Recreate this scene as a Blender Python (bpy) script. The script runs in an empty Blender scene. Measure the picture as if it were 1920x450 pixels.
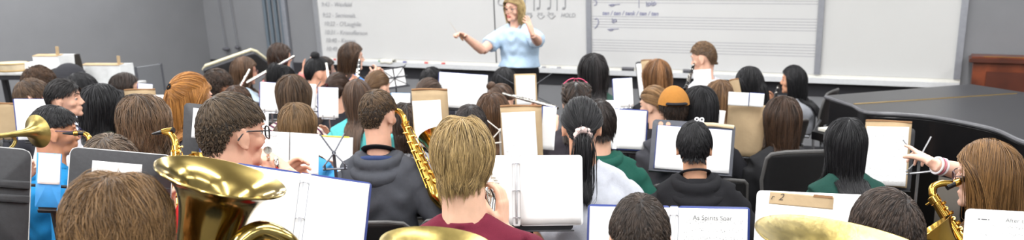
import bpy, math, random
import numpy as np
from mathutils import Vector, Matrix
random.seed(5)
rng = np.random.default_rng(11)
SC = bpy.context.scene
COL = SC.collection
PI = math.pi
# ---------------------------------------------------------------- camera numbers (1920x450 frame)
FOC, CX, CY, HORIZ = 1600.0, 1170.0, 450.0, -30.0
TH = math.atan((CY - HORIZ) / FOC)
CAM_H = 1.75
CT, ST_ = math.cos(TH), math.sin(TH)
def ray(x, y):
    a = (x - CX) / FOC
    v = -(y - CY) / FOC
    return np.array((a, CT + v * ST_, -ST_ + v * CT))
CAMP = np.array((0.0, 0.0, CAM_H))
def W(x, y, d):
    return CAMP + d * ray(x, y)
def PZ(x, y, z):
    r = ray(x, y)
    return CAMP + r * ((z - CAM_H) / r[2])
def nrm(v):
    v = np.asarray(v, float)
    return v / (np.linalg.norm(v, axis=-1, keepdims=True) + 1e-12)
def lin(c):
    return tuple(((x / 255) / 12.92 if x / 255 <= 0.04045 else ((x / 255 + 0.055) / 1.055) ** 2.4) for x in c)
# ---------------------------------------------------------------- materials
MATS = {}
def mat(name, rgb, rough=0.6, metal=0.0, var=0.08, vscale=30.0, bump=0.0, bscale=200.0, spec=0.5, rvar=0.0, coat=0.0, rgb2=None):
    if name in MATS:
        return MATS[name]
    m = bpy.data.materials.new(name)
    m.use_nodes = True
    nt = m.node_tree
    b = nt.nodes['Principled BSDF']
    tc = nt.nodes.new('ShaderNodeTexCoord')
    nz = nt.nodes.new('ShaderNodeTexNoise')
    nz.inputs['Scale'].default_value = vscale
    nz.inputs['Detail'].default_value = 4
    nt.links.new(tc.outputs['Object'], nz.inputs['Vector'])
    rp = nt.nodes.new('ShaderNodeValToRGB')
    c = lin(rgb)
    c2 = lin(rgb2) if rgb2 else None
    lo = tuple(max(0, x * (1 - var)) for x in c)
    hi = c2 if c2 else tuple(min(1, x * (1 + var)) for x in c)
    rp.color_ramp.elements[0].position = 0.3
    rp.color_ramp.elements[1].position = 0.7
    rp.color_ramp.elements[0].color = (*lo, 1)
    rp.color_ramp.elements[1].color = (*hi, 1)
    nt.links.new(nz.outputs['Fac'], rp.inputs['Fac'])
    nt.links.new(rp.outputs['Color'], b.inputs['Base Color'])
    b.inputs['Roughness'].default_value = rough
    b.inputs['Metallic'].default_value = metal
    b.inputs['Specular IOR Level'].default_value = spec
    if coat:
        b.inputs['Coat Weight'].default_value = coat
    if rvar:
        mr = nt.nodes.new('ShaderNodeMapRange')
        mr.inputs['To Min'].default_value = max(0.02, rough - rvar)
        mr.inputs['To Max'].default_value = rough + rvar
        nt.links.new(nz.outputs['Fac'], mr.inputs['Value'])
        nt.links.new(mr.outputs['Result'], b.inputs['Roughness'])
    if bump:
        n2 = nt.nodes.new('ShaderNodeTexNoise')
        n2.inputs['Scale'].default_value = bscale
        n2.inputs['Detail'].default_value = 3
        nt.links.new(tc.outputs['Object'], n2.inputs['Vector'])
        bp = nt.nodes.new('ShaderNodeBump')
        bp.inputs['Strength'].default_value = bump
        bp.inputs['Distance'].default_value = 0.01
        nt.links.new(n2.outputs['Fac'], bp.inputs['Height'])
        nt.links.new(bp.outputs['Normal'], b.inputs['Normal'])
    MATS[name] = m
    return m
def cloth(rgb, name=None):
    return mat(name or 'cloth_%d_%d_%d' % rgb, rgb, 0.9, 0, 0.05, 60, 0.22, 350, 0.2)
def skinmat(rgb):
    m = mat('skin_%d_%d_%d' % rgb, rgb, 0.5, 0, 0.07, 25, 0.05, 300, 0.4)
    b = m.node_tree.nodes['Principled BSDF']
    b.inputs['Subsurface Weight'].default_value = 0.12
    b.inputs['Subsurface Radius'].default_value = (0.012, 0.005, 0.003)
    return m
def hairmat(c1, c2, rough=0.42):
    key = 'hair_%d_%d_%d_%d' % (*c1, c2[0])
    if key in MATS:
        return MATS[key]
    m = bpy.data.materials.new(key)
    m.use_nodes = True
    nt = m.node_tree
    b = nt.nodes['Principled BSDF']
    at = nt.nodes.new('ShaderNodeAttribute')
    at.attribute_name = 'tint'
    rp = nt.nodes.new('ShaderNodeValToRGB')
    rp.color_ramp.elements[0].position = 0.1
    rp.color_ramp.elements[1].position = 0.95
    rp.color_ramp.elements[0].color = (*lin(c1), 1)
    rp.color_ramp.elements[1].color = (*lin(c2), 1)
    nt.links.new(at.outputs['Fac'], rp.inputs['Fac'])
    nt.links.new(rp.outputs['Color'], b.inputs['Base Color'])
    b.inputs['Roughness'].default_value = rough
    b.inputs['Specular IOR Level'].default_value = 0.45
    MATS[key] = m
    return m
# ---------------------------------------------------------------- object helpers
def world_of(o):
    M = Matrix.Identity(4)
    while o is not None:
        M = o.matrix_basis @ M
        o = o.parent
    return M
def mesh_obj(name, V, FL, mats, parent=None, smooth=True, midx=None, world=False, attr=None, uv=None):
    """one mesh object from arrays; FL = list of (m,k) index arrays"""
    V = np.asarray(V, float)
    if world and parent is not None:
        Mi = np.array(world_of(parent).inverted())
        V = V @ Mi[:3, :3].T + Mi[:3, 3]
    me = bpy.data.meshes.new(name)
    FL = [np.asarray(f, np.int32) for f in FL if len(f)]
    me.vertices.add(len(V))
    me.vertices.foreach_set('co', V.astype(np.float32).ravel())
    tot = np.concatenate([np.full(len(f), f.shape[1], np.int32) for f in FL])
    idx = np.concatenate([f.ravel() for f in FL])
    st = np.concatenate([[0], np.cumsum(tot)[:-1]]).astype(np.int32)
    me.loops.add(len(idx))
    me.loops.foreach_set('vertex_index', idx)
    me.polygons.add(len(tot))
    me.polygons.foreach_set('loop_start', st)
    me.polygons.foreach_set('loop_total', tot)
    if not isinstance(mats, (list, tuple)):
        mats = [mats]
    for m in mats:
        me.materials.append(m)
    if midx is not None:
        me.polygons.foreach_set('material_index', np.asarray(midx, np.int32))
    me.update(calc_edges=True)
    me.validate()
    me.polygons.foreach_set('use_smooth', np.full(len(me.polygons), bool(smooth)))
    if attr is not None:
        a = me.attributes.new('tint', 'FLOAT', 'POINT')
        a.data.foreach_set('value', np.asarray(attr, np.float32))
    if uv is not None:
        l = me.uv_layers.new(name='UVMap')
        l.data.foreach_set('uv', np.asarray(uv, np.float32)[idx].ravel())
    o = bpy.data.objects.new(name, me)
    COL.objects.link(o)
    if parent is not None:
        o.parent = parent
    return o
def tag(o, label, cat, group=None, kind=None):
    if kind:
        o['kind'] = kind
    if label:
        o['label'] = label
    if cat:
        o['category'] = cat
    if group:
        o['group'] = group
    return o
def thing(name, label, cat, loc=(0, 0, 0), rot=(0, 0, 0), group=None, M=None):
    o = bpy.data.objects.new(name, None)
    o.empty_display_size = 0.05
    COL.objects.link(o)
    if M is not None:
        o.matrix_basis = Matrix(M.tolist() if hasattr(M, 'tolist') else M)
    else:
        o.location = tuple(float(x) for x in loc)
        o.rotation_euler = rot
    return tag(o, label, cat, group)
def frames(P):
    P = np.asarray(P, float)
    T = np.gradient(P, axis=0)
    T = nrm(T)
    ref = np.array((0, 0, 1.0)) if abs(T[0][2]) < 0.9 else np.array((1.0, 0, 0))
    A = np.zeros_like(P)
    a = nrm(np.cross(T[0], ref))
    for i in range(len(P)):
        a = a - T[i] * a.dot(T[i])
        a = nrm(a)
        A[i] = a
    return T, A, np.cross(T, A)
class MB:
    """collects shapes into ONE mesh"""
    def __init__(s):
        s.V, s.F, s.M, s.n, s.cur = [], [], [], 0, 0
    def add(s, V, FL):
        V = np.asarray(V, float)
        for f in FL:
            f = np.asarray(f, int)
            if len(f):
                s.F.append(f + s.n)
                s.M.append(np.full(len(f), s.cur))
        s.V.append(V)
        s.n += len(V)
        return s
    def ring(s, R, capa=True, capb=True, closed=False):
        R = np.asarray(R, float)
        k, n = R.shape[:2]
        V = R.reshape(-1, 3)
        i = np.arange(n)
        j = (i + 1) % n
        FL = []
        for a in range(k if closed else k - 1):
            b = (a + 1) % k
            FL.append(np.stack([a * n + i, a * n + j, b * n + j, b * n + i], 1))
        FL = [np.concatenate(FL)]
        tri = []
        ex = []
        if not closed and capa:
            ex.append(R[0].mean(0)); c = k * n + len(ex) - 1
            tri.append(np.stack([np.full(n, c), j, i], 1))
        if not closed and capb:
            ex.append(R[-1].mean(0)); c = k * n + len(ex) - 1
            tri.append(np.stack([np.full(n, c), (k - 1) * n + i, (k - 1) * n + j], 1))
        if ex:
            V = np.concatenate([V, np.array(ex)])
            FL += tri
        return s.add(V, FL)
    def tube(s, P, r, n=12, caps=True, flat=None, closed=False):
        P = np.asarray(P, float)
        r = np.broadcast_to(np.asarray(r, float), (len(P),))
        T, A, B = frames(P)
        t = np.linspace(0, 2 * PI, n, endpoint=False)
        R = P[:, None] + r[:, None, None] * (np.cos(t)[None, :, None] * A[:, None] + np.sin(t)[None, :, None] * B[:, None] * (flat or 1))
        return s.ring(R, caps, caps, closed)
    def cyl(s, a, b, r, n=16, r2=None):
        a, b = np.asarray(a, float), np.asarray(b, float)
        e = min(0.15 * r, 0.002)
        d = nrm(b - a) * e
        r2 = r if r2 is None else r2
        return s.tube([a, a + d, b - d, b], [r - e, r, r2, r2 - e], n)
    def box(s, c, size, R=None, bev=0.0):
        x, y, z = [q / 2 for q in size]
        if bev:
            pts = []
            n = 3
            b = min(bev, x, y) * 0.999
            for sx, sy, a0 in ((1, 1, 0), (-1, 1, PI / 2), (-1, -1, PI), (1, -1, 1.5 * PI)):
                for k in range(n + 1):
                    a = a0 + k / n * PI / 2
                    pts.append((sx * (x - b) + b * math.cos(a), sy * (y - b) + b * math.sin(a)))
            pts = np.array(pts)
            e = min(bev * 0.4, z * 0.4)
            rings = []
            for zz, sh in ((-z, 1), (-z + e, 0), (z - e, 0), (z, 1)):
                q = pts - np.sign(pts) * e * sh
                rings.append(np.column_stack([q, np.full(len(q), zz)]))
            Rg = np.array(rings)
        else:
            q = np.array([(x, y), (-x, y), (-x, -y), (x, -y)])
            Rg = np.array([np.column_stack([q, np.full(4, zz)]) for zz in (-z, z)])
        if R is not None:
            Rg = Rg @ np.asarray(R, float).T
        return s.ring(Rg + np.asarray(c, float))
    def ell(s, c, r, R=None, n=16, m=10):
        v = np.linspace(0.02, PI - 0.02, m)
        t = np.linspace(0, 2 * PI, n, endpoint=False)
        Rg = np.stack([np.sin(v)[:, None] * np.cos(t)[None], np.sin(v)[:, None] * np.sin(t)[None], -np.cos(v)[:, None] + 0 * t[None]], -1) * np.asarray(r, float)
        if R is not None:
            Rg = Rg @ np.asarray(R, float).T
        return s.ring(Rg + np.asarray(c, float))
    def lathe(s, prof, n=32, M=None, caps=False):
        """prof (r, z) list around z"""
        t = np.linspace(0, 2 * PI, n, endpoint=False)
        Rg = np.array([[(r * math.cos(a), r * math.sin(a), z) for a in t] for r, z in prof])
        if M is not None:
            M = np.asarray(M)
            Rg = Rg @ M[:3, :3].T + M[:3, 3]
        return s.ring(Rg, caps, caps)
    def prism(s, poly, z0, z1, bev=0.0):
        p = np.array(poly, float)
        n = len(p)
        c = p.mean(0)
        rings = [np.column_stack([p, np.full(n, z)]) for z in (z0, z1)]
        i = np.arange(n)
        j = (i + 1) % n
        return s.add(np.concatenate(rings), [np.stack([i, j, j + n, i + n], 1), i[None, ::-1], i[None] + n])
    def data(s):
        return np.concatenate(s.V), s.F
    def build(s, name, mats, parent=None, smooth=True, world=False, bevel=0, T=None):
        V = np.concatenate(s.V)
        if T is not None:
            T = np.asarray(T)
            V = V @ T[:3, :3].T + T[:3, 3]
        o = mesh_obj(name, V, s.F, mats, parent, smooth, np.concatenate(s.M), world)
        if smooth == 'auto' or smooth is True:
            set_sharp(o)
        if bevel:
            b = o.modifiers.new('Bevel', 'BEVEL')
            b.width = bevel
            b.segments = 2
            b.limit_method = 'ANGLE'
        return o
def set_sharp(o, ang=0.7):
    me = o.data
    if len(me.polygons) > 60000:
        return
    try:
        me.set_sharp_from_angle(angle=ang)
    except Exception:
        pass
def remesh(V, FL, voxel, smooth=2, fac=0.5):
    me = bpy.data.meshes.new('tmp')
    o = mesh_obj('tmp', V, FL, [], None)
    md = o.modifiers.new('r', 'REMESH')
    md.mode = 'VOXEL'
    md.voxel_size = voxel
    if smooth:
        sm = o.modifiers.new('s', 'SMOOTH')
        sm.factor = fac
        sm.iterations = smooth
    dg = bpy.context.evaluated_depsgraph_get()
    ev = o.evaluated_get(dg)
    m2 = ev.to_mesh()
    n = len(m2.vertices)
    co = np.empty(n * 3, np.float32)
    m2.vertices.foreach_get('co', co)
    q = np.empty(len(m2.loops), np.int32)
    m2.loops.foreach_get('vertex_index', q)
    lt = np.empty(len(m2.polygons), np.int32)
    m2.polygons.foreach_get('loop_total', lt)
    ls = np.empty(len(m2.polygons), np.int32)
    m2.polygons.foreach_get('loop_start', ls)
    FL2 = []
    for k in (3, 4):
        sel = ls[lt == k]
        if len(sel):
            FL2.append(q[sel[:, None] + np.arange(k)[None]])
    ev.to_mesh_clear()
    me_old = o.data
    bpy.data.objects.remove(o)
    bpy.data.meshes.remove(me_old)
    bpy.data.meshes.remove(me)
    return co.reshape(-1, 3).astype(float), FL2
def rz(a):
    c, s = math.cos(a), math.sin(a)
    return np.array(((c, -s, 0), (s, c, 0), (0, 0, 1.0)))
def rx(a):
    c, s = math.cos(a), math.sin(a)
    return np.array(((1.0, 0, 0), (0, c, -s), (0, s, c)))
def ry(a):
    c, s = math.cos(a), math.sin(a)
    return np.array(((c, 0, s), (0, 1.0, 0), (-s, 0, c)))
def spline(P, k=8):
    """Catmull-Rom through P"""
    P = np.asarray(P, float)
    Q = np.concatenate([[2 * P[0] - P[1]], P, [2 * P[-1] - P[-2]]])
    out = []
    for i in range(1, len(Q) - 2):
        p0, p1, p2, p3 = Q[i - 1], Q[i], Q[i + 1], Q[i + 2]
        for t in np.linspace(0, 1, k, endpoint=False):
            out.append(0.5 * ((2 * p1) + (p2 - p0) * t + (2 * p0 - 5 * p1 + 4 * p2 - p3) * t * t + (3 * p1 - p0 - 3 * p2 + p3) * t ** 3))
    out.append(P[-1])
    return np.array(out)
def interp_r(r, n):
    r = np.asarray(r, float)
    return np.interp(np.linspace(0, 1, n), np.linspace(0, 1, len(r)), r)
def frame_to(o, z, x=None):
    """matrix whose z axis = z at origin o"""
    z = nrm(z)
    x = np.array((1.0, 0, 0)) if x is None else np.asarray(x, float)
    x = x - z * x.dot(z)
    if np.linalg.norm(x) < 1e-3:
        x = np.array((0, 1.0, 0)) - z * z[1]
    x = nrm(x)
    M = np.eye(4)
    M[:3, 0], M[:3, 1], M[:3, 2], M[:3, 3] = x, np.cross(z, x), z, o
    return M
# ---------------------------------------------------------------- hair
E0 = np.array((0.079, 0.099, 0.109))
_AZ = np.radians([0, 40, 62, 80, 95, 115, 140, 180])
_ZM = np.array([0.52, 0.45, 0.30, 0.02, 0.02, -0.30, -0.62, -0.66])
def azim(u):
    return np.abs(np.arctan2(u[:, 0], u[:, 1]))
EAR = [False]
_ZE = np.array([0.52, 0.45, 0.30, 0.16, 0.16, 0.05, -0.62, -0.66])
def roots(N, dz=0.0):
    out = []
    n = 0
    while n < N:
        u = rng.normal(size=(N * 3, 3))
        u = nrm(u)
        ok = u[:, 2] > np.interp(azim(u), _AZ, _ZE if EAR[0] else _ZM) + dz
        out.append(u[ok])
        n += ok.sum()
    return np.concatenate(out)[:N]
def strands_mesh(P, r, tint):
    """P (N,K,3) -> triangular tubes"""
    N, K = P.shape[:2]
    T = nrm(np.gradient(P, axis=1))
    ref = nrm(rng.normal(size=(N, 1, 3)))
    A = nrm(np.cross(T, ref))
    B = np.cross(T, A)
    r = np.broadcast_to(r, (N, K))[..., None]
    V = np.stack([P + r * (math.cos(a) * A + math.sin(a) * B) for a in (0, 2.0944, 4.18879)], 2)
    V = V.reshape(-1, 3)
    base = (np.arange(N)[:, None] * K + np.arange(K - 1)[None]) * 3
    base = base.ravel()
    F = np.concatenate([np.stack([base + i, base + (i + 1) % 3, base + 3 + (i + 1) % 3, base + 3 + i], 1) for i in range(3)])
    return V, F, np.repeat(tint, K * 3)
class HeadCtx:
    def __init__(s, c, R, sc, torso):
        s.c, s.R, s.sc, s.torso = c, R, sc, torso
    def to_world(s, q):
        return s.c + q @ s.R.T * s.sc
    def to_local(s, p):
        return ((p - s.c) @ s.R) / s.sc
def hair_march(H, N=1500, K=14, L=(0.25, 0.04), w=(0.0, -0.45, 0.88), part=0.0, flow=1.0, lift=0.15, grav=0.5, stiff=0.75, off=(0.003, 0.02),
               wave=(0.0, 6.0), clump=0.4, ncl=0, face='sweep', dz=0.0, rad=0.0009, jit=0.12, taper=1.0, Lz=None, back_only=False, inward=0.0, sweep=0.0, curl=0.0, gather=0.0, adh=0.3):
    u = roots(N, dz)
    if back_only:
        u = u[u[:, 1] < 0.25]
        N = len(u)
    w = nrm(np.array(w, float))
    sc = H.sc
    q0 = u * E0
    n = nrm(u / E0)
    layer = rng.random(N)
    offs = off[0] + (off[1] - off[0]) * layer
    # flow away from the whorl / parting
    t = -(w - (n @ w)[:, None] * n)
    if part is not None:
        fr = u[:, 1] > w[1]
        sx = np.sign(u[:, 0] - part)
        pd = np.stack([sx, np.full(N, -0.35), np.zeros(N)], 1)
        pd = pd - (pd * n).sum(1)[:, None] * n
        k = np.clip((u[:, 1] - w[1]) / 0.4, 0, 1)[:, None]
        t = np.where(fr[:, None], t * (1 - k) + nrm(pd) * k, t)
    t = nrm(t)
    if sweep:
        t = nrm(t + sweep * np.cross(n, t))
    Ls = np.clip(rng.normal(L[0], L[1], N), 0.006, None)
    if Lz is not None:      # length by height on the head: Lz = [(z, factor), ...]
        zs, fs = zip(*Lz)
        Ls = Ls * np.interp(u[:, 2], zs, fs)
    d = nrm(t * flow + n * lift + rng.normal(size=(N, 3)) * jit)
    p = H.to_world(q0 + n * offs[:, None] * 0.3)
    d = d @ H.R.T
    step = (Ls / (K - 1))[:, None] * sc
    P = np.empty((N, K, 3))
    P[0:, 0] = p
    g = np.array((0, 0, -1.0))
    for k in range(1, K):
        d = nrm(d * stiff + g * grav * (1 - stiff) * 2)
        ql = H.to_local(p)
        if face == 'sweep':
            m = (ql[:, 1] > 0.045) & (ql[:, 2] < 0.062) & (np.abs(ql[:, 0]) < 0.075)
            push = np.stack([np.sign(ql[:, 0] + 1e-6), np.full(N, -0.8), np.zeros(N)], 1) @ H.R.T
            d = np.where(m[:, None], nrm(d + push * 1.6), d)
        p = p + d * step
        ql = H.to_local(p)
        Ek = E0 + offs[:, None] * np.clip(k / 3, 0.3, 1)
        # neck & jaw zone: narrow the ellipsoid below the ears
        m = np.sqrt(((ql / Ek) ** 2).sum(1))
        ins = m < 1
        pull = np.where(ins, 1.0, adh * np.clip((ql[:, 2] + 0.07) / 0.05, 0, 1))[:, None]
        ql = ql * (1 - pull) + ql / np.maximum(m, 1e-6)[:, None] * pull
        p2 = H.to_world(ql)
        # neck
        nk = H.to_world(np.array([[0, -0.02, -0.12]]))[0]
        dv = p2 - nk
        rr = np.hypot(dv[:, 0], dv[:, 1])
        lim = (0.056 + offs) * sc
        below = (ql[:, 2] < -0.06) & (rr < lim)
        f = np.where(below, lim / np.maximum(rr, 1e-6), 1.0)
        p2[:, 0] = nk[0] + dv[:, 0] * f
        p2[:, 1] = nk[1] + dv[:, 1] * f
        if gather:
            gk = 1 - gather * np.clip((0.02 - ql[:, 2]) / 0.08, 0, 1) * np.clip(np.abs(ql[:, 0]) / 0.05 - 0.3, 0, 1)
            ax = H.R[:, 0]
            lx = (p2 - H.c) @ ax
            p2 = p2 + ax[None] * (lx * (gk - 1))[:, None]
        if inward:
            lowm = (ql[:, 2] < -0.04)
            p2[:, :2] = np.where(lowm[:, None], p2[:, :2] - nrm(dv[:, :2]) * inward * step, p2[:, :2])
        if H.torso is not None:
            p2 = H.torso(p2, offs)
        dd = p2 - p
        d = nrm(d + dd / np.maximum(step, 1e-6) * 0.6)
        p = p2
        P[:, k] = p
    if wave[0]:
        ph = rng.random(N) * 6.28
        if ncl:
            pass
        kk = np.linspace(0, 1, K)
        amp = wave[0] * sc * np.clip(kk * 1.8 - 0.25, 0, 1)
    nc = ncl or max(8, N // 14)
    gi = rng.choice(N, min(nc, N), replace=False)
    near = np.argmin(((u[:, None] - u[gi][None]) ** 2).sum(-1) + ((Ls[:, None] - Ls[gi][None]) ** 2) * 3, 1)
    G = P[gi][near]
    wgt = (clump * np.linspace(0, 1, K) ** 1.2)[None, :, None]
    P = P * (1 - wgt) + G * wgt
    if wave[0]:
        ph = (rng.random(len(gi)) * 6.28)[near][:, None]
        fr = wave[1] * (0.8 + 0.4 * rng.random(len(gi)))[near][:, None]
        s1 = np.sin(kk[None] * fr + ph) * amp[None]
        s2 = np.cos(kk[None] * fr * 0.9 + ph * 1.7) * amp[None]
        out = nrm(P - H.c)
        side = nrm(np.cross(out, np.array((0, 0, 1.0))))
        P = P + side * s1[..., None] + out * np.abs(s2)[..., None] * 0.6
    tint = np.clip(0.5 * rng.random(N) + 0.5 * rng.random(len(gi))[near], 0, 1)
    rr = rad * sc * (0.8 + 0.4 * rng.random(N))[:, None] * np.interp(np.linspace(0, 1, K), [0, 0.15, 0.75, 1], [0.9, 1, 1, 1 - 0.75 * taper])[None]
    return P, rr, tint
def tied(H, T, N=900, K=10, dz=0.0, off=(0.002, 0.010), rad=0.001, loose=0.0):
    """hair combed back over the scalp to the tie point T (unit head direction)"""
    u = roots(N, dz)
    T = nrm(np.array(T, float))
    ang = np.arccos(np.clip(u @ T, -1, 1))
    k = np.linspace(0, 1, K)
    s = np.sin(np.maximum(ang, 1e-3))[:, None]
    a = np.sin((1 - k)[None] * ang[:, None]) / s
    b = np.sin(k[None] * ang[:, None]) / s
    U = a[..., None] * u[:, None] + b[..., None] * T
    o = off[0] + (off[1] - off[0]) * rng.random(N)
    bulge = np.sin(k * PI) ** 0.7
    Q = U * (E0 + (o[:, None] * (0.35 + 0.65 * bulge[None]) + 0.006 * k[None] ** 6)[..., None])
    if loose:
        Q = Q + (rng.normal(size=(N, 1, 3)) * loose) * bulge[None, :, None]
    P = H.to_world(Q)
    tint = rng.random(N) * 0.75 + 0.1
    rr = rad * H.sc * (0.8 + 0.4 * rng.random(N))[:, None] * np.ones(K)[None]
    return P, rr, tint
def tail(H, T, N=400, K=16, L=(0.3, 0.03), rad=0.0011, spread=0.016, out=0.7, wave=(0.004, 8), side=(0, 0, 0)):
    T = nrm(np.array(T, float))
    o = H.to_world((T * (E0 + 0.012))[None])[0]
    dirw = nrm(H.R @ T)
    j = rng.normal(size=(N, 3)) * spread * 0.5
    d = nrm(dirw[None] * out + np.array(side) + rng.normal(size=(N, 3)) * 0.18 + np.array((0, 0, 0.15)))
    p = o + j * 0.7
    Ls = rng.normal(L[0], L[1], N)
    st = (Ls / (K - 1))[:, None] * H.sc
    P = np.empty((N, K, 3))
    P[:, 0] = o + j * 0.5
    offs = 0.004 + 0.02 * rng.random(N)
    for k in range(1, K):
        d = nrm(d * 0.72 + np.array((0, 0, -1.0)) * 0.42)
        p = p + d * st
        ql = H.to_local(p)
        Ek = E0 + offs[:, None]
        m = np.sqrt(((ql / Ek) ** 2).sum(1))
        ql = np.where((m < 1)[:, None], ql / np.maximum(m, 1e-6)[:, None], ql)
        p = H.to_world(ql)
        if H.torso is not None:
            p = H.torso(p, offs)
        P[:, k] = p
    mid = P.mean(0)
    pinch = np.interp(np.linspace(0, 1, K), [0, 0.12, 0.5, 0.85, 1], [0.55, 0.9, 0.85, 0.7, 0.35])
    P = mid[None] + (P - mid[None]) * pinch[None, :, None]
    kk = np.linspace(0, 1, K)
    ph = rng.random(N)[:, None] * 1.5
    P = P + (np.sin(kk[None] * wave[1] + ph) * wave[0] * kk[None])[..., None] * np.array((1.0, 0.3, 0))
    return P, rad * H.sc * (0.8 + 0.4 * rng.random(N))[:, None] * np.interp(kk, [0, 0.8, 1], [1, 1, 0.4])[None], rng.random(N)
def bun(H, T, r=0.036, N=160, K=14, rad=0.002):
    T = nrm(np.array(T, float))
    c = H.to_world((T * (E0 + r * 0.75))[None])[0]
    M = frame_to((0, 0, 0), H.R @ T)[:3, :3]
    a0 = rng.random(N) * 6.28
    lat = (rng.random(N) * 1.7 - 0.45)
    k = np.linspace(0, 1, K)
    a = a0[:, None] + k[None] * 2.6
    la = lat[:, None] + (k[None] - 0.5) * 0.5
    rr = r * H.sc * (0.9 + 0.14 * rng.random(N))[:, None]
    Q = np.stack([rr * np.cos(la) * np.cos(a), rr * np.cos(la) * np.sin(a), rr * np.sin(la) * 0.85], -1)
    return c + Q @ M.T, rad * H.sc * np.ones((N, K)), rng.random(N)
def braid(path, r=0.014, N=90, rad=0.0016):
    """three interleaved locks along a world path"""
    path = spline(path, 10)
    K = len(path)
    T, A, B = frames(path)
    out = []
    for s in range(3):
        ph = s * 2.0944
        k = np.linspace(0, 1, K)
        a = k * K * 0.35 + ph
        cen = path + A * (np.sin(a) * r)[:, None] + B * (np.sin(2 * a) * r * 0.5)[:, None]
        j = rng.normal(size=(N // 3, 1, 3)) * r * 0.33
        out.append(cen[None] + j)
    P = np.concatenate(out)
    return P, rad * np.ones(P.shape[:2]), rng.random(len(P))
def scalp_cap(H, dz=0.0, off=0.002):
    """the dense under-layer that closes the scalp"""
    nu, nv = 40, 20
    V, F = [], []
    az = np.linspace(0, 2 * PI, nu, endpoint=False)
    for j in range(nv):
        f = j / (nv - 1)
        for a in az:
            zm = float(np.interp(min(a, 2 * PI - a), _AZ, _ZE if EAR[0] else _ZM)) + dz + 0.03
            zz = 1 - (1 - zm) * f
            rr = math.sqrt(max(0, 1 - zz * zz))
            V.append((rr * math.sin(a), rr * math.cos(a), zz))
    V = np.array(V) * (E0 + off)
    i = np.arange(nu)
    jn = (i + 1) % nu
    F = np.concatenate([np.stack([j * nu + i, (j + 1) * nu + i, (j + 1) * nu + jn, j * nu + jn], 1) for j in range(nv - 1)])
    return H.to_world(V), F
def build_hair(H, parts, c1, c2, parent, dz=0.0, cap=True, rough=0.42):
    Vs, Fs, As, n = [], [], [], 0
    if cap:
        V, F = scalp_cap(H, dz)
        Vs.append(V); Fs.append(F); As.append(np.full(len(V), 0.12)); n = len(V)
    for P, r, t in parts:
        V, F, A = strands_mesh(P, r, t)
        Vs.append(V); Fs.append(F + n); As.append(A); n += len(V)
    return mesh_obj('hair', np.concatenate(Vs), [np.concatenate(Fs)], hairmat(c1, c2, rough), parent, True, attr=np.concatenate(As))
# ---------------------------------------------------------------- bodies
def hand_shapes(mb, w, d, n, side, sc, curl=0.9, fingers=None, spread=0.1):
    """palm, four fingers of different lengths and a thumb; d = along the palm, n = where the palm faces"""
    w = np.asarray(w, float)
    d = nrm(d); n = nrm(n - d * np.dot(n, d))
    l = np.cross(d, n) * side
    offs = (0.029, 0.010, -0.010, -0.028)
    lens = (0.93, 1.05, 0.98, 0.78)
    for o in offs:
        mb.tube([w + l * o * 0.45 * sc, w + d * 0.045 * sc + l * o * 0.85 * sc, w + d * 0.088 * sc + l * o * sc], np.array((0.017, 0.0145, 0.0115)) * sc, 10)
    mb.ell(w + d * 0.042 * sc + n * 0.005 * sc, np.array((0.033, 0.048, 0.014)) * sc, np.column_stack([l, d, n]))
    for i, o in enumerate(offs):
        cu = curl if fingers is None else fingers[i]
        a = 0.25 * cu
        p = w + d * 0.087 * sc + l * o * sc
        pts = [p]
        fan = l * spread * (o / 0.03)
        for j, (ln, ca) in enumerate(zip((0.041, 0.027, 0.021), (0.75, 1.0, 0.65))):
            dirf = nrm((d + fan) * math.cos(a) + n * math.sin(a))
            p = p + dirf * ln * lens[i] * sc
            pts.append(p)
            a += ca * cu
        mb.tube(spline(pts, 4), interp_r(np.array((0.0092, 0.0084, 0.0076, 0.0064)) * sc, 13), 9)
        mb.ell(pts[-1], np.full(3, 0.0064 * sc), None, 8, 6)
    p = w + d * 0.022 * sc + l * 0.020 * sc
    pts = [p]
    for dv, ln in ((l * 0.75 + d * 0.6 + n * 0.25, 0.040), (l * 0.35 + d * 0.85 + n * 0.45, 0.032), (d * 0.9 + n * 0.5 + l * 0.05, 0.024)):
        p = p + nrm(dv) * ln * sc
        pts.append(p)
    mb.tube(spline(pts, 4), interp_r(np.array((0.0135, 0.0115, 0.0098, 0.0078)) * sc, 13), 9)
    mb.ell(pts[-1], np.full(3, 0.0078 * sc), None, 8, 6)
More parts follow.
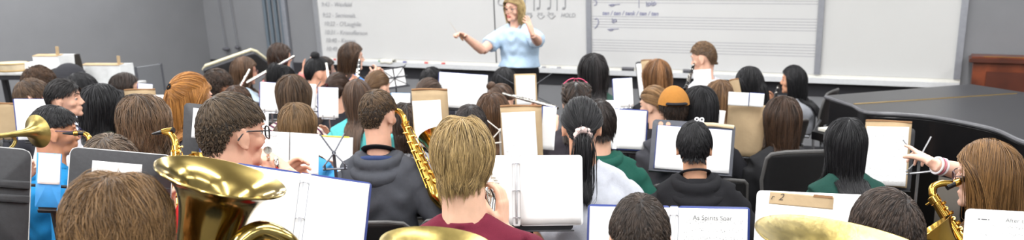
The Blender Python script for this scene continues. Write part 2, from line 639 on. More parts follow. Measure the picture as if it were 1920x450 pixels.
def head_shapes(mb, c, R, sc):
    nu, nv = 48, 34
    v = np.linspace(0.03, PI - 0.03, nv)
    t = np.linspace(0, 2 * PI, nu, endpoint=False)
    S = np.stack([np.sin(v)[:, None] * np.sin(t)[None], np.sin(v)[:, None] * np.cos(t)[None], -np.cos(v)[:, None] + 0 * t[None]], -1)
    x, y, z = S[..., 0], S[..., 1], S[..., 2]
    dn = np.clip(-z, 0, 1)
    X = 0.075 * x * (1 - 0.34 * dn ** 1.3)
    Y = np.where(y > 0, 0.090 * y * (1 - 0.08 * dn), 0.096 * y * (1 - 0.48 * dn)) - 0.004 + 0.016 * dn
    Z = np.where(z > 0, 0.105 * z, 0.122 * z)
    for ex in (0.40, -0.40):
        g = np.exp(-((x - ex) ** 2 / 0.035 + (z + 0.06) ** 2 / 0.016)) * (y > 0)
        Y = Y - 0.009 * g
    Rg = np.stack([X, Y, Z], -1)
    def tr(p):
        return c + np.asarray(p, float) @ R.T * sc
    mb.ring(tr(Rg.reshape(-1, 3)).reshape(Rg.shape))
    mb.ell(tr((0, 0.040, -0.084)), np.array((0.046, 0.042, 0.034)) * sc, R)
    mb.ell(tr((0, 0.073, -0.101)), np.array((0.021, 0.019, 0.016)) * sc, R)
    mb.ell(tr((0, 0.062, -0.068)), np.array((0.036, 0.024, 0.026)) * sc, R)
    mb.tube(tr([(0, 0.080, 0.004), (0, 0.092, -0.018), (0, 0.101, -0.037)]), np.array((0.007, 0.0085, 0.0115)) * sc, 10)
    for s in (1, -1):
        mb.ell(tr((0.011 * s, 0.091, -0.041)), np.array((0.0085, 0.010, 0.007)) * sc, R, 10, 8)
        mb.ell(tr((0.031 * s, 0.073, 0.019)), np.array((0.024, 0.012, 0.006)) * sc, R, 12, 8)
        mb.ell(tr((0.041 * s, 0.047, -0.034)), np.array((0.026, 0.026, 0.024)) * sc, R, 12, 8)
        e = rz(-0.35 * s)
        Re = R @ e @ rx(0.12)
        ce = tr((0.077 * s, -0.010, -0.018))
        mb.ell(ce, np.array((0.0075, 0.017, 0.029)) * sc, Re, 14, 10)
        rim = np.array([(0.004 * s, 0.016 * math.sin(a) * 0.95 - 0.001, 0.029 * math.cos(a)) for a in np.linspace(0.5, -3.4, 14)])
        mb.tube(ce + rim @ Re.T * sc, 0.0048 * sc, 7)
        mb.ell(ce + Re @ np.array((0, 0.002, -0.028)) * sc, np.array((0.006, 0.008, 0.008)) * sc, Re, 8, 6)
    mb.ell(tr((0, 0.083, -0.0635)), np.array((0.021, 0.010, 0.005)) * sc, R, 12, 8)
    mb.ell(tr((0, 0.081, -0.0745)), np.array((0.018, 0.010, 0.006)) * sc, R, 12, 8)
def ik(S, Wp, l1, l2, pole):
    S, Wp = np.asarray(S, float), np.asarray(Wp, float)
    v = Wp - S
    D = np.linalg.norm(v)
    mx = (l1 + l2) * 0.995
    if D > mx:
        Wp = S + v / D * mx
        D = mx
    dv = nrm(Wp - S)
    a = (l1 * l1 - l2 * l2 + D * D) / (2 * D)
    h = math.sqrt(max(1e-6, l1 * l1 - a * a))
    pl = np.asarray(pole, float)
    pl = nrm(pl - dv * pl.dot(dv))
    return S + dv * a + pl * h, Wp
SKIN = (226, 178, 152)
PEOPLE = []
def person(label, pos=None, px=None, yaw=0.0, hyaw=None, pitch=8.0, roll=0.0, sc=0.98, skin=SKIN, shirt=None, style='tee', pants=(38, 40, 46), hair=None, pose='play',
           L=None, R=None, fat=1.0, vox=0.009, stand=False, lean=0.07, eyes=True, brow=None, seat=0.455, hz=0.013, neck=0.280, nr=1.08, group=None, shoe=(40, 40, 42), extra=None, show_lips=False, cvox=None):
    """pos = world position of the top of the hair, or px = (x, y, depth)"""
    top = np.array(pos if pos is not None else W(*px), float)
    ya = math.radians(yaw)
    hy = math.radians((yaw if hyaw is None else hyaw) - yaw)
    Rb = rz(ya)
    zt = top[2] - hz
    zc = zt - 0.105 * sc
    Rh = rz(hy) @ rx(-math.radians(pitch)) @ ry(math.radians(roll))
    hipz = (0.93 * sc if stand else seat + 0.085)
    zn = zt - neck * sc                      # root of the neck
    loc = top - Rb @ np.array((0, lean, 0))
    loc[2] = 0
    root = thing('person', label, 'person', loc, (0, 0, ya), group)
    hc = np.array((0, lean, zc))
    nb = np.array((0, lean * 0.75 - 0.02, zn))
    hip = np.array((0, 0, hipz))
    skm = skinmat(skin)
    def lw(p):                                # world -> local
        return Rb.T @ (np.asarray(p, float) - loc)
    b = sc * fat
    fr = np.array((0.0, 0.28, 0.60, 0.80, 0.93, 1.0))
    rxs = np.array((0.158, 0.140, 0.158, 0.160, 0.118, 0.060)) * b
    rys = np.array((0.115, 0.100, 0.112, 0.102, 0.080, 0.056)) * b
    cen = hip[None] * (1 - fr[:, None]) + nb[None] * fr[:, None] + np.array((0, -0.035, 0)) * np.sin(fr * PI)[:, None]
    def torso_rings(o):
        t = np.linspace(0, 2 * PI, 28, endpoint=False)
        k = np.linspace(0, 1, 14)
        out = []
        for f in k:
            c = np.array([np.interp(f, fr, cen[:, i]) for i in range(3)])
            a, e = np.interp(f, fr, rxs) + o, np.interp(f, fr, rys) + o
            out.append(c + np.stack([a * np.sign(np.cos(t)) * np.abs(np.cos(t)) ** 0.85, e * np.sin(t), 0 * t], 1))
        return np.array(out)
    def torso_push(p, offs):
        z = p[:, 2]
        f = (z - hip[2]) / (nb[2] - hip[2])
        a = np.interp(f, np.append(fr, 1.02), np.append(np.array((0.158, 0.15, 0.172, 0.195, 0.165, 0.070)) * b, 0.0)) + 0.026
        e = np.interp(f, np.append(fr, 1.02), np.append(rys + np.array((0, 0, 0, 0.005, 0.012, 0.0)), 0.0)) + 0.030
        cy = np.interp(f, fr, cen[:, 1])
        a = a + offs
        e = e + offs
        dx, dy = p[:, 0], p[:, 1] - cy
        m = np.sqrt((dx / a) ** 2 + (dy / e) ** 2)
        ins = (m < 1) & (f < 1.02) & (f > -0.2)
        p = p.copy()
        s = np.where(ins, 1 / np.maximum(m, 1e-3), 1)
        # move out mostly front/back
        yy = np.sign(dy) * e * np.sqrt(np.clip(1 - (dx / a) ** 2, 0, 1))
        near = np.abs(dx) < a * 0.97
        p[:, 1] = np.where(ins & near, cy + yy, p[:, 1])
        p[:, 0] = np.where(ins & ~near, dx * s, p[:, 0])
        return p
    H = HeadCtx(hc, Rh, sc, torso_push)
    shz = zn - 0.085 * sc
    l1, l2 = 0.275 * sc, 0.245 * sc
    presets = {
        'play': (((-0.05, 0.34, zn - 0.20), (0.3, 0.5, 0.6), (0.6, -0.3, 0.3)), ((0.05, 0.32, zn - 0.30), (-0.3, 0.5, 0.6), (-0.6, -0.3, 0.3))),
        'lap': (((-0.13, 0.36, seat + 0.20), (0.2, 0.9, -0.2), (0, -0.2, -1)), ((0.13, 0.36, seat + 0.20), (-0.2, 0.9, -0.2), (0, -0.2, -1))),
        'flute': (((0.10, lean + 0.16, zn + 0.02), (0.5, 0.5, 0.6), (0.3, -0.8, 0.2)), ((0.34, lean + 0.10, zn - 0.03), (-0.1, 0.5, 0.7), (-0.2, 0.6, -0.4))),
        'flute_m': (((-0.10, lean + 0.16, zn + 0.02), (-0.5, 0.5, 0.6), (-0.3, -0.8, 0.2)), ((-0.34, lean + 0.10, zn - 0.03), (0.1, 0.5, 0.7), (0.2, 0.6, -0.4))),
        'trumpet': (((-0.06, 0.30, zn - 0.06), (0.3, 0.6, 0.5), (0.9, 0, 0)), ((0.06, 0.27, zn - 0.04), (-0.3, 0.6, 0.6), (-0.9, 0.0, 0))),
        'sax': (((0.0, 0.26, zn - 0.18), (0.6, 0.4, 0.3), (0.3, -0.8, 0)), ((0.20, 0.16, zn - 0.38), (0.1, 0.7, -0.4), (-0.9, 0.2, 0))),
        'low': (((-0.02, 0.25, zn - 0.32), (0.7, 0.5, 0.0), (0.3, -0.9, 0.2)), ((0.24, 0.20, zn - 0.24), (-0.3, 0.6, 0.5), (-0.8, 0.2, 0))),
    }
    pl, pr = presets[pose]
    arms = []
    body = MB()
    sleeves = MB()
    body.ring(torso_rings(-0.006))
    body.tube(spline([nb + np.array((0, -0.004, -0.03)), (nb + hc) / 2 + np.array((0, -0.012, -0.02)), hc + Rh @ np.array((0, -0.022, -0.035)) * sc], 5), np.interp(np.linspace(0, 1, 11), [0, 0.3, 1], [0.055, 0.051, 0.052]) * sc * nr, 18)
    head_shapes(body, hc, Rh, sc)
    for side, ov, pre in ((-1, L, pl), (1, R, pr)):
        S = np.array((0.158 * side * b, nb[1] - 0.008, shz))
        if ov is not None and ov.get('w') is not None:
            wr = lw(ov['w']); d = Rb.T @ np.array(ov.get('d', (0, 1, 0)), float); n = Rb.T @ np.array(ov.get('n', (0, 0, -1)), float)
        else:
            q = pre if ov is None else ov['local']
            wr, d, n = (np.array(v, float) for v in q)
        pole = (0.55 * side, -0.35, -0.85) if ov is None or 'pole' not in ov else Rb.T @ np.array(ov['pole'], float)
        el, wr = ik(S, wr, l1, l2, pole)
        if ov is not None and ov.get('along'):
            d = wr - el
        body.tube(spline([nb + np.array((0.028 * side, -0.008, 0.002)), (nb * 0.45 + S * 0.55) + np.array((0, -0.004, 0.004)), S], 4), interp_r(np.array((0.028, 0.026, 0.034)) * b, 9), 14)
        body.tube(spline([S, (S + el) / 2, el], 5), interp_r(np.array((0.044, 0.042, 0.037)) * b, 11), 14)
        fo = (el * 0.65 + wr * 0.35)
        body.tube(spline([el, fo, wr], 5), interp_r(np.array((0.037, 0.037, 0.0235)) * b, 11), 14)
        ov = ov or {}
        hand_shapes(body, wr, d, n, side, sc, ov.get('curl', 0.85), ov.get('fingers'), ov.get('spread', 0.12))
        arms.append((S, el, wr, side))
    legs = []
    for side in (-1, 1):
        hp = hip + np.array((0.085 * side * b, 0.01, -0.01))
        if stand:
            kn = np.array((0.10 * side, 0.015, 0.50 * sc)); an = np.array((0.105 * side, -0.02, 0.085))
        else:
            kn = np.array((0.14 * side, 0.385 * sc, seat + 0.075)); an = np.array((0.13 * side, 0.385 * sc - 0.02 * side, 0.085))
        legs.append((hp, kn, an))
        body.tube(spline([hp, (hp + kn) / 2, kn], 5), interp_r(np.array((0.082, 0.070, 0.050)) * b, 11), 14)
        body.tube(spline([kn, kn * 0.7 + an * 0.3 + np.array((0, -0.012, 0)), an], 5), interp_r(np.array((0.049, 0.050, 0.033)) * b, 11), 14)
        body.tube([an + np.array((0, -0.02, -0.035)), an + np.array((0, 0.06, -0.045)), an + np.array((0, 0.13, -0.055))], np.array((0.03, 0.033, 0.022)) * sc, 12, True, 0.8)
    V, F = body.data()
    V, F = remesh(V, F, vox, 2)
    if not stand:
        V[:, 2] = np.where((V[:, 1] < 0.31) & (V[:, 2] < seat + 0.018) & (V[:, 2] > seat - 0.12) & (np.abs(V[:, 0]) < 0.24), seat + 0.018, V[:, 2])
    mesh_obj('body', V, F, skm, root, True)
    # clothes
    cv = cvox or max(0.011, vox)
    if shirt is not None:
        sh = MB()
        thick = {'tee': 0.016, 'long': 0.016, 'hoodie': 0.024, 'blouse': 0.019, 'sweater': 0.021}[style]
        rings = torso_rings(thick)
        if style == 'tee' or style == 'blouse':
            rings[-1] = rings[-2] * 0.35 + rings[-1] * 0.65
        rings[-1] = rings[-1] * np.array((1, 1, 1)) + np.array((0, -0.004, 0.0))
        rings[0][:, 2] -= 0.05 if not stand else -0.005
        if stand:
            rings = rings[:1].tolist() + rings[2:].tolist(); rings = np.array(rings); rings[0, :, :2] *= 1.04
        sh.ring(rings)
        short = style in ('tee', 'blouse')
        for S, el, wr, side in arms:
            sh.tube(spline([nb + np.array((0.034 * side, -0.010, -0.004)), (nb * 0.45 + S * 0.55) + np.array((0, -0.006, 0.004)), S], 4), interp_r(np.array((0.036, 0.041, 0.046)) * b + thick, 9), 14)
            if short:
                e2 = S * 0.35 + el * 0.65
                sh.tube(spline([S, (S + e2) / 2, e2], 5), interp_r(np.array((0.045, 0.048, 0.050)) * b + thick * 1.1, 11), 16)
            else:
                w2 = el * 0.06 + wr * 0.94
                sh.tube(spline([S, (S + el) / 2, el], 5), interp_r(np.array((0.045, 0.045, 0.041)) * b + thick, 11), 16)
                sh.tube(spline([el, (el + w2) / 2, w2], 5), interp_r(np.array((0.041, 0.040, 0.029)) * b + thick * 0.9, 11), 16)
                sh.tube([wr * 0.90 + el * 0.10, wr * 0.97 + el * 0.03], np.array((0.032, 0.031)) * b + thick * 0.55, 14)
        # collar
        t = np.linspace(0, 2 * PI, 26, endpoint=False)
        cr = np.stack([0.062 * np.cos(t) * sc, nb[1] - 0.010 + 0.060 * sc * np.sin(t), zn + 0.000 - 0.010 * np.sin(t)], 1)
        sh.tube(cr, 0.012 if style != 'hoodie' else 0.014, 9, False, None, True)
        if style == 'hoodie':
            a = np.linspace(-0.35, PI + 0.35, 17)
            hm = MB()
            hd = np.stack([0.098 * np.cos(a) * sc, nb[1] - 0.016 - 0.090 * np.sin(a) * sc, zn + 0.004 - 0.030 * np.sin(a)], 1)
            hm.tube(hd, np.interp(np.linspace(0, 1, 17), [0, 0.5, 1], [0.020, 0.034, 0.020]), 14)
            a2 = np.linspace(0.25, PI - 0.25, 13)
            hd = np.stack([0.120 * np.cos(a2) * sc, nb[1] - 0.030 - 0.108 * np.sin(a2) * sc, zn - 0.035 - 0.050 * np.sin(a2)], 1)
            hm.tube(hd, np.interp(np.linspace(0, 1, 13), [0, 0.5, 1], [0.018, 0.036, 0.018]), 14)
            hm.ell((0, nb[1] - 0.125 * sc, zn - 0.115), np.array((0.085, 0.032, 0.060)) * sc, rx(-0.2), 18, 12)
            hV, hF = hm.data()
            hV, hF = remesh(hV, hF, 0.009, 3)
            mesh_obj('hood', hV, hF, shirt if not isinstance(shirt, tuple) else cloth(shirt), root, True)
        V, F = sh.data()
        V, F = remesh(V, F, cv, 9)
        amp = {'tee': 0.0025, 'long': 0.003, 'hoodie': 0.005, 'blouse': 0.005, 'sweater': 0.003}[style]
        ph = rng.random(6) * 6
        nz = np.sin(V[:, 2] * 62 + np.sin(V[:, 0] * 33 + ph[0]) * 1.6 + ph[1]) * np.sin(V[:, 0] * 24 + V[:, 1] * 17 + ph[2]) + 0.6 * np.sin(V[:, 2] * 27 - V[:, 0] * 48 + V[:, 1] * 31 + ph[3])
        cvv = V - np.stack([np.zeros(len(V)), np.full(len(V), nb[1] - 0.02), V[:, 2]], 1)
        V = V + nrm(cvv) * (nz * amp)[:, None]
        if not stand:
            V[:, 2] = np.maximum(V[:, 2], seat + 0.012)
        sm = shirt if not isinstance(shirt, tuple) else cloth(shirt)
        mesh_obj('shirt', V, F, sm, root, True)
    tr = MB()
    for hp, kn, an in legs:
        tr.tube(spline([hp, (hp + kn) / 2, kn], 5), interp_r(np.array((0.090, 0.080, 0.062)) * b, 11), 16)
        a2 = an + np.array((0, 0, -0.01))
        tr.tube(spline([kn, (kn + an) / 2, a2], 5), interp_r(np.array((0.061, 0.060, 0.052)) * b, 11), 16)
    tr.ell(hip + np.array((0, 0, -0.01 if stand else 0.0)), np.array((0.160 if stand else 0.172, 0.122 if stand else 0.130, 0.115 if stand else 0.10)) * b, None, 20, 12)
    V, F = tr.data()
    V, F = remesh(V, F, 0.014, 2)
    if not stand:
        m = (V[:, 1] < 0.40)
        V[:, 2] = np.where(m & (V[:, 2] < seat + 0.01) & (V[:, 2] > seat - 0.14) & (V[:, 1] < 0.325), seat + 0.01, V[:, 2])
    mesh_obj('trousers', V, F, cloth(pants), root, True)
    for hp, kn, an in legs:
        so = MB()
        so.tube(spline([an + np.array((0, -0.055, -0.045)), an + np.array((0, 0.0, -0.035)), an + np.array((0, 0.08, -0.045)), an + np.array((0, 0.165, -0.055))], 5), interp_r(np.array((0.034, 0.046, 0.044, 0.026)) * 1.0, 16), 16, True, 0.95)
        V, F = so.data()
        V[:, 2] = np.maximum(V[:, 2], 0.004)
        mesh_obj('shoe', V, F, cloth(shoe), root, True)
    if eyes:
        for s in (1, -1):
            e = MB()
            ec = hc + Rh @ np.array((0.0300 * s, 0.0655, -0.006)) * sc
            e.ell(ec, np.full(3, 0.0125 * sc), Rh, 14, 12)
            e.cur = 1
            e.ell(ec + Rh @ np.array((0, 0.0085, -0.0005)) * sc, np.array((0.0074, 0.0050, 0.0074)) * sc, Rh, 12, 8)
            e.cur = 2
            e.tube(ec + np.array([(-0.0125, 0.006, 0.0035), (-0.006, 0.0118, 0.0085), (0.0, 0.0132, 0.0092), (0.006, 0.0118, 0.0085), (0.0125, 0.006, 0.0035)]) @ Rh.T * sc, 0.0034 * sc, 7)
            e.build('eye', [mat('eye_white', (196, 190, 184), 0.25), mat('eye_iris', (52, 38, 28), 0.2), skm], root)
            if brow:
                bm = MB()
                bm.tube([hc + Rh @ np.array(q) * sc for q in ((0.014 * s, 0.0865, 0.020), (0.030 * s, 0.084, 0.026), (0.048 * s, 0.070, 0.020))], 0.0034 * sc, 6, True, 0.8)
                bm.build('eyebrow', cloth(brow), root)
    if show_lips:
        lm = MB()
        lm.tube([hc + Rh @ np.array(q) * sc for q in ((-0.022, 0.083, -0.067), (-0.008, 0.0915, -0.0615), (0, 0.0915, -0.063), (0.008, 0.0915, -0.0615), (0.022, 0.083, -0.067))], 0.0042 * sc, 8)
        lm.tube([hc + Rh @ np.array(q) * sc for q in ((-0.020, 0.083, -0.0715), (-0.009, 0.088, -0.0765), (0, 0.0895, -0.078), (0.009, 0.088, -0.0765), (0.020, 0.083, -0.0715))], 0.005 * sc, 8)
        lm.build('lips', mat('lips', (190, 96, 92), 0.45), root)
    info = dict(root=root, H=H, hc=hc, Rh=Rh, nb=nb, zn=zn, sc=sc, Rb=Rb, loc=loc, arms=arms, yaw=ya, stand=stand, lw=lw, ww=lambda p: loc + Rb @ np.asarray(p, float))
    if hair:
        hair(info)
    if extra:
        for e in extra:
            e(info)
    PEOPLE.append(info)
    return info
def glasses(i, rgb=(18, 18, 24), r=0.0016, wire=False):
    H, sc = i['H'], i['sc']
    mb = MB()
    for s in (1, -1):
        pts = []
        for a in np.linspace(0, 2 * PI, 24, endpoint=False):
            ca, sa = math.cos(a), math.sin(a)
            x = 0.0245 * np.sign(ca) * abs(ca) ** 0.6
            z = 0.0185 * np.sign(sa) * abs(sa) ** 0.6
            pts.append((0.032 * s + x, 0.104 - 0.25 * abs(0.032 * s + x) ** 1.5 * 6 + 0.002, -0.010 + z))
        mb.tube(H.to_world(np.array(pts)), r * sc * 1.2, 6, False, None, True)
        mb.tube(H.to_world(np.array([(0.057 * s, 0.088, -0.002), (0.074 * s, 0.070, 0.0), (0.081 * s, 0.0, 0.004), (0.080 * s, -0.018, -0.004), (0.078 * s, -0.032, -0.022)])), r * sc * 1.15, 6)
    mb.tube(H.to_world(np.array([(-0.009, 0.104, -0.004), (0, 0.107, -0.001), (0.009, 0.104, -0.004)])), r * sc, 6)
    mb.build('glasses', mat('glasses_%d_%d_%d' % rgb, rgb, 0.3, 0.0), i['root'])
# ---------------------------------------------------------------- hair styles
def q_of(i):
    d = np.linalg.norm(i['hc'] @ i['Rb'].T + i['loc'] - CAMP)
    return d
def st_short(c1, c2, L=0.035, top=1.5, side=0.6, w=(0.1, -0.5, 0.8), lift=0.28, sweep=0.25, clump=0.5, jit=0.14, dz=0.0, grav=0.35, nmul=1.0, rough=0.5, curl=0.0, vol=(0.001, 0.006), ear=True):
    def f(i):
        EAR[0] = ear
        d = q_of(i)
        N = int((5600 if d < 3.2 else 3600 if d < 5 else 2000) * nmul)
        r = 0.0009 if d < 3.2 else 0.0010 if d < 5 else 0.0014
        p = hair_march(i['H'], N, 8, (L, L * 0.18), w, None, 1.0, lift, grav, 0.82, vol, (curl, 14.0), clump, N // 9, None, dz, r, jit,
                       Lz=[(-0.7, side * 0.5), (0.0, side * 0.8), (0.25, side), (0.6, 1.0), (1, top)], sweep=sweep, adh=0.28)
        build_hair(i['H'], [p], c1, c2, i['root'], dz, True, rough)
        EAR[0] = False
    return f
def st_long(c1, c2, L=0.42, part=0.0, vol=(0.004, 0.022), wave=(0.005, 9), clump=0.38, w=(0, -0.35, 0.92), nmul=1.0, inward=0.0, rough=0.4, face='sweep', lift=0.10, var=0.12, jit=0.08, stiff=0.74, bangs=False, K=18, gather=0.035, rmul=1.0, Lz=None, adh=0.35):
    def f(i):
        d = q_of(i)
        N = int((5400 if d < 3.2 else 3600 if d < 5 else 1900) * nmul)
        r = 0.0010 if d < 3.2 else 0.0011 if d < 5 else 0.0018
        ps = [hair_march(i['H'], N, K, (L, L * var), w, part, 1.0, lift, 0.55, stiff, vol, wave, clump, N // 12, face, 0.0, r * rmul, jit, inward=inward, gather=gather, adh=adh, Lz=Lz or ([(-0.66, 0.55), (0.0, 0.78), (1.0, 1.08)] if L < 0.4 else None))]
        if bangs:
            ps.append(hair_march(i['H'], N // 5, 8, (0.105, 0.008), (0, 0.3, 0.95), None, 1.0, 0.12, 0.5, 0.75, (0.006, 0.012), (0, 1), 0.2, 0, None, 0.35, r, 0.06))
        build_hair(i['H'], ps, c1, c2, i['root'], 0.0, True, rough)
    return f
def st_pony(c1, c2, T=(0, -0.95, -0.05), L=(0.30, 0.03), ntail=420, out=0.8, spread=0.018, loose=0.001, wave=(0.004, 7), tie=None, tie_r=0.018, side=(0, 0, 0), rough=0.38, half=None, over=0):
    def f(i):
        d = q_of(i)
        EAR[0] = not half
        k = 2.2 if d < 5 else 1.5
        r = 0.0010 if d < 5 else 0.0014
        H = i['H']
        ps = []
        if half:
            ps.append(hair_march(H, int(1300 * k), 18, (half, half * 0.1), (0, -0.35, 0.92), 0.0, 1.0, 0.1, 0.55, 0.74, (0.003, 0.012), (0.004, 9), 0.45, 0, 'sweep', 0.0, r, 0.08, gather=0.05))
        ps.append(tied(H, T, int(1500 * k), 11, 0.25 if half else 0.0, (0.003, 0.012) if not half else (0.012, 0.020), r, loose))
        ps.append(tail(H, T, int(ntail * k), 16, L, r, spread, out, wave, side))
        build_hair(H, ps, c1, c2, i['root'], 0.0, True, rough)
        EAR[0] = False
        if tie:
            T_ = nrm(np.array(T, float))
            o = H.to_world((T_ * (E0 + 0.016))[None])[0]
            M = frame_to(o, H.R @ T_)
            mb = MB()
            a = np.linspace(0, 2 * PI, 40, endpoint=False)
            rr = tie_r * (1 + 0.10 * np.sin(a * 9))
            ring = np.stack([rr * np.cos(a), rr * np.sin(a), 0.004 * np.sin(a * 7)], 1) @ M[:3, :3].T + o
            mb.tube(ring, tie_r * 0.55 * (1 + 0.16 * np.sin(a * 11)), 10, False, None, True)
            mb.build('hair_tie', cloth(tie), i['root'])
    return f
def st_bun(c1, c2, T=(0, -0.5, 0.85), r=0.036, rough=0.38, tie=None, loose=0.002):
    def f(i):
        H = i['H']
        d = q_of(i)
        ra = 0.0012 if d < 5 else 0.0018
        EAR[0] = True
        build_hair(H, [tied(H, T, 1700, 11, 0, (0.003, 0.012), ra, loose), bun(H, T, r)], c1, c2, i['root'], 0.0, True, rough)
        EAR[0] = False
        if tie:
            o = H.to_world((nrm(np.array(T, float)) * (E0 + 0.010))[None])[0]
            M = frame_to(o, H.R @ nrm(np.array(T, float)))
            a = np.linspace(0, 2 * PI, 28, endpoint=False)
            ring = np.stack([r * 0.9 * np.cos(a), r * 0.9 * np.sin(a), 0 * a], 1) @ M[:3, :3].T + o
            mb = MB(); mb.tube(ring, 0.012 * (1 + 0.15 * np.sin(a * 8)), 8, False, None, True)
            mb.build('hair_tie', cloth(tie), i['root'])
    return f
# ---------------------------------------------------------------- the room: wall frame (s along the board wall to the right, o out into the room, z up)
WA = np.array((-3.92, 11.2, 0.0))
WT = nrm(np.array((0.936, -0.352, 0.0)))
WN = np.array((-WT[1] * -1, -WT[0], 0.0))
WN = np.array((WT[1], -WT[0], 0.0))          # towards the camera
def BP(s, o, z):
    return WA + WT * s + WN * o + np.array((0, 0, z))
def wallpx(x, y, o=0.0):
    r = ray(x, y)
    p0 = BP(0, o, 0)
    t = (p0 - CAMP).dot(WN) / r.dot(WN)
    p = CAMP + r * t
    return (p - WA).dot(WT), p[2]
MW = np.eye(4)
MW[:3, 0], MW[:3, 1], MW[:3, 2], MW[:3, 3] = WT, -WN, (0, 0, 1), WA   # local x = s, y = -o, z
def wbox(mb, s0, s1, o0, o1, z0, z1, bev=0.0):
    return mb.box(((s0 + s1) / 2, -(o0 + o1) / 2, (z0 + z1) / 2), (abs(s1 - s0), abs(o1 - o0), abs(z1 - z0)), None, bev)
def wbuild(mb, name, m, parent=None, **k):
    if parent is None:
        o = mb.build(name, m, None, T=MW, **k)
    else:
        o = mb.build(name, m, parent, T=MW, world=True, **k)
    return o
M_WALL = mat('wall_paint', (128, 129, 132), 0.75, 0, 0.03, 3, 0.06, 260, 0.3)
M_TRAY_SHADE = mat('tray_shade_tone', (50, 50, 54), 0.75, 0, 0.05, 3, 0.05, 260, 0.3)  # wall tone darkened to stand for shade under the tray
M_SLOT = mat('wall_slot_metal', (96, 108, 118), 0.6, 0.0, 0.04)  # blue grey vertical strips on the wall
M_FLOOR = mat('carpet', (112, 106, 98), 0.95, 0, 0.22, 140, 0.6, 500, 0.1)
M_CEIL = mat('ceiling_tile', (215, 215, 212), 0.9, 0, 0.03, 40, 0.1, 120, 0.2)
M_BOARD = mat('whiteboard_enamel', (206, 206, 205), 0.3, 0, 0.01, 2)
M_BOARD2 = mat('projection_board', (202, 202, 200), 0.38, 0, 0.01, 2)
M_ALU = mat('aluminium', (188, 190, 194), 0.35, 0.7, 0.05)
M_ALU_D = mat('aluminium_mullion', (150, 152, 158), 0.45, 0.5, 0.05)
S0, Z_ = wallpx(388, 60)
S0 -= 0.0
S1 = wallpx(1920, 100)[0] + 3.2
DEPTH = 15.5
HC = 3.3
def structure(o):
    o['kind'] = 'structure'
    return o
mb = MB(); wbox(mb, S0 - 0.12, S1 + 0.12, -0.12, DEPTH + 0.12, -0.12, 0); structure(wbuild(mb, 'floor', M_FLOOR))
mb = MB(); wbox(mb, S0 - 0.12, S1 + 0.12, -0.12, DEPTH + 0.12, HC, HC + 0.1); structure(wbuild(mb, 'ceiling', M_CEIL))
mb = MB(); wbox(mb, S0 - 0.12, S1 + 0.12, -0.12, 0, 0, HC); structure(wbuild(mb, 'wall_front', M_WALL))
mb = MB(); wbox(mb, S0 - 0.12, S0, 0, DEPTH, 0, HC); structure(wbuild(mb, 'wall_left', M_WALL))
mb = MB(); wbox(mb, S1, S1 + 0.12, 0, DEPTH, 0, HC); structure(wbuild(mb, 'wall_right', M_WALL))
mb = MB(); wbox(mb, S0 - 0.12, S1 + 0.12, DEPTH, DEPTH + 0.12, 0, HC); structure(wbuild(mb, 'wall_rear', M_WALL))
# boards
sL = wallpx(600, 60)[0]
sJ = wallpx(931, 60)[0]
sM = wallpx(1107, 60)[0]
sR = wallpx(1538, 60)[0]
sE = wallpx(1803, 60)[0]
zT = np.mean([wallpx(610, 112, 0.06)[1], wallpx(1795, 152, 0.06)[1], wallpx(1300, 134, 0.06)[1]])
print('tray', zT, wallpx(610, 112)[1], wallpx(1300, 134)[1], wallpx(1795, 152)[1], 's', S0, sL, sJ, sM, sR, sE, S1)
ZB0, ZB1 = zT + 0.02, 2.35
def board(name, label, s0, s1, m, o1=0.03):
    t = thing(name, label, 'whiteboard', BP((s0 + s1) / 2, 0.0, ZB0), M=np.block([[np.column_stack([WT, -WN, (0, 0, 1)]), BP((s0 + s1) / 2, 0, ZB0)[:, None]], [np.zeros((1, 3)), np.ones((1, 1))]]))
    mb = MB(); wbox(mb, s0, s1, 0.004, o1, ZB0, ZB1); wbuild(mb, 'panel', m, t)
    return t
wb1 = board('whiteboard', 'white marker board at the left end carrying the handwritten list of times', sL + 0.03, sJ - 0.008, M_BOARD)
wb2 = board('whiteboard', 'white marker board behind the conductor with handwritten notes and the word HOLD', sJ + 0.006, sM - 0.032, M_BOARD)
wb3 = board('whiteboard', 'white marker board printed with music staff lines and purple handwriting', sM + 0.029, sR - 0.032, M_BOARD, 0.034)
wb4 = board('whiteboard', 'plain empty white board at the right end above the grand piano', sR + 0.03, sE - 0.03, M_BOARD2, 0.022)
for s0, s1, t, m, o in ((sL - 0.035, sL + 0.03, wb1, M_ALU, 0.045), (sJ - 0.008, sJ + 0.004, wb1, mat('joint_dark', (60, 60, 62), 0.5), 0.032), (sM - 0.03, sM + 0.03, wb3, M_ALU_D, 0.05), (sR - 0.03, sR + 0.03, wb3, M_ALU_D, 0.05), (sE - 0.03, sE + 0.035, wb4, M_ALU_D, 0.045)):
    mb = MB(); wbox(mb, s0, s1, 0.003, o, ZB0, ZB1); wbuild(mb, 'frame', m, t)
# printed staves on the third board
M_STAFF = mat('staff_print', (168, 168, 172), 0.5)
def staff_at(ys, name='staff_lines'):
    mb = MB()
    for y in ys:
        z = wallpx(1320, y, 0.035)[1]
        wbox(mb, sM + 0.035, sR - 0.035, 0.0335, 0.0352, z - 0.0035, z + 0.0035)
    wbuild(mb, name, M_STAFF, wb3)
for c in (-4, 44, 90):
    staff_at([c - 10.5 + 5.2 * k for k in range(5)])
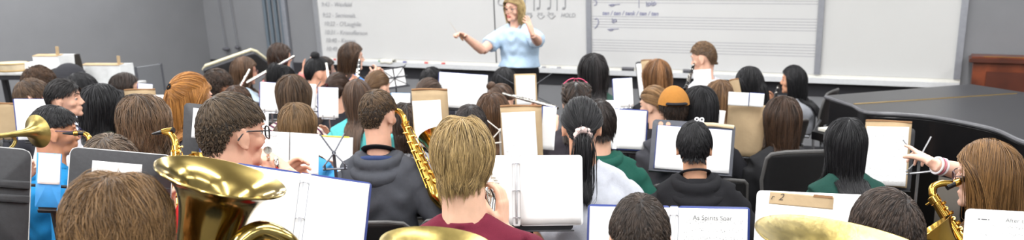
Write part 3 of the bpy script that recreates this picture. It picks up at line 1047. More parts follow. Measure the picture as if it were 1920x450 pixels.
# handwriting
def writing(txt, px, py, hpx, parent, rgb, name='handwriting', shear=0.25, o=0.036, bold=0.0):
    s, z = wallpx(px, py, o)
    s2, z2 = wallpx(px, py - hpx, o)
    cu = bpy.data.curves.new(name, 'FONT')
    cu.body = txt
    cu.size = (z2 - z) * 1.38
    cu.shear = shear
    cu.offset = bold
    cu.extrude = 0.0004
    cu.materials.append(mat('ink_%d_%d_%d' % rgb, rgb, 0.5))
    tmp = bpy.data.objects.new('t', cu)
    COL.objects.link(tmp)
    me = bpy.data.meshes.new_from_object(tmp.evaluated_get(bpy.context.evaluated_depsgraph_get()))
    bpy.data.objects.remove(tmp)
    ob = bpy.data.objects.new(name, me)
    COL.objects.link(ob)
    M = np.eye(4)
    M[:3, 0], M[:3, 1], M[:3, 2], M[:3, 3] = WT, (0, 0, 1), WN, BP(s, o, z)
    ob.parent = parent
    ob.matrix_basis = world_of(parent).inverted() @ Matrix(M.tolist())
    return ob
INK = (170, 171, 174)
for txt, x, y in (('9:43 - Wexfeld', 602, 12), ('9:52 - Sectionals', 604, 32), ("10:22 - O'Laughlin", 607, 48), ('10:31 - Kristofferson', 608, 64), ('10:40 - Karnes', 610, 79), ('10:49 - Daley', 611, 95)):
    writing(txt, x, y, 8.5, wb1, INK)
INK2 = (158, 159, 162)
writing('(ra', 986, 29, 8, wb2, INK2); writing('ira', 1007, 29, 8, wb2, INK2); writing('3ra', 1025, 29, 8, wb2, INK2); writing('HOLD', 1051, 32, 8, wb2, INK2)
def wtube(pts, r, parent, rgb, name, o=0.036):
    P = []
    for x, y in pts:
        s, z = wallpx(x, y, o)
        P.append((s, -o, z))
    mb = MB(); mb.tube(np.array(P), r, 6); return wbuild(mb, name, mat('ink_%d_%d_%d' % rgb, rgb, 0.5), parent)
for x, h in ((1012, 0), (1032, 0), (1060, 0), (984, 0)):
    wtube([(x, -6), (x - 0.5, 15)], 0.005, wb2, INK2, 'note_stem')
    wtube(spline([(x - 1, 15), (x - 4, 14), (x - 5, 17), (x - 1.5, 16)], 4), 0.006, wb2, INK2, 'note_head')
for x in (1001, 1044):
    wtube([(x, -6), (x, 20)], 0.004, wb2, INK2, 'bar_line')
for x0, x1 in ((984, 998), (1007, 1021), (1027, 1041)):
    wtube(spline([(x0, 29), ((x0 + x1) / 2, 35), (x1, 29)], 6), 0.0035, wb2, INK2, 'tie_mark')
wtube(spline([(936, -2), (934, 6), (940, 10), (948, 8), (952, 12)], 6), 0.005, wb2, INK2, 'scribble')
INKP = (138, 139, 164)
writing('ten / ten / tenk / ten / ten', 1129, 28, 8, wb3, INKP, bold=0.002)
for x, y in ((1148, 8), (1146, 54)):
    wtube(spline([(x, y), (x - 4, y + 2), (x, y + 3.5), (x + 4, y + 1), (x, y)], 4), 0.005, wb3, INKP, 'note_head', 0.038)
    wtube([(x - 7, y + 1), (x + 14, y)], 0.004, wb3, INKP, 'ledger_line', 0.038)
for x, y in ((1150, 39), (1214, 8), (1224, 7)):
    wtube(spline([(x, y), (x + 3, y - 3), (x + 6, y), (x + 3, y + 2), (x, y)], 4), 0.005, wb3, INKP, 'note_head', 0.038)
    wtube([(x - 2, y - 5), (x - 2, y + 3), (x + 2, y + 4)], 0.004, wb3, INKP, 'flat_mark', 0.038)
wtube(spline([(1115, 36), (1120, 35), (1122, 42), (1119, 49), (1115, 53)], 6), 0.005, wb3, INKP, 'bass_clef', 0.038)
wtube(spline([(1113, 0), (1118, 2), (1118, 8), (1114, 10)], 6), 0.005, wb3, INKP, 'treble_clef', 0.038)
wtube([(1198, -4), (1198, 15)], 0.003, wb3, INKP, 'bar_line', 0.038)
# marker tray
tray = thing('marker_tray', 'long aluminium marker tray running under the white boards', 'marker tray', M=np.block([[np.column_stack([WT, -WN, (0, 0, 1)]), BP((sL + sE) / 2, 0, zT - 0.05)[:, None]], [np.zeros((1, 3)), np.ones((1, 1))]]))
mb = MB(); wbox(mb, sL - 0.035, sE + 0.035, 0.008, 0.10, zT - 0.035, zT - 0.015, 0.003); wbuild(mb, 'shelf', mat('tray_aluminium', (205, 207, 210), 0.35, 0.3, 0.04), tray)
mb = MB(); wbox(mb, sL - 0.035, sE + 0.035, 0.088, 0.104, zT - 0.064, zT - 0.011, 0.003); wbuild(mb, 'lip', mat('tray_lip_aluminium', (222, 224, 226), 0.35, 0.2, 0.04), tray)
mb = MB(); wbox(mb, sL - 0.035, sE + 0.035, 0.008, 0.028, zT - 0.015, zT + 0.018); wbuild(mb, 'back_rail', mat('tray_rail', (225, 223, 214), 0.4, 0, 0.03), tray)
def on_tray(name, label, cat, x, fn, group=None):
    s, z = wallpx(x, 125 + (x - 960) * 0.033, 0.06)
    M = np.eye(4)
    M[:3, 0], M[:3, 1], M[:3, 2], M[:3, 3] = WT, -WN, (0, 0, 1), BP(s, 0.058, zT - 0.0145)
    t = thing(name, label, cat, M=M, group=group)
    fn(t)
    return t
def marker(cap_rgb):
    def f(t):
        mb = MB(); mb.cyl((-0.06, 0, 0.0095), (0.03, 0, 0.0095), 0.0095, 12); mb.build('barrel', mat('marker_barrel', (232, 232, 230), 0.4), t)
        mb = MB(); mb.cyl((0.03, 0, 0.0095), (0.075, 0, 0.0095), 0.0098, 12); mb.build('cap', mat('marker_cap_%d' % cap_rgb[0], cap_rgb, 0.4), t)
    return f
for x, c, lab in ((622, (200, 50, 45), 'red capped marker at the far left end of the marker tray'), (636, (205, 60, 60), 'red capped marker beside the flutist in the blue shirt on the tray'), (706, (60, 140, 85), 'green capped marker on the tray right of the blue shirted flutist'), (752, (90, 90, 150), 'purple capped marker on the tray above the wire music stand'),
                  (792, (205, 50, 45), 'left one of two red capped markers left of the conductor'), (824, (205, 50, 45), 'right one of two red capped markers left of the conductor'), (1012, (150, 150, 155), 'grey capped marker on the tray just right of the conductor'), (1040, (150, 150, 155), 'grey capped marker on the tray between conductor and long black hair')):
    on_tray('marker', lab, 'marker', x, marker(c), 'markers on the board tray')
def eraser(t):
    mb = MB(); mb.box((0, 0, 0.012), (0.13, 0.048, 0.024), None, 0.004); mb.build('felt', mat('eraser_felt', (70, 70, 74), 0.95, 0, 0.2, 90), t)
    mb = MB(); mb.box((0, 0, 0.033), (0.132, 0.05, 0.018), None, 0.006); mb.build('back', mat('eraser_back', (120, 120, 124), 0.7), t)
on_tray('board_eraser', 'grey felt board eraser on the tray left of the black tablet stand', 'eraser', 1177, eraser)
on_tray('board_eraser', 'grey felt board eraser on the tray beside the boy in white hoodie', 'eraser', 1292, eraser)
def ragf(t):
    u = np.linspace(-0.09, 0.09, 9); v = np.linspace(-0.02, 0.09, 8)
    Vv = [(a, -min(b, 0.056) + 0.004, 0.032 - max(0, b - 0.045) * 0.95 + 0.004 * math.sin(a * 60 + b * 30)) for b in v for a in u]
    Fq = [(r * 9 + c, r * 9 + c + 1, (r + 1) * 9 + c + 1, (r + 1) * 9 + c) for r in range(7) for c in range(8)]
    o = mesh_obj('cloth_sheet', Vv, [np.array(Fq)], cloth((228, 226, 215)), t)
    sm = o.modifiers.new('Solid', 'SOLIDIFY'); sm.thickness = 0.004
on_tray('cleaning_rag', 'pale cleaning rag hanging over the tray left of the wire stand', 'rag', 729, ragf)
# dark strip painted as the tray's shade on the wall, and wall trims
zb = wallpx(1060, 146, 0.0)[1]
mb = MB(); wbox(mb, S0 + 0.001, S1 - 0.001, 0.0, 0.006, zT - 0.21, zT - 0.066); structure(wbuild(mb, 'trim_1', M_TRAY_SHADE))
k = 2
for x in (497, 507, 517, 528):
    s, z = wallpx(x + 4, 40)
    mb = MB(); wbox(mb, s - 0.02, s + 0.02, 0, 0.035, 0.12, HC - 0.02, 0.006); structure(wbuild(mb, 'trim_%d' % k, M_SLOT)); k += 1
s, z = wallpx(540, 40)
mb = MB(); wbox(mb, s - 0.05, s + 0.02, 0, 0.05, 0.12, HC - 0.02, 0.008); structure(wbuild(mb, 'trim_%d' % k, mat('wall_paint_edge', (128, 131, 138), 0.7))); k += 1
mb = MB(); wbox(mb, S0, S1, 0.0, 0.015, 0.0, 0.10); structure(wbuild(mb, 'baseboard_front', mat('baseboard_vinyl', (52, 52, 56), 0.6)))
mb = MB(); wbox(mb, S0, S0 + 0.015, 0.02, DEPTH, 0.0, 0.10); structure(wbuild(mb, 'baseboard_left', MATS['baseboard_vinyl']))
# two cords hanging by the corner
for x, yb, lab in ((424, 92, 'thin grey cord hanging by the wall corner with a flat dark toggle'), (445, 89, 'thin grey cord with small round dark toggle nearer the grey pilaster')):
    s, zb_ = wallpx(x, yb, 0.05)
    t = thing('hanging_cord', lab, 'cord', BP(s, 0.05, HC))
    s2 = s - 0.10
    mb = MB(); mb.tube(np.array([BP(s2 * (1 - f) + s * f, 0.05, (HC - 0.001) * (1 - f) + zb_ * f) for f in np.linspace(0, 1, 8)]), 0.005, 6); mb.build('cord', mat('cord_grey', (112, 114, 120), 0.8), t, world=True)
    mb = MB(); mb.ell(BP(s, 0.05, zb_), (0.05 if x < 430 else 0.035, 0.03, 0.024)); mb.build('toggle', mat('toggle_dark', (86, 86, 92), 0.6), t, world=True)
# ---------------------------------------------------------------- lights: the ceiling's fluorescent rows, plus added upward fill
def area(name, loc, sx, sy, power, rot=(0, 0, 0), col=(0.985, 0.99, 1.0)):
    l = bpy.data.lights.new(name, 'AREA')
    l.shape = 'RECTANGLE'
    l.size, l.size_y = sx, sy
    l.energy = power
    l.color = col
    o = bpy.data.objects.new(name, l)
    COL.objects.link(o)
    o.location = loc
    o.rotation_euler = rot
    return o
ang = math.atan2(WT[1], WT[0])
for iy in range(5):
    s = S0 + 1.2 + iy * (S1 - S0 - 2.4) / 4
    for off in (2.6, 6.4, 10.2, 13.8):
        area('fluorescent_row', BP(s, off, HC - 0.02), 0.28, 3.0, 84.0 - 5.5 * iy, (0, 0, ang))
        area('added_ceiling_fill', BP(s, off, HC - 0.45), 0.22, 3.0, 26.0, (PI, 0, -ang))  # added fill, no fixture here: brightens the ceiling for brass reflections
w = bpy.data.worlds.new('World')
SC.world = w
w.use_nodes = True
w.node_tree.nodes['Background'].inputs[0].default_value = (0.8, 0.85, 0.9, 1)
w.node_tree.nodes['Background'].inputs[1].default_value = 0.15
cam = bpy.data.cameras.new('Camera')
co = bpy.data.objects.new('Camera', cam)
COL.objects.link(co)
SC.camera = co
co.location = (0, 0, CAM_H)
co.rotation_euler = (PI / 2 - TH, 0, 0)
cam.sensor_width = 36
cam.lens = FOC / 1920 * 36
cam.shift_x = (960 - CX) / 1920
cam.shift_y = (CY - 225) / 1920
cam.clip_start = 0.05
cam.dof.use_dof = True
cam.dof.focus_distance = 2.9
cam.dof.aperture_fstop = 3.4
SC.view_settings.view_transform = 'Standard'
SC.view_settings.look = 'None'
SC.view_settings.gamma = 1.0
SC.view_settings.use_curve_mapping = False
SC.view_settings.exposure = 0.1
# ---------------------------------------------------------------- materials of the things
BRASS = mat('lacquered_brass', (186, 164, 100), 0.15, 1.0, 0.10, 14, 0.0, 0, rvar=0.05)
BRASS_OLD = mat('worn_brass', (164, 146, 88), 0.34, 1.0, 0.22, 22, 0.08, 60, rvar=0.10)
GOLD = mat('gold_lacquer', (214, 172, 84), 0.16, 1.0, 0.08, 30, rvar=0.04)
SILVER = mat('silver_plate', (220, 216, 208), 0.14, 1.0, 0.05, 30, rvar=0.04)
EBONITE = mat('black_ebonite', (16, 16, 17), 0.3, 0, 0.1)
PEARL = mat('key_pearl', (235, 232, 222), 0.3)
M_DESK = mat('stand_black_enamel', (48, 48, 51), 0.55, 0.0, 0.14, 80, 0.06, 300)
M_EDGE = mat('stand_edge_highlight', (196, 196, 196), 0.4, 0.5)  # pale colour stands in for light catching the desk edge
M_POLE = mat('stand_pole', (36, 36, 39), 0.4, 0.2)
CHROME = mat('chrome_wire', (196, 196, 200), 0.22, 0.9)
M_WIREB = mat('black_wire', (62, 63, 68), 0.5, 0.2)
M_CHAIR = mat('chair_black_plastic', (26, 26, 28), 0.5, 0, 0.1, 40, 0.08, 400)
M_CHRIM = mat('chair_grey_rim', (88, 87, 86), 0.45, 0, 0.1)
M_CHLEG = mat('chair_steel', (150, 152, 156), 0.3, 0.8)
PAPER = mat('white_paper', (248, 248, 247), 0.8, 0, 0.01, 20, 0, 0, 0.2)
PAPERB = mat('white_binder_vinyl', (247, 247, 247), 0.45, 0, 0.01)
BLUEV = mat('navy_binder_vinyl', (44, 62, 128), 0.45)
CYANV = mat('blue_folder_plastic', (58, 150, 220), 0.4)
KRAFT = mat('kraft_paper', (188, 164, 130), 0.85, 0, 0.10, 8, 0.12, 40, 0.15)
KRAFTD = mat('kraft_paper_fold', (150, 114, 82), 0.85, 0, 0.10, 8, 0.12, 40, 0.15)
def printed_mat(seed, dark=150, name='printed_music'):
    """staves, notes and a title as ink on the page (pattern in the page's own UV)"""
    m = bpy.data.materials.new(name)
    m.use_nodes = True
    nt = m.node_tree
    N = nt.nodes; Lk = nt.links
    b = N['Principled BSDF']
    b.inputs['Roughness'].default_value = 0.8
    uv = N.new('ShaderNodeUVMap')
    sx = N.new('ShaderNodeSeparateXYZ')
    Lk.new(uv.outputs[0], sx.inputs[0])
    def mth(op, a, c=None):
        n = N.new('ShaderNodeMath'); n.operation = op
        for k, v in enumerate((a, c)):
            if v is None:
                continue
            if isinstance(v, (int, float)):
                n.inputs[k].default_value = v
            else:
                Lk.new(v, n.inputs[k])
        return n.outputs[0]
    x, y = sx.outputs[0], sx.outputs[1]
    rows = 9.0
    fy = mth('FRACT', mth('MULTIPLY', y, rows))
    inst = mth('MULTIPLY', mth('GREATER_THAN', fy, 0.36), mth('LESS_THAN', fy, 0.66))
    fl = mth('FRACT', mth('MULTIPLY', fy, 15.0))
    line = mth('MULTIPLY', inst, mth('LESS_THAN', fl, 0.28))
    nz = N.new('ShaderNodeTexNoise')
    nz.inputs['Scale'].default_value = 1.0
    nz.inputs['Detail'].default_value = 1
    mp = N.new('ShaderNodeMapping')
    mp.inputs['Scale'].default_value = (60, 75, 1)
    mp.inputs['Location'].default_value = (seed * 3.1, seed * 1.7, 0)
    Lk.new(uv.outputs[0], mp.inputs[0])
    Lk.new(mp.outputs[0], nz.inputs['Vector'])
    blot = mth('MULTIPLY', mth('GREATER_THAN', nz.outputs['Fac'], 0.64), mth('MULTIPLY', mth('GREATER_THAN', fy, 0.22), mth('LESS_THAN', fy, 0.80)))
    ink = mth('MAXIMUM', mth('MULTIPLY', line, 0.6), blot)
    mar = mth('MULTIPLY', mth('MULTIPLY', mth('GREATER_THAN', x, 0.08), mth('LESS_THAN', x, 0.93)), mth('MULTIPLY', mth('GREATER_THAN', y, 0.05), mth('LESS_THAN', y, 0.86)))
    ink = mth('MULTIPLY', ink, mar)
    mx = N.new('ShaderNodeMix'); mx.data_type = 'RGBA'
    Lk.new(ink, mx.inputs[0])
    mx.inputs[6].default_value = (*lin((248, 248, 247)), 1)
    mx.inputs[7].default_value = (*lin((dark, dark, dark)), 1)
    Lk.new(mx.outputs[2], b.inputs['Base Color'])
    return m
PRINT = [printed_mat(k, 118) for k in range(3)]
PRINT_D = printed_mat(9, 64)
# ---------------------------------------------------------------- flat things fitted in space
class Rect:
    """a leaning rectangle: b = bottom middle, u right, v up the slope, n towards the reader"""
    def __init__(s, b, u, v, w, h):
        s.b, s.u, s.v, s.w, s.h = np.array(b, float), nrm(u), nrm(v), w, h
        s.n = np.cross(s.u, s.v)
    def at(s, x, y, o=0.0):
        return s.b + s.u * x + s.v * y + s.n * o
    def sub(s, x0, x1, y0, y1, o=0.0):
        return Rect(s.at((x0 + x1) / 2, y0, o), s.u, s.v, x1 - x0, y1 - y0)
    def M(s):
        M = np.eye(4)
        M[:3, 0], M[:3, 1], M[:3, 2], M[:3, 3] = s.u, s.v, s.n, s.b
        return M
def rect(tl, tr, br, bl, d, tilt=18, yaw=0.0):
    m = W((bl[0] + br[0]) / 2, (bl[1] + br[1]) / 2, d)
    h = nrm(np.array((-m[0], -m[1], 0)))
    h = rz(math.radians(yaw)) @ h
    t = math.radians(tilt)
    n = h * math.cos(t) + np.array((0, 0, 1)) * math.sin(t)
    def hit(p):
        r = ray(*p)
        return CAMP + r * ((m - CAMP).dot(n) / r.dot(n))
    a, b, c, e = hit(tl), hit(tr), hit(br), hit(bl)
    u = nrm((b - a) + (c - e))
    bm = (c + e) / 2
    v = (a + b) / 2 - bm
    v = v - u * v.dot(u)
    return Rect(bm, u, nrm(v), (np.linalg.norm(b - a) + np.linalg.norm(c - e)) / 2, np.linalg.norm(v))
def sheet_mesh(name, w, h, m, parent, T=None, curl=0.0, th=0.0012, z=0.0, x0=0.0, y0=0.0, nx=8, ny=10, bend=0.0):
    """a sheet in its own frame (x across, y up, z towards the reader), slightly curved, with thickness"""
    X, Y = np.meshgrid(np.linspace(-0.5, 0.5, nx), np.linspace(0, 1, ny))
    Zc = curl * (np.abs(X) * 2) ** 2 + bend * Y ** 2
    f = np.stack([X * w + x0, Y * h + y0, Zc + z + th], -1).reshape(-1, 3)
    bk = f - np.array((0, 0, th))
    uvf = np.stack([X + 0.5, Y], -1).reshape(-1, 2)
    q = np.array([(r * nx + c, r * nx + c + 1, (r + 1) * nx + c + 1, (r + 1) * nx + c) for r in range(ny - 1) for c in range(nx - 1)])
    n = nx * ny
    edge = [c for c in range(nx)] + [r * nx + nx - 1 for r in range(1, ny)] + [(ny - 1) * nx + c for c in range(nx - 2, -1, -1)] + [r * nx for r in range(ny - 2, 0, -1)]
    e = np.array(edge)
    e2 = np.roll(e, -1)
    side = np.stack([e, n + e, n + e2, e2], 1)
    V = np.concatenate([f, bk])
    return mesh_obj(name, V, [np.concatenate([q, q[:, ::-1] + n, side])], m, parent, True, uv=np.concatenate([uvf, uvf]))
def Rthing(name, label, cat, R, group=None):
    return thing(name, label, cat, M=R.M(), group=group)
def text_on(parent, txt, x, y, size, rgb, z=0.002, align='LEFT', name='printed_title', shear=0.0, bold=0.0):
    cu = bpy.data.curves.new('t', 'FONT')
    cu.body = txt; cu.size = size; cu.shear = shear; cu.align_x = align; cu.extrude = 0.0001; cu.offset = bold
    tmp = bpy.data.objects.new('t', cu)
    COL.objects.link(tmp)
    dg = bpy.context.evaluated_depsgraph_get()
    me = bpy.data.meshes.new_from_object(tmp.evaluated_get(dg))
    bpy.data.objects.remove(tmp)
    me.materials.clear()
    me.materials.append(mat('ink_%d_%d_%d' % rgb, rgb, 0.6))
    o = bpy.data.objects.new(name, me)
    COL.objects.link(o)
    o.parent = parent
    o.location = (x, y, z)
    return o
def paper(R, label, printed=None, o=0.004, name='sheet_music', cat='sheet music', group=None, curl=0.004, edge=None, clip=None):
    R2 = R.sub(-R.w / 2, R.w / 2, 0, R.h, o)
    t = Rthing(name, label, cat, R2, group)
    sheet_mesh('page', R.w, R.h, PRINT[printed] if isinstance(printed, int) else (printed or PAPER), t, curl=curl)
    if edge:
        mb = MB()
        mb.box((-R.w / 2 - 0.002, R.h / 2, -0.003), (0.008, R.h, 0.004), None, 0.001)
        mb.box((0, R.h + 0.001, -0.003), (R.w, 0.006, 0.004), None, 0.001)
        mb.build('cover_edge', edge, t)
    return t
def kraft_sheet(R, label, o=0.012, fold=True, name='kraft_paper_bag', cat='paper bag', lumpy=0.006, group=None):
    R2 = R.sub(-R.w / 2, R.w / 2, 0, R.h, o)
    t = Rthing(name, label, cat, R2, group)
    sheet_mesh('bag_front', R.w, R.h, KRAFT, t, curl=-0.003, th=0.002, bend=lumpy)
    sheet_mesh('bag_back', R.w * 0.985, R.h * 0.99, KRAFTD, t, curl=-0.008, th=0.002, z=-0.0045, bend=lumpy)
    if fold:
        mb = MB()
        P = [(-R.w / 2, R.h, 0.0), (-R.w * 0.2, R.h + 0.002, 0.003), (R.w * 0.2, R.h, 0.0), (R.w / 2, R.h - 0.002, 0.003)]
        P = [(a, b, c + lumpy) for a, b, c in P]
        mb.tube(spline(P, 5), 0.005, 6, True, 0.7)
        mb.build('folded_rim', KRAFTD, t)
    return t
def binder(R, label, printed=None, cover=None, rings=True, spine=0.5, o=0.004, left=None):
    """open ring binder lying on the desk: cover, two page blocks, ring rail"""
    R2 = R.sub(-R.w / 2, R.w / 2, 0, R.h, o)
    t = Rthing('ring_binder', label, 'binder', R2)
    xs = -R.w / 2 + R.w * spine
    mb = MB()
    for a, b in ((-R.w / 2, xs - 0.012), (xs - 0.010, xs + 0.010), (xs + 0.012, R.w / 2)):
        if b - a > 0.004:
            mb.box(((a + b) / 2, R.h / 2, 0.0015), (b - a, R.h, 0.003), None, 0.0 if b - a < 0.03 else 0.012)
    mb.build('cover', cover or PAPERB, t)
    mb = MB(); mb.box((xs, R.h / 2, 0.0035), (0.026, R.h - 0.006, 0.002)); mb.build('spine', PAPERB, t)
    for k, (a, b) in enumerate(((-R.w / 2 + 0.008, xs - 0.014), (xs + 0.014, R.w / 2 - 0.008))):
        if b - a > 0.02:
            sheet_mesh('page', b - a, R.h - 0.014, (printed[k] if printed else None) or PAPER, t, curl=0.003, th=0.004, z=0.003, x0=(a + b) / 2, y0=0.006)
    if rings:
        mb = MB(); mb.box((xs, R.h / 2, 0.0055), (0.009, R.h * 0.93, 0.003), None, 0.002); mb.build('ring_rail', mat('ring_rail_steel', (206, 207, 210), 0.4, 0.4), t)
        for f in (0.12, 0.5, 0.88):
            a = np.linspace(0, PI, 10)
            mb = MB(); mb.tube(np.stack([xs + 0.013 * np.cos(a), np.full(10, R.h * f), 0.005 + 0.012 * np.sin(a)], 1), 0.0018, 6); mb.build('ring', CHROME, t)
    return t
def tripod(root, x, y, z0, r=0.17, rad=0.008, m=M_POLE, rot=0.3):
    for k in range(3):
        a = rot + k * 2.0944
        mb = MB()
        mb.tube(spline([(x, y, z0 + 0.17), (x + r * 0.45 * math.cos(a), y + r * 0.45 * math.sin(a), z0 + 0.10), (x + r * math.cos(a), y + r * math.sin(a), z0 + 0.011)], 4), rad, 8)
        mb.build('leg', m, root)
def music_stand(R, label, grow=(0.0, 0.0), lip=True, edge=False, ridges=False, holes=False, o=0.0, dmat=None, group=None):
    """solid desk stand behind the rectangle R"""
    hw, hh = R.w / 2 + grow[0], R.h + grow[1]
    base = R.at(0, hh * 0.45, -0.03)
    root = thing('music_stand', label, 'music stand', (base[0], base[1], 0.0), (0, 0, 0), group)
    M = R.M()
    mb = MB()
    mb.box((0, hh / 2 - 0.01, -0.006 + o), (2 * hw, hh + 0.02, 0.004), None, 0.02)
    if ridges:
        for f in (0.50, 0.64):
            mb.box((0, hh * f, 0.001 + o), (2 * hw - 0.004, 0.022, 0.013), None, 0.003)
    if holes:
        pass
    d = mb.build('desk', dmat or M_DESK, root, T=M, world=True)
    if lip:
        mb = MB(); mb.box((0, -0.018, 0.016 + o), (2 * hw, 0.004, 0.05), None, 0.001); mb.build('lip', dmat or M_DESK, root, T=M, world=True)
    if edge:
        mb = MB()
        e = [(-hw, 0.0), (-hw, hh - 0.02), (-hw + 0.006, hh - 0.006), (-hw + 0.02, hh), (hw - 0.02, hh), (hw - 0.006, hh - 0.006), (hw, hh - 0.02), (hw, 0.0)]
        mb.tube(np.array([(a, b, -0.006 + o) for a, b in e]), 0.0022, 6); mb.build('edge_highlight', M_EDGE, root, T=M, world=True)  # edge highlight drawn as a thin pale bead
    mb = MB()
    back = R.at(0, hh * 0.45, -0.03 + o)
    mb.tube([R.at(0, hh * 0.45, -0.008 + o), R.at(0, hh * 0.45, -0.03 + o)], 0.018, 12)
    mb.tube([R.at(-0.06, hh * 0.45, -0.012 + o), R.at(0.06, hh * 0.45, -0.012 + o)], 0.006, 8)
    mb.build('bracket', M_POLE, root, world=True)
    mb = MB(); mb.cyl((0, 0, 0.03), (0, 0, back[2]), 0.011, 12); mb.build('pole', M_POLE, root)
    mb = MB(); mb.cyl((0, 0, 0.14), (0, 0, 0.5), 0.016, 12); mb.build('lower_tube', M_POLE, root)
    tripod(root, 0, 0, 0.0, rot=random.random() * 2)
    return root
def wire_stand(R, label, m=None, group=None, grow=0.02, up=0.06):
    """folding wire stand: crossed desk arms, lip, pole and three thin legs"""
    m = m or CHROME
    base = R.at(0, R.h * 0.3, -0.03)
    root = thing('wire_music_stand', label, 'music stand', (base[0], base[1], 0.0), (0, 0, 0), group)
    hub = R.at(0, R.h * 0.45, -0.008)
    hw = R.w / 2 + grow
    for tgt in (R.at(-hw, R.h + up, -0.008), R.at(hw, R.h + up, -0.008), R.at(-hw, 0.0, -0.008), R.at(hw, 0.0, -0.008)):
        mb = MB(); mb.tube([hub, tgt], 0.0055, 8, True, 0.6); mb.build('desk_arm', m, root, world=True)
    mb = MB(); mb.tube([R.at(-hw, -0.009, 0.002), R.at(hw, -0.009, 0.002)], 0.005, 8)
    for x in (-hw * 0.8, hw * 0.8):
        mb.tube([R.at(x, -0.009, 0.002), R.at(x, -0.009, 0.03), R.at(x, 0.012, 0.034)], 0.0035, 6)
    mb.build('lip', m, root, world=True)
    mb = MB(); mb.cyl((0, 0, 0.03), (0, 0, hub[2]), 0.007, 10); mb.tube([(0, 0, hub[2]), hub - base * np.array((1, 1, 0))], 0.009, 8); mb.build('pole', m, root)
    tripod(root, 0, 0, 0.0, 0.17, 0.005, m, random.random() * 2)
    return root
# ---------------------------------------------------------------- chairs
def make_chair():
    t = thing('stacking_chair', 'x', 'chair')
    mb = MB()
    X, Y = np.meshgrid(np.linspace(-1, 1, 11), np.linspace(-1, 1, 11))
    def slab(f, th, name, m):
        P = f(X, Y, 0).reshape(-1, 3); Q = f(X, Y, th).reshape(-1, 3)
        n = 11
        q = np.array([(r * n + c, r * n + c + 1, (r + 1) * n + c + 1, (r + 1) * n + c) for r in range(10) for c in range(10)])
        e = np.array([c for c in range(n)] + [r * n + n - 1 for r in range(1, n)] + [(n - 1) * n + c for c in range(n - 2, -1, -1)] + [r * n for r in range(n - 2, 0, -1)])
        e2 = np.roll(e, -1)
        return mesh_obj(name, np.concatenate([P, Q]), [np.concatenate([q, q[:, ::-1] + n * n, np.stack([e, n * n + e, n * n + e2, e2], 1)])], m, t)
    def sq(x, y):
        k = 1 - 0.10 * (np.abs(x * y)) ** 3
        return x * k, y * k
    def seat_f(x, y, d):
        a, b = sq(x, y)
        return np.stack([a * 0.195, 0.085 + b * 0.195, 0.450 - d - 0.012 * np.clip(-b, -1, 1) * 0 - 0.02 * np.clip(b - 0.6, 0, 1) ** 1], -1)
    def back_f(x, y, d):
        a, b = sq(x, y)
        return np.stack([a * 0.190, -0.272 - 0.035 * b + 0.028 * a * a - d, 0.635 + b * 0.130], -1)
    slab(seat_f, 0.012, 'seat', M_CHAIR)
    slab(back_f, 0.012, 'backrest', M_CHAIR)
    mb = MB()
    a = [back_f(np.array(x), np.array(y), 0.006) for x, y in ((-1, -1), (-1, 0), (-0.985, 0.8), (-0.9, 0.97), (-0.5, 1.0), (0, 1.0), (0.5, 1.0), (0.9, 0.97), (0.985, 0.8), (1, 0), (1, -1))]
    mb.tube(np.array(a), 0.010, 8); mb.build('rim', M_CHRIM, t)
    for s in (-1, 1):
        mb = MB(); mb.tube(spline([(0.175 * s, -0.25, 0.56), (0.185 * s, -0.20, 0.44), (0.19 * s, -0.225, 0.20), (0.20 * s, -0.25, 0.012)], 5), 0.011, 10); mb.build('leg', M_CHLEG, t)
        mb = MB(); mb.tube(spline([(0.18 * s, -0.16, 0.428), (0.18 * s, 0.17, 0.428), (0.185 * s, 0.235, 0.40), (0.19 * s, 0.25, 0.20), (0.195 * s, 0.26, 0.012)], 5), 0.011, 10); mb.build('leg', M_CHLEG, t)
    mb = MB(); mb.tube([(-0.18, 0.0, 0.428), (0.18, 0.0, 0.428)], 0.009, 8); mb.build('cross_bar', M_CHLEG, t)
    return t
CHAIR0 = None
def chair(x, y, yaw, label, group=None):
    global CHAIR0
    if CHAIR0 is None:
        CHAIR0 = make_chair(); t = CHAIR0
    else:
        t = CHAIR0.copy(); COL.objects.link(t)
        for c in CHAIR0.children:
            q = c.copy(); COL.objects.link(q); q.parent = t
    t.location = (x, y, 0); t.rotation_euler = (0, 0, yaw)
    t['label'] = label
    if group:
        t['group'] = group
    elif 'group' in t:
        del t['group']
    return t
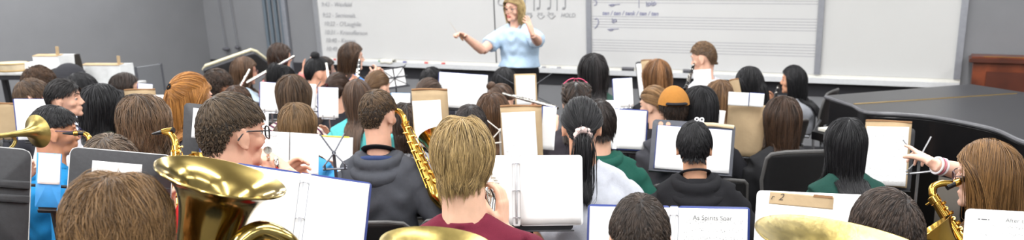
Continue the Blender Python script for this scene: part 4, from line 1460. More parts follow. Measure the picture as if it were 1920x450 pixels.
# ---------------------------------------------------------------- instruments
def low_brass(label, name, cat, rim, r, H, roll, yaw=0.0, m=BRASS, extra_pitch=0.0, drop=0.085):
    """rim = world centre of the bell mouth; bell up; body of bows, valves and leadpipe below it"""
    Rm = rz(math.radians(yaw)) @ ry(math.radians(roll)) @ rx(math.radians(extra_pitch))
    M = np.eye(4); M[:3, :3] = Rm; M[:3, 3] = np.array(rim) - Rm @ np.array((0, 0, H))
    t = thing(name, label, cat, M=M)
    th = 0.052 * (r / 0.147) ** 0.5
    zs = np.linspace(0.22, H, 40)
    f = (zs - 0.22) / (H - 0.22)
    rr = th * (1 - 0.0 * f) + 0.020 * f + (r - th - 0.020) * (0.28 * f ** 4 + 0.72 * f ** 17)
    prof = [(a, z) for a, z in zip(rr, zs)] + [(r + 0.003, H + 0.001), (r + 0.002, H + 0.005), (r - 0.003, H + 0.004)] + [(a - 0.0025, z + 0.0015) for a, z in zip(rr[::-1][1:], zs[::-1][1:])]
    mb = MB(); mb.lathe(prof, 72); mb.build('bell', m, t)
    mb = MB(); a = np.linspace(0, 2 * PI, 64, endpoint=False)
    mb.tube(np.stack([(r + 0.001) * np.cos(a), (r + 0.001) * np.sin(a), np.full(64, H + 0.002)], 1), 0.0032, 8, False, None, True); mb.build('bell_rim', m, t)
    # bottom bow and the rising branch
    x2 = 0.180 * (r / 0.147) ** 0.5
    P = spline([(0, 0, 0.235), (0, 0, 0.13), (x2 * 0.18, 0, 0.065), (x2 * 0.5, 0, 0.045), (x2 * 0.84, 0, 0.065), (x2, 0, 0.14), (x2, 0, 0.28)], 7)
    mb = MB(); mb.tube(P, np.linspace(th, th * 0.62, len(P)), 22); mb.build('bottom_bow', m, t)
    zt = H - drop
    P = spline([(x2, 0, 0.27), (x2, 0, zt - 0.09), (x2 * 0.99 + 0.01, -0.02, zt - 0.03), (x2 * 0.62 + 0.012, -0.055, zt), (x2 * 0.2 + 0.05, -0.09, zt - 0.045), (x2 * 0.2 + 0.04, -0.10, zt - 0.14), (x2 * 0.2 + 0.04, -0.10, 0.16), (x2 * 0.45 + 0.04, -0.10, 0.115), (x2 * 0.8, -0.10, 0.16), (x2 * 0.8, -0.10, 0.26)], 8)
    mb = MB(); mb.tube(P, np.linspace(th * 0.60, 0.013, len(P)), 18); mb.build('top_bow', m, t)
    for k in range(3):
        vx = x2 * 0.8 + 0.044 * (k - 0.3)
        mb = MB(); mb.cyl((vx, -0.12, 0.17), (vx, -0.12, 0.36), 0.019, 20); mb.cyl((vx, -0.12, 0.36), (vx, -0.12, 0.372), 0.021, 20); mb.cyl((vx, -0.12, 0.155), (vx, -0.12, 0.17), 0.021, 20)
        v = mb.build('valve', m, t)
        mb = MB(); mb.cyl((vx, -0.12, 0.372), (vx, -0.12, 0.40), 0.004, 8); mb.cyl((vx, -0.12, 0.40), (vx, -0.12, 0.406), 0.011, 14); mb.build('finger_button', SILVER, v)
        mb = MB(); mb.tube(spline([(vx, -0.14, 0.22), (vx, -0.19, 0.21), (vx, -0.21, 0.24), (vx, -0.19, 0.27), (vx, -0.14, 0.26)], 5), 0.008, 10); mb.build('slide', m, t)
    P = spline([(x2 * 0.8 - 0.02, -0.12, 0.34), (x2 * 0.2, -0.14, 0.40), (-0.01, -0.10, 0.44), (-0.06, -0.10, 0.48), (-0.09, -0.17, 0.50)], 6)
    mb = MB(); mb.tube(P, np.linspace(0.008, 0.006, len(P)), 10); mb.build('leadpipe', m, t)
    e = P[-1]; dv = nrm(P[-1] - P[-2])
    mb = MB(); mb.tube([e, e + dv * 0.04, e + dv * 0.055, e + dv * 0.075], [0.006, 0.008, 0.017, 0.019], 16); mb.build('mouthpiece', SILVER, t)
    return t
def trumpet(label, mouth, direction, m, up=(0, 0, 1), s=1.0, name='trumpet', cat='trumpet', bellr=0.060):
    """local y = playing direction from the mouthpiece"""
    y = nrm(direction); x = nrm(np.cross(y, up)); z = np.cross(x, y)
    M = np.eye(4); M[:3, 0], M[:3, 1], M[:3, 2], M[:3, 3] = x * s, y * s, z * s, mouth
    t = thing(name, label, cat, M=M)
    mb = MB(); mb.tube([(0, 0, 0), (0, 0.006, 0), (0, 0.014, 0), (0, 0.03, 0), (0, 0.085, 0)], [0.0135, 0.0130, 0.009, 0.0055, 0.0050], 16); mb.build('mouthpiece', SILVER, t)
    P = spline([(0, 0.07, 0), (0, 0.30, 0), (0, 0.395, -0.002), (0, 0.425, -0.025), (0, 0.395, -0.055), (0, 0.33, -0.058), (0, 0.27, -0.058)], 6)
    mb = MB(); mb.tube(P, 0.0063, 10); mb.build('leadpipe', m, t)
    zs = np.linspace(0, 1, 26)
    P = spline([(0.012, 0.21, -0.058), (0.022, 0.13, -0.058), (0.024, 0.085, -0.045), (0.024, 0.075, -0.026), (0.024, 0.09, -0.006), (0.022, 0.14, 0.0), (0.014, 0.25, 0.0), (0.012, 0.36, 0.0)], 6)
    mb = MB(); mb.tube(P, np.linspace(0.0062, 0.0095, len(P)), 12); mb.build('bell_tail', m, t)
    f = np.linspace(0, 1, 24)
    rr = 0.0095 + 0.012 * f ** 2 + (bellr - 0.0215) * f ** 9
    yy = 0.355 + 0.155 * f
    prof = list(zip(rr, yy)) + [(bellr + 0.002, 0.511), (bellr - 0.001, 0.513)] + list(zip(rr[::-1] - 0.0012, yy[::-1] + 0.0005))
    A = np.eye(4); A[:3, 0], A[:3, 1], A[:3, 2], A[:3, 3] = (1, 0, 0), (0, 0, -1), (0, 1, 0), (0.012, 0, 0)
    mb = MB(); mb.lathe(prof, 40, A); mb.build('bell', m, t)
    for k in range(3):
        vy = 0.205 + 0.027 * k
        mb = MB(); mb.cyl((0.008, vy, -0.09), (0.008, vy, 0.035), 0.0115, 16); mb.cyl((0.008, vy, 0.035), (0.008, vy, 0.045), 0.0125, 16); mb.cyl((0.008, vy, -0.10), (0.008, vy, -0.09), 0.0125, 16)
        v = mb.build('valve', m, t)
        mb = MB(); mb.cyl((0.008, vy, 0.045), (0.008, vy, 0.062), 0.0025, 8); mb.cyl((0.008, vy, 0.062), (0.008, vy, 0.067), 0.0085, 14); mb.build('finger_button', PEARL, v)
    a = np.linspace(0, 2 * PI, 18, endpoint=False)
    mb = MB(); mb.tube(np.stack([0 * a, 0.315 + 0.013 * np.cos(a), 0.018 + 0.013 * np.sin(a)], 1), 0.0018, 6, False, None, True); mb.build('finger_ring', m, t)
    mb = MB(); mb.tube(spline([(0.01, 0.245, -0.03), (-0.03, 0.22, -0.03), (-0.045, 0.26, -0.03), (-0.03, 0.30, -0.03), (0.01, 0.262, -0.03)], 5), 0.006, 8); mb.build('slide', m, t)
    return t
def saxophone(label, mouth, neck, top, bottom, bell_dir, m=GOLD, r0=0.0085, r1=0.028, keys=11, kdir=None):
    """world points: mouth, list of neck points, top and bottom of the straight body, direction in which the bell lies"""
    t = thing('saxophone', label, 'saxophone', bottom)
    mouth, top, bottom = (np.array(p, float) for p in (mouth, top, bottom))
    ax = nrm(bottom - top); bd = np.array(bell_dir, float); bd = nrm(bd - ax * bd.dot(ax)); sd = np.cross(ax, bd)
    neck = [np.array(p, float) for p in neck]
    d0 = nrm(neck[0] - mouth)
    mb = MB(); mb.tube([mouth - d0 * 0.015, mouth + d0 * 0.01, mouth + d0 * 0.045, mouth + d0 * 0.075], [0.004, 0.0085, 0.0115, 0.0125], 14, True, 0.9); mb.build('mouthpiece', EBONITE, t, world=True)
    mb = MB(); mb.cyl(mouth + d0 * 0.028, mouth + d0 * 0.048, 0.0128, 14); mb.build('ligature', m, t, world=True)
    P = spline([mouth + d0 * 0.07] + neck + [top], 7)
    mb = MB(); mb.tube(P, np.linspace(r0, 0.0135, len(P)), 16); mb.build('neck', m, t, world=True)
    mb = MB(); mb.cyl(top - ax * 0.012, top + ax * 0.014, 0.0185, 18); mb.tube([top + sd * 0.014, top + sd * 0.034], 0.004, 8); mb.build('neck_collar', m, t, world=True)
    L = np.linalg.norm(bottom - top)
    mb = MB(); mb.tube([top, top * 0.5 + bottom * 0.5, bottom], [0.0145, (0.0145 + r1) / 2, r1], 22); mb.build('body_tube', m, t, world=True)
    bw = 0.105
    P = spline([bottom, bottom + ax * 0.04, bottom + ax * 0.085 + bd * bw * 0.25, bottom + ax * 0.10 + bd * bw * 0.5, bottom + ax * 0.075 + bd * bw * 0.85, bottom + ax * 0.02 + bd * bw, bottom - ax * 0.06 + bd * bw], 6)
    mb = MB(); mb.tube(P, np.linspace(r1, r1 * 1.45, len(P)), 22); mb.build('bow', m, t, world=True)
    f = np.linspace(0, 1, 20)
    b0 = bottom - ax * 0.05 + bd * bw
    A = frame_to(b0, nrm(-ax + bd * 0.18), sd)
    rr = r1 * 1.42 + 0.010 * f + 0.032 * f ** 5
    prof = list(zip(rr, 0.22 * f)) + list(zip(rr[::-1] - 0.002, 0.22 * f[::-1] + 0.001))
    mb = MB(); mb.lathe(prof, 40, A); mb.build('bell', m, t, world=True)
    kd = np.array(kdir, float) if kdir is not None else nrm(-bd + sd * 0.3)
    kd = nrm(kd - ax * kd.dot(ax))
    k2 = np.cross(ax, kd)
    for i in range(keys):
        f = 0.07 + 0.88 * i / (keys - 1)
        rb = 0.0145 + (r1 - 0.0145) * f
        p = top + (bottom - top) * f
        dirk = nrm(kd + k2 * (0.55 if i % 2 else -0.35))
        rc = 0.005 + 0.0075 * f
        mb = MB()
        mb.cyl(p + dirk * (rb + 0.004), p + dirk * (rb + 0.009), rc, 14)
        mb.cyl(p + dirk * (rb * 0.9), p + dirk * (rb + 0.005), rc * 0.85, 12)
        mb.tube([p + dirk * (rb + 0.010), p + dirk * (rb + 0.012) + k2 * 0.02], 0.0022, 6)
        mb.build('key', m, t, world=True)
    for sg in (-1, 1):
        q = nrm(kd * 0.5 + k2 * sg)
        mb = MB(); mb.tube([top + ax * 0.02 + q * 0.022, bottom + q * (r1 + 0.008)], 0.0024, 6)
        for f in np.linspace(0.05, 0.95, 6):
            p = top + (bottom - top) * f
            mb.tube([p + q * (0.0145 + (r1 - 0.0145) * f) * 0.9, p + q * (0.022 + (r1 - 0.014) * f)], 0.0022, 6)
        mb.build('key_rod', m, t, world=True)
    return t
def flute(label, a, b, head_frac=0.12, m=SILVER, name='flute', cat='flute', group=None, r=0.0098):
    """a = end by the mouth, b = foot end"""
    a, b = np.array(a, float), np.array(b, float)
    d = nrm(b - a); L = np.linalg.norm(b - a)
    M = frame_to(a, d, (0, 0, 1))
    t = thing(name, label, cat, M=M, group=group)
    mb = MB(); mb.cyl((0, 0, 0), (0, 0, L), r, 14)
    for z in (0.0, 0.22, L - 0.13):
        mb.cyl((0, 0, z), (0, 0, z + 0.018), r * 1.2, 14)
    mb.build('tube', m, t)
    mb = MB(); mb.ell((r * 0.9, 0, 0.13 * L / 0.62), (0.006, 0.011, 0.016), None, 12, 8); mb.build('lip_plate', m, t)
    for z in np.linspace(0.36, 0.95, 11):
        mb = MB(); mb.cyl((r, 0, z * L), (r + 0.005, 0, z * L), 0.0075, 12); mb.build('key', m, t)
    mb = MB(); mb.tube([(r * 0.8, r * 0.9, 0.33 * L), (r * 0.8, r * 0.9, 0.97 * L)], 0.0026, 6); mb.build('key_rod', m, t)
    return t
def clarinet(label, a, b, m=EBONITE):
    a, b = np.array(a, float), np.array(b, float)
    d = nrm(b - a); L = np.linalg.norm(b - a)
    t = thing('clarinet', label, 'clarinet', M=frame_to(a, d, (0, 0, 1)))
    mb = MB(); mb.tube([(0, 0, 0), (0, 0, 0.02), (0, 0, 0.07)], [0.004, 0.008, 0.012], 14); mb.build('mouthpiece', m, t)
    mb = MB(); mb.cyl((0, 0, 0.03), (0, 0, 0.05), 0.0125, 14); mb.build('ligature', SILVER, t)
    mb = MB(); mb.tube([(0, 0, 0.07), (0, 0, 0.12), (0, 0, L - 0.1), (0, 0, L - 0.05), (0, 0, L)], [0.014, 0.0135, 0.0145, 0.019, 0.034], 18); mb.build('body_tube', m, t)
    for z in (0.12, L * 0.5, L - 0.09):
        mb = MB(); mb.cyl((0, 0, z), (0, 0, z + 0.008), 0.0165, 16); mb.build('ring', SILVER, t)
    for k, z in enumerate(np.linspace(0.2, L - 0.14, 9)):
        s = 1 if k % 2 else -1
        mb = MB(); mb.cyl((0.012, 0.006 * s, z), (0.020, 0.006 * s, z), 0.0075, 12); mb.build('key', SILVER, t)
    mb = MB(); mb.tube([(0.013, 0.012, 0.18), (0.015, 0.012, L - 0.15)], 0.0025, 6); mb.build('key_rod', SILVER, t)
    return t
# ---------------------------------------------------------------- the people
DADJ = {6: 0.96, 7: 0.94, 8: 0.95, 9: 0.95, 10: 1.07, 11: 0.90, 12: 0.97, 13: 1.04, 17: 0.99, 18: 0.88, 19: 1.01, 20: 1.02, 21: 1.09, 22: 0.98, 23: 0.99, 24: 1.01, 25: 1.10, 26: 1.04, 27: 1.12, 28: 1.02, 29: 1.02, 30: 0.99, 31: 0.90, 33: 1.01, 34: 1.03, 35: 1.01, 36: 0.92, 37: 0.99, 38: 1.07, 39: 1.03, 40: 1.01, 41: 0.90, 42: 0.99, 43: 1.05, 44: 1.06, 45: 1.06, 46: 1.03, 48: 1.09, 49: 1.05, 50: 0.89, 51: 0.95, 52: 1.01, 53: 1.10, 55: 1.06}
def DW(i, x, y, d):
    return W(x, y, d * DADJ.get(i, 1.0))
PD = []
def seated(who, label, px, d, auto=None, **k):
    """person + the chair under them; yaw defaults to facing the conductor"""
    f = DADJ.get(len(PEOPLE), 1.0)          # nearer or farther along the line of sight, size kept in proportion
    d = d * f
    k['sc'] = k.get('sc', 0.98) * f
    top = W(px[0], px[1], d)
    if 'yaw' not in k:
        v = np.array((-1.05, 8.53)) - top[:2]
        k['yaw'] = math.degrees(math.atan2(-v[0], v[1])) * 0.8
    i = person(label, px=(px[0], px[1], d), **k)
    PD.append((px, d / f, math.radians(k['yaw']), k['sc'] / f, k.get('lean', 0.07)))
    i['chair'] = chair(i['loc'][0], i['loc'][1], i['yaw'], 'black plastic stacking chair under ' + who)
    kx = max(1.0, k['sc'] / 0.98)
    i['chair'].scale = (kx, kx, 1.0)
    return i
def stripes(a, b):
    m = cloth(a, 'striped_knit')
    nt = m.node_tree
    bs = nt.nodes['Principled BSDF']
    tc = nt.nodes.new('ShaderNodeTexCoord')
    wv = nt.nodes.new('ShaderNodeTexWave')
    wv.bands_direction = 'DIAGONAL'
    wv.inputs['Scale'].default_value = 13.0
    rp = nt.nodes.new('ShaderNodeValToRGB')
    rp.color_ramp.interpolation = 'CONSTANT'
    rp.color_ramp.elements[0].color = (*lin(b), 1)
    rp.color_ramp.elements[1].position = 0.42
    rp.color_ramp.elements[1].color = (*lin(a), 1)
    nt.links.new(tc.outputs['Object'], wv.inputs['Vector'])
    nt.links.new(wv.outputs['Fac'], rp.inputs['Fac'])
    nt.links.new(rp.outputs['Color'], bs.inputs['Base Color'])
    return m
BLK = ((9, 9, 11), (38, 37, 40))
DKB = ((22, 17, 14), (66, 50, 40))
BRN = ((48, 35, 24), (122, 90, 60))
LBR = ((72, 50, 30), (166, 122, 76))
def cap_on(i):
    H = i['H']
    mb = MB()
    nu, nv = 36, 12
    rows = []
    for j in range(nv):
        th = j / (nv - 1) * 1.42
        rows.append([(math.sin(th) * math.sin(a) * 1.0, math.sin(th) * math.cos(a), math.cos(th)) for a in np.linspace(0, 2 * PI, nu, endpoint=False)])
    Rg = np.array(rows) * (E0 + 0.016)
    Rg2 = np.array(rows)[::-1] * (E0 + 0.012)
    tilt = rx(0.10)
    R = np.concatenate([Rg, Rg2]).reshape(-1, 3) @ tilt.T
    mb.ring(H.to_world(R).reshape(2 * nv, nu, 3), True, True)
    # opening over the strap at the back: dark band
    m = cloth((178, 122, 58), 'mustard_cap_cloth')
    mb.build('cap', m, i['root'])
    a = np.linspace(-0.62, 0.62, 14)
    pts = np.stack([np.sin(a), -np.cos(a), np.full(14, 0.24)], 1)
    pts = pts / np.linalg.norm(pts, axis=1)[:, None] * (E0 + 0.0175)
    mb = MB(); mb.tube(H.to_world(pts @ tilt.T), 0.017, 8, True, 0.5); mb.build('cap_strap', cloth((40, 40, 44)), i['root'])
    f = np.linspace(-1, 1, 15)
    V = []
    for r in (0.0, 0.35, 0.7, 1.0):
        for x in f:
            V.append((x * (0.072 + 0.01 * r), 0.098 + 0.072 * r * math.sqrt(max(0, 1 - (x * 0.92) ** 2)), 0.035 - 0.018 * r - 0.012 * x * x))
    V = H.to_world(np.array(V))
    q = np.array([(r * 15 + c, r * 15 + c + 1, (r + 1) * 15 + c + 1, (r + 1) * 15 + c) for r in range(3) for c in range(14)])
    o = mesh_obj('cap_brim', V, [q], m, i['root'])
    s = o.modifiers.new('Solid', 'SOLIDIFY'); s.thickness = 0.004
def neck_strap(rgb=(24, 24, 26), r=0.011, w=1.0):
    def f(i):
        sc, nb, zn = i['sc'], i['nb'], i['zn']
        t = np.linspace(0, 2 * PI, 30, endpoint=False)
        P = np.stack([0.066 * np.cos(t) * sc, nb[1] + 0.002 + 0.068 * sc * np.sin(t), zn + 0.030 - 0.030 * np.sin(t)], 1)
        mb = MB(); mb.tube(P, r, 10, False, 0.55, True)
        mb.tube(spline([(0.0, nb[1] + 0.07, zn), (0.02, nb[1] + 0.14, zn - 0.10), (0.05, nb[1] + 0.18, zn - 0.22)], 5), r * 0.5, 8)
        mb.build('neck_strap', cloth(rgb), i['root'])
    return f
def head_glasses(rgb):
    """glasses pushed up onto the top of the head"""
    def f(i):
        H = i['H']
        old = H.R
        H2 = HeadCtx(H.c + old @ np.array((0, 0.000, 0.045)) * H.sc, old @ rx(1.0), H.sc * 0.98, None)
        j = dict(i); j['H'] = H2; j['sc'] = H2.sc
        glasses(j, rgb, 0.0024)
    return f
def clip_on(rgb, at, r=0.009):
    def f(i):
        mb = MB(); mb.ell(i['H'].to_world(np.array([at]))[0], np.array((r * 1.8, r * 0.8, r)), i['Rh'], 10, 8); mb.build('hair_clip', mat('clip_%d' % rgb[0], rgb, 0.4), i['root'])
    return f
def st_braids(c1, c2):
    def f(i):
        H = i['H']
        ps = [tied(H, (0.62, -0.62, -0.35), 900, 11, 0, (0.003, 0.010), 0.0016, 0.001), tied(H, (-0.62, -0.62, -0.35), 900, 11, 0, (0.003, 0.010), 0.0016, 0.001)]
        out = []
        for (P, r, t), s in zip(ps, (1, -1)):
            keep = (((P[:, 0] - H.c) @ H.R)[:, 0] * s) > 0.001
            out.append((P[keep], r[keep], t[keep]))
            path = [np.array((0.035 * s, 0.055, 0.095)), np.array((0.062 * s, 0.0, 0.088)), np.array((0.070 * s, -0.055, 0.055)), np.array((0.062 * s, -0.085, 0.0)), np.array((0.055 * s, -0.085, -0.06)), np.array((0.06 * s, -0.10, -0.14)), np.array((0.065 * s, -0.12, -0.25))]
            pw = H.to_world(np.array(path))
            pw2 = H.torso(pw, np.full(len(pw), 0.012))
            out.append(braid(pw2, 0.013, 120, 0.0022))
        build_hair(H, out, c1, c2, i['root'])
    return f
P = {}
# --- nearest row
P['tubist_l'] = seated('the euphonium player with wavy brown hair', 'person with big wavy chin length brown hair in the left foreground', (203, 309), 1.88, yaw=-6, pitch=14, sc=0.98, shirt=(44, 46, 54), style='tee', pose='low', vox=0.008,
    hair=st_long((64, 46, 28), (176, 138, 94), L=0.25, Lz=[(-0.66, 0.4), (0, 0.8), (1, 1.12)], part=0.02, vol=(0.004, 0.026), var=0.25, jit=0.22, wave=(0.020, 10), clump=0.5, gather=0.015, lift=0.08, nmul=2.2, rmul=0.62, K=20, stiff=0.8), hz=0.030)
P['crop_c'] = seated('the cropped dark haired player before the open binder', 'person with cropped dark brown hair before the As Spirits Soar binder', (1200, 360), 2.24, yaw=4, pitch=16, sc=0.98, shirt=(36, 36, 40), style='long', pose='lap', vox=0.008,
    hair=st_short((24, 19, 17), (86, 72, 62), L=0.032, top=1.1, side=0.75, w=(0.0, -0.62, 0.78), lift=0.42, sweep=0.3, clump=0.5, nmul=1.5))
P['crop_r'] = seated('the tuba player with short dark hair', 'person with short dark brown hair beside the big tuba bell', (1670, 350), 2.38, yaw=22, hyaw=30, pitch=16, roll=-4, sc=1.10, shirt=(36, 36, 40), style='long', pose='low', vox=0.008,
    hair=st_short((24, 19, 17), (88, 72, 62), L=0.032, top=1.1, side=0.8, w=(0.25, -0.75, 0.55), lift=0.40, sweep=0.3, clump=0.5, nmul=1.5))
bl_d = 2.56
P['blond'] = seated('the blond trumpeter in maroon', 'person with straight blond bowl cut and maroon tee playing a silver trumpet', (863, 213), bl_d, yaw=2, hyaw=-6, pitch=8, sc=0.98, shirt=(112, 38, 56), style='tee', skin=(232, 188, 160), pose='trumpet', vox=0.0055, hz=0.02, neck=0.315, nr=1.32,
    R=dict(w=W(941, 428, 2.70), d=nrm(np.array((0.04, 0.12, 0.97))), n=nrm(np.array((-0.95, 0.25, 0.1))), pole=(0.7, -0.1, -0.8), fingers=(0.85, 1.0, 1.1, 1.2), spread=0.08),
    hair=st_long((74, 56, 34), (222, 190, 130), L=0.166, Lz=[(-0.66, 0.22), (-0.3, 0.42), (0.1, 0.72), (0.6, 1.0), (1, 1.12)], part=0.015, vol=(0.003, 0.020), wave=(0.004, 9), jit=0.14, clump=0.6, gather=0.04, lift=0.14, nmul=1.8, rmul=0.75, w=(0.12, -0.2, 0.95), var=0.16, K=16))
P['saxgirl'] = seated('the pointing saxophonist', 'person with long light brown hair, glasses and black top pointing left', (1858, 257), 2.72, yaw=50, hyaw=58, pitch=6, sc=0.98, shirt=(30, 30, 33), style='tee', skin=(230, 186, 164), pose='sax', vox=0.0055,
    R=dict(w=W(1752, 309, 2.95), d=W(1727, 287, 3.05) - W(1752, 309, 2.95), n=nrm(np.array((-0.35, -0.3, -0.85))), pole=(0.9, 0.3, -0.35), fingers=(0.12, 0.95, 1.1, 1.2), spread=0.16),
    hair=st_long((66, 44, 26), (170, 128, 80), L=0.50, part=0.0, vol=(0.004, 0.020), wave=(0.007, 9), clump=0.45, nmul=1.8, rmul=0.75, K=22), extra=[lambda i: glasses(i, (70, 50, 55))])
# --- second row
P['specs'] = seated('the trumpeter with black glasses', 'person with short brown hair and black rimmed glasses in a red shirt', (425, 170), 2.72, yaw=-14, hyaw=-34, pitch=4, sc=1.08, shirt=(196, 40, 40), style='tee', skin=(222, 172, 146), pose='trumpet', vox=0.0055, neck=0.295, nr=1.2,
    R=dict(w=W(536, 322, 3.0), d=nrm(W(508, 303, 3.0) - W(536, 322, 3.0)), n=nrm(np.array((-0.3, 0.2, -0.9))), pole=(0.8, 0, -0.7), fingers=(0.7, 0.8, 0.85, 0.9)),
    hair=st_short((36, 29, 23), (112, 92, 70), L=0.034, top=1.2, side=0.3, w=(-0.15, -0.5, 0.85), lift=0.30, sweep=0.3, clump=0.55, nmul=1.5), extra=[lambda i: glasses(i, (20, 20, 28), 0.0019)])
P['hoodie'] = seated('the saxophonist in the grey hoodie', 'person with short brown hair and charcoal hoodie wearing a black sax strap', (705, 165), 4.05, yaw=2, hyaw=-18, pitch=6, sc=1.0, shirt=(72, 74, 80), style='hoodie', skin=(228, 178, 152), pose='sax', vox=0.007, neck=0.31, nr=1.15,
    hair=st_short((34, 26, 20), (120, 94, 66), L=0.030, top=1.5, side=0.28, w=(0.05, -0.5, 0.85), lift=0.38, sweep=0.35, nmul=1.4), extra=[neck_strap((22, 22, 24), 0.017)])
P['scrunch'] = seated('the girl with the pink scrunchie', 'person with low black ponytail in a pink scrunchie and white shirt', (1090, 180), 3.55, yaw=6, hyaw=2, pitch=10, sc=1.0, shirt=(194, 197, 206), style='blouse', skin=(214, 160, 130), pose='low', vox=0.008,
    hair=st_pony((10, 10, 12), (44, 43, 46), T=(0.06, -0.93, -0.36), L=(0.27, 0.03), ntail=420, out=0.5, spread=0.024, tie=(222, 196, 190), tie_r=0.022, loose=0.002))
P['blackhood'] = seated('the boy in the black hoodie', 'person with short black hair and black hoodie facing the grey stand', (1303, 224), 3.85, yaw=4, hyaw=-6, pitch=10, sc=0.98, shirt=(30, 30, 33), style='hoodie', skin=(212, 160, 128), pose='low', vox=0.008, neck=0.262,
    hair=st_short((8, 8, 10), (38, 37, 40), L=0.055, top=1.2, side=0.75, w=(0.1, -0.35, 0.9), lift=0.28, sweep=0.3, clump=0.5), extra=[neck_strap((46, 46, 50), 0.009)])
P['green'] = seated('the girl in the dark green sweater', 'person with long straight black hair and dark green sweater', (1590, 218), 3.9, yaw=6, hyaw=6, pitch=8, sc=0.97, shirt=(34, 70, 62), style='sweater', pose='low', vox=0.009,
    hair=st_long((9, 9, 11), (42, 41, 44), L=0.42, vol=(0.003, 0.018), gather=0.016, wave=(0.004, 8), clump=0.4, nmul=1.7, rmul=0.8, K=22))
P['knit'] = seated('the girl in the black ribbed sweater', 'person with long dark brown hair and black ribbed sweater', (1470, 178), 4.4, yaw=8, hyaw=14, pitch=8, sc=0.98, shirt=(46, 46, 48), style='sweater', pose='low',
    hair=st_long((34, 25, 20), (98, 72, 54), L=0.36, vol=(0.003, 0.018), gather=0.018, wave=(0.008, 9), clump=0.45, nmul=1.7, rmul=0.8, K=20))
P['bob'] = seated('the girl with the wavy brown bob', 'person with wavy shoulder length brown hair and heather grey sweater', (262, 175), 4.0, yaw=-12, hyaw=-10, pitch=10, sc=1.04, shirt=(142, 146, 156), style='sweater', pose='sax',
    hair=st_long((48, 37, 29), (140, 112, 86), L=0.33, part=0.02, vol=(0.004, 0.026), wave=(0.018, 11), clump=0.6, nmul=1.5, K=22, lift=0.14, gather=0.02))
P['ginger'] = seated('the ginger ponytailed player', 'person with long ginger hair half tied back by a black band', (355, 138), 4.4, yaw=-32, hyaw=-45, pitch=4, sc=1.03, shirt=(96, 92, 96), style='long', pose='low',
    hair=st_pony((120, 74, 30), (214, 152, 80), T=(0.0, -0.82, 0.38), L=(0.50, 0.04), ntail=320, out=0.25, side=(0, 0, -0.9), spread=0.022, half=0.50, tie=(26, 24, 24), tie_r=0.012))
P['blue'] = seated('the boy in the blue and purple jacket', 'person with short black hair, glasses and bright blue and purple jacket', (92, 195), 4.0, yaw=-38, hyaw=-52, pitch=6, sc=1.03, shirt=(34, 128, 186), style='hoodie', skin=(208, 150, 118), pose='sax', vox=0.007,
    hair=st_short((8, 8, 10), (38, 36, 38), L=0.034, top=1.3, side=0.3, lift=0.3, w=(0, 0.5, 0.85), sweep=0.3), extra=[lambda i: glasses(i, (30, 30, 90), 0.0014)])
P['greybrown'] = seated('the player whose head peeps over the black stand', 'person with grey brown short hair peeping over the black stand', (197, 248), 3.05, yaw=-10, pitch=8, sc=1.08, shirt=(222, 118, 92), style='long', pose='low',
    R=dict(w=W(318, 428, 3.0), d=nrm(np.array((0.12, 0.15, 0.95))), n=nrm(np.array((0.8, 0.3, 0))), pole=(0.6, -0.4, -0.9), fingers=(0.5, 0.6, 0.7, 0.8)),
    hair=st_short((52, 42, 34), (136, 116, 96), L=0.032, top=1.2, side=0.7, w=(0.3, -0.4, 0.85), lift=0.35, sweep=0.5, clump=0.6))
P['arm'] = seated('the bare armed trumpeter at the left edge', 'person at the left edge whose bare arm holds a brass trumpet', (-150, 190), 3.3, yaw=-60, hyaw=-75, pitch=4, sc=1.0, shirt=(60, 62, 70), style='tee', skin=(234, 186, 166), pose='trumpet', vox=0.007,
    R=dict(w=W(-6, 330, 3.1), d=nrm(np.array((0.1, 0.1, -0.9))), n=nrm(np.array((-0.3, 0.8, -0.4))), pole=(0.2, -0.5, 0.9)),
    hair=st_short(*BRN, L=0.04))
# --- middle of the band
P['brown_l'] = seated('the brown haired boy behind the kraft folder', 'person with brown hair turned right behind the music sheet at far left', (55, 145), 5.5, yaw=-40, hyaw=-58, pitch=4, sc=1.05, shirt=(44, 44, 50), style='long', pose='low', hair=st_short((40, 30, 24), (112, 86, 62), L=0.05, top=1.2, side=0.8))
P['curly_l'] = seated('the curly haired player by the shelf', 'person with curly dark brown hair in front of the white boxes', (67, 122), 6.2, yaw=-40, pitch=4, sc=1.05, shirt=(50, 48, 50), style='long', pose='low', hair=st_short((40, 29, 22), (104, 76, 54), L=0.06, top=1.2, side=0.9, lift=0.5, curl=0.010, clump=0.6))
P['profile_l'] = seated('the dark haired boy in white', 'person in profile with black hair, white shirt and dark strap', (113, 145), 5.2, yaw=-55, hyaw=-72, pitch=2, sc=1.0, shirt=(228, 228, 234), style='tee', skin=(222, 172, 146), pose='sax', vox=0.006, hair=st_short((12, 11, 12), (46, 42, 41), L=0.06, top=1.2, side=0.7, w=(0, 0.85, 0.5), lift=0.12, sweep=0.05, clump=0.4, nmul=1.4), extra=[neck_strap((26, 28, 40), 0.010)], brow=(20, 18, 18))
P['black_l'] = seated('the black haired player with the pale hoodie', 'person with black hair and pale grey hoodie beside the boy in white', (147, 134), 6.0, yaw=-50, hyaw=-65, pitch=6, sc=1.06, shirt=(196, 198, 206), style='hoodie', pose='low', skin=(206, 150, 118), hair=st_short(*BLK, L=0.06, top=1.2, side=0.9, lift=0.25))
P['olive'] = seated('the long black haired girl in olive', 'person with long black hair over a black scarf and olive sweater', (184, 155), 5.0, yaw=-22, hyaw=-25, pitch=10, sc=1.05, shirt=(66, 68, 58), style='sweater', pose='sax', skin=(190, 136, 106), hair=st_long(*BLK, L=0.34, vol=(0.004, 0.026), wave=(0.003, 7), nmul=1.2))
P['dark_l'] = seated('the dark haired girl by the tablet', 'person with straight dark brown hair turned right near the small tablet', (231, 134), 6.3, yaw=-45, hyaw=-58, pitch=6, sc=1.0, shirt=(40, 40, 46), style='long', pose='low', hair=st_long(*DKB, L=0.30, vol=(0.004, 0.014), wave=(0.002, 7)))
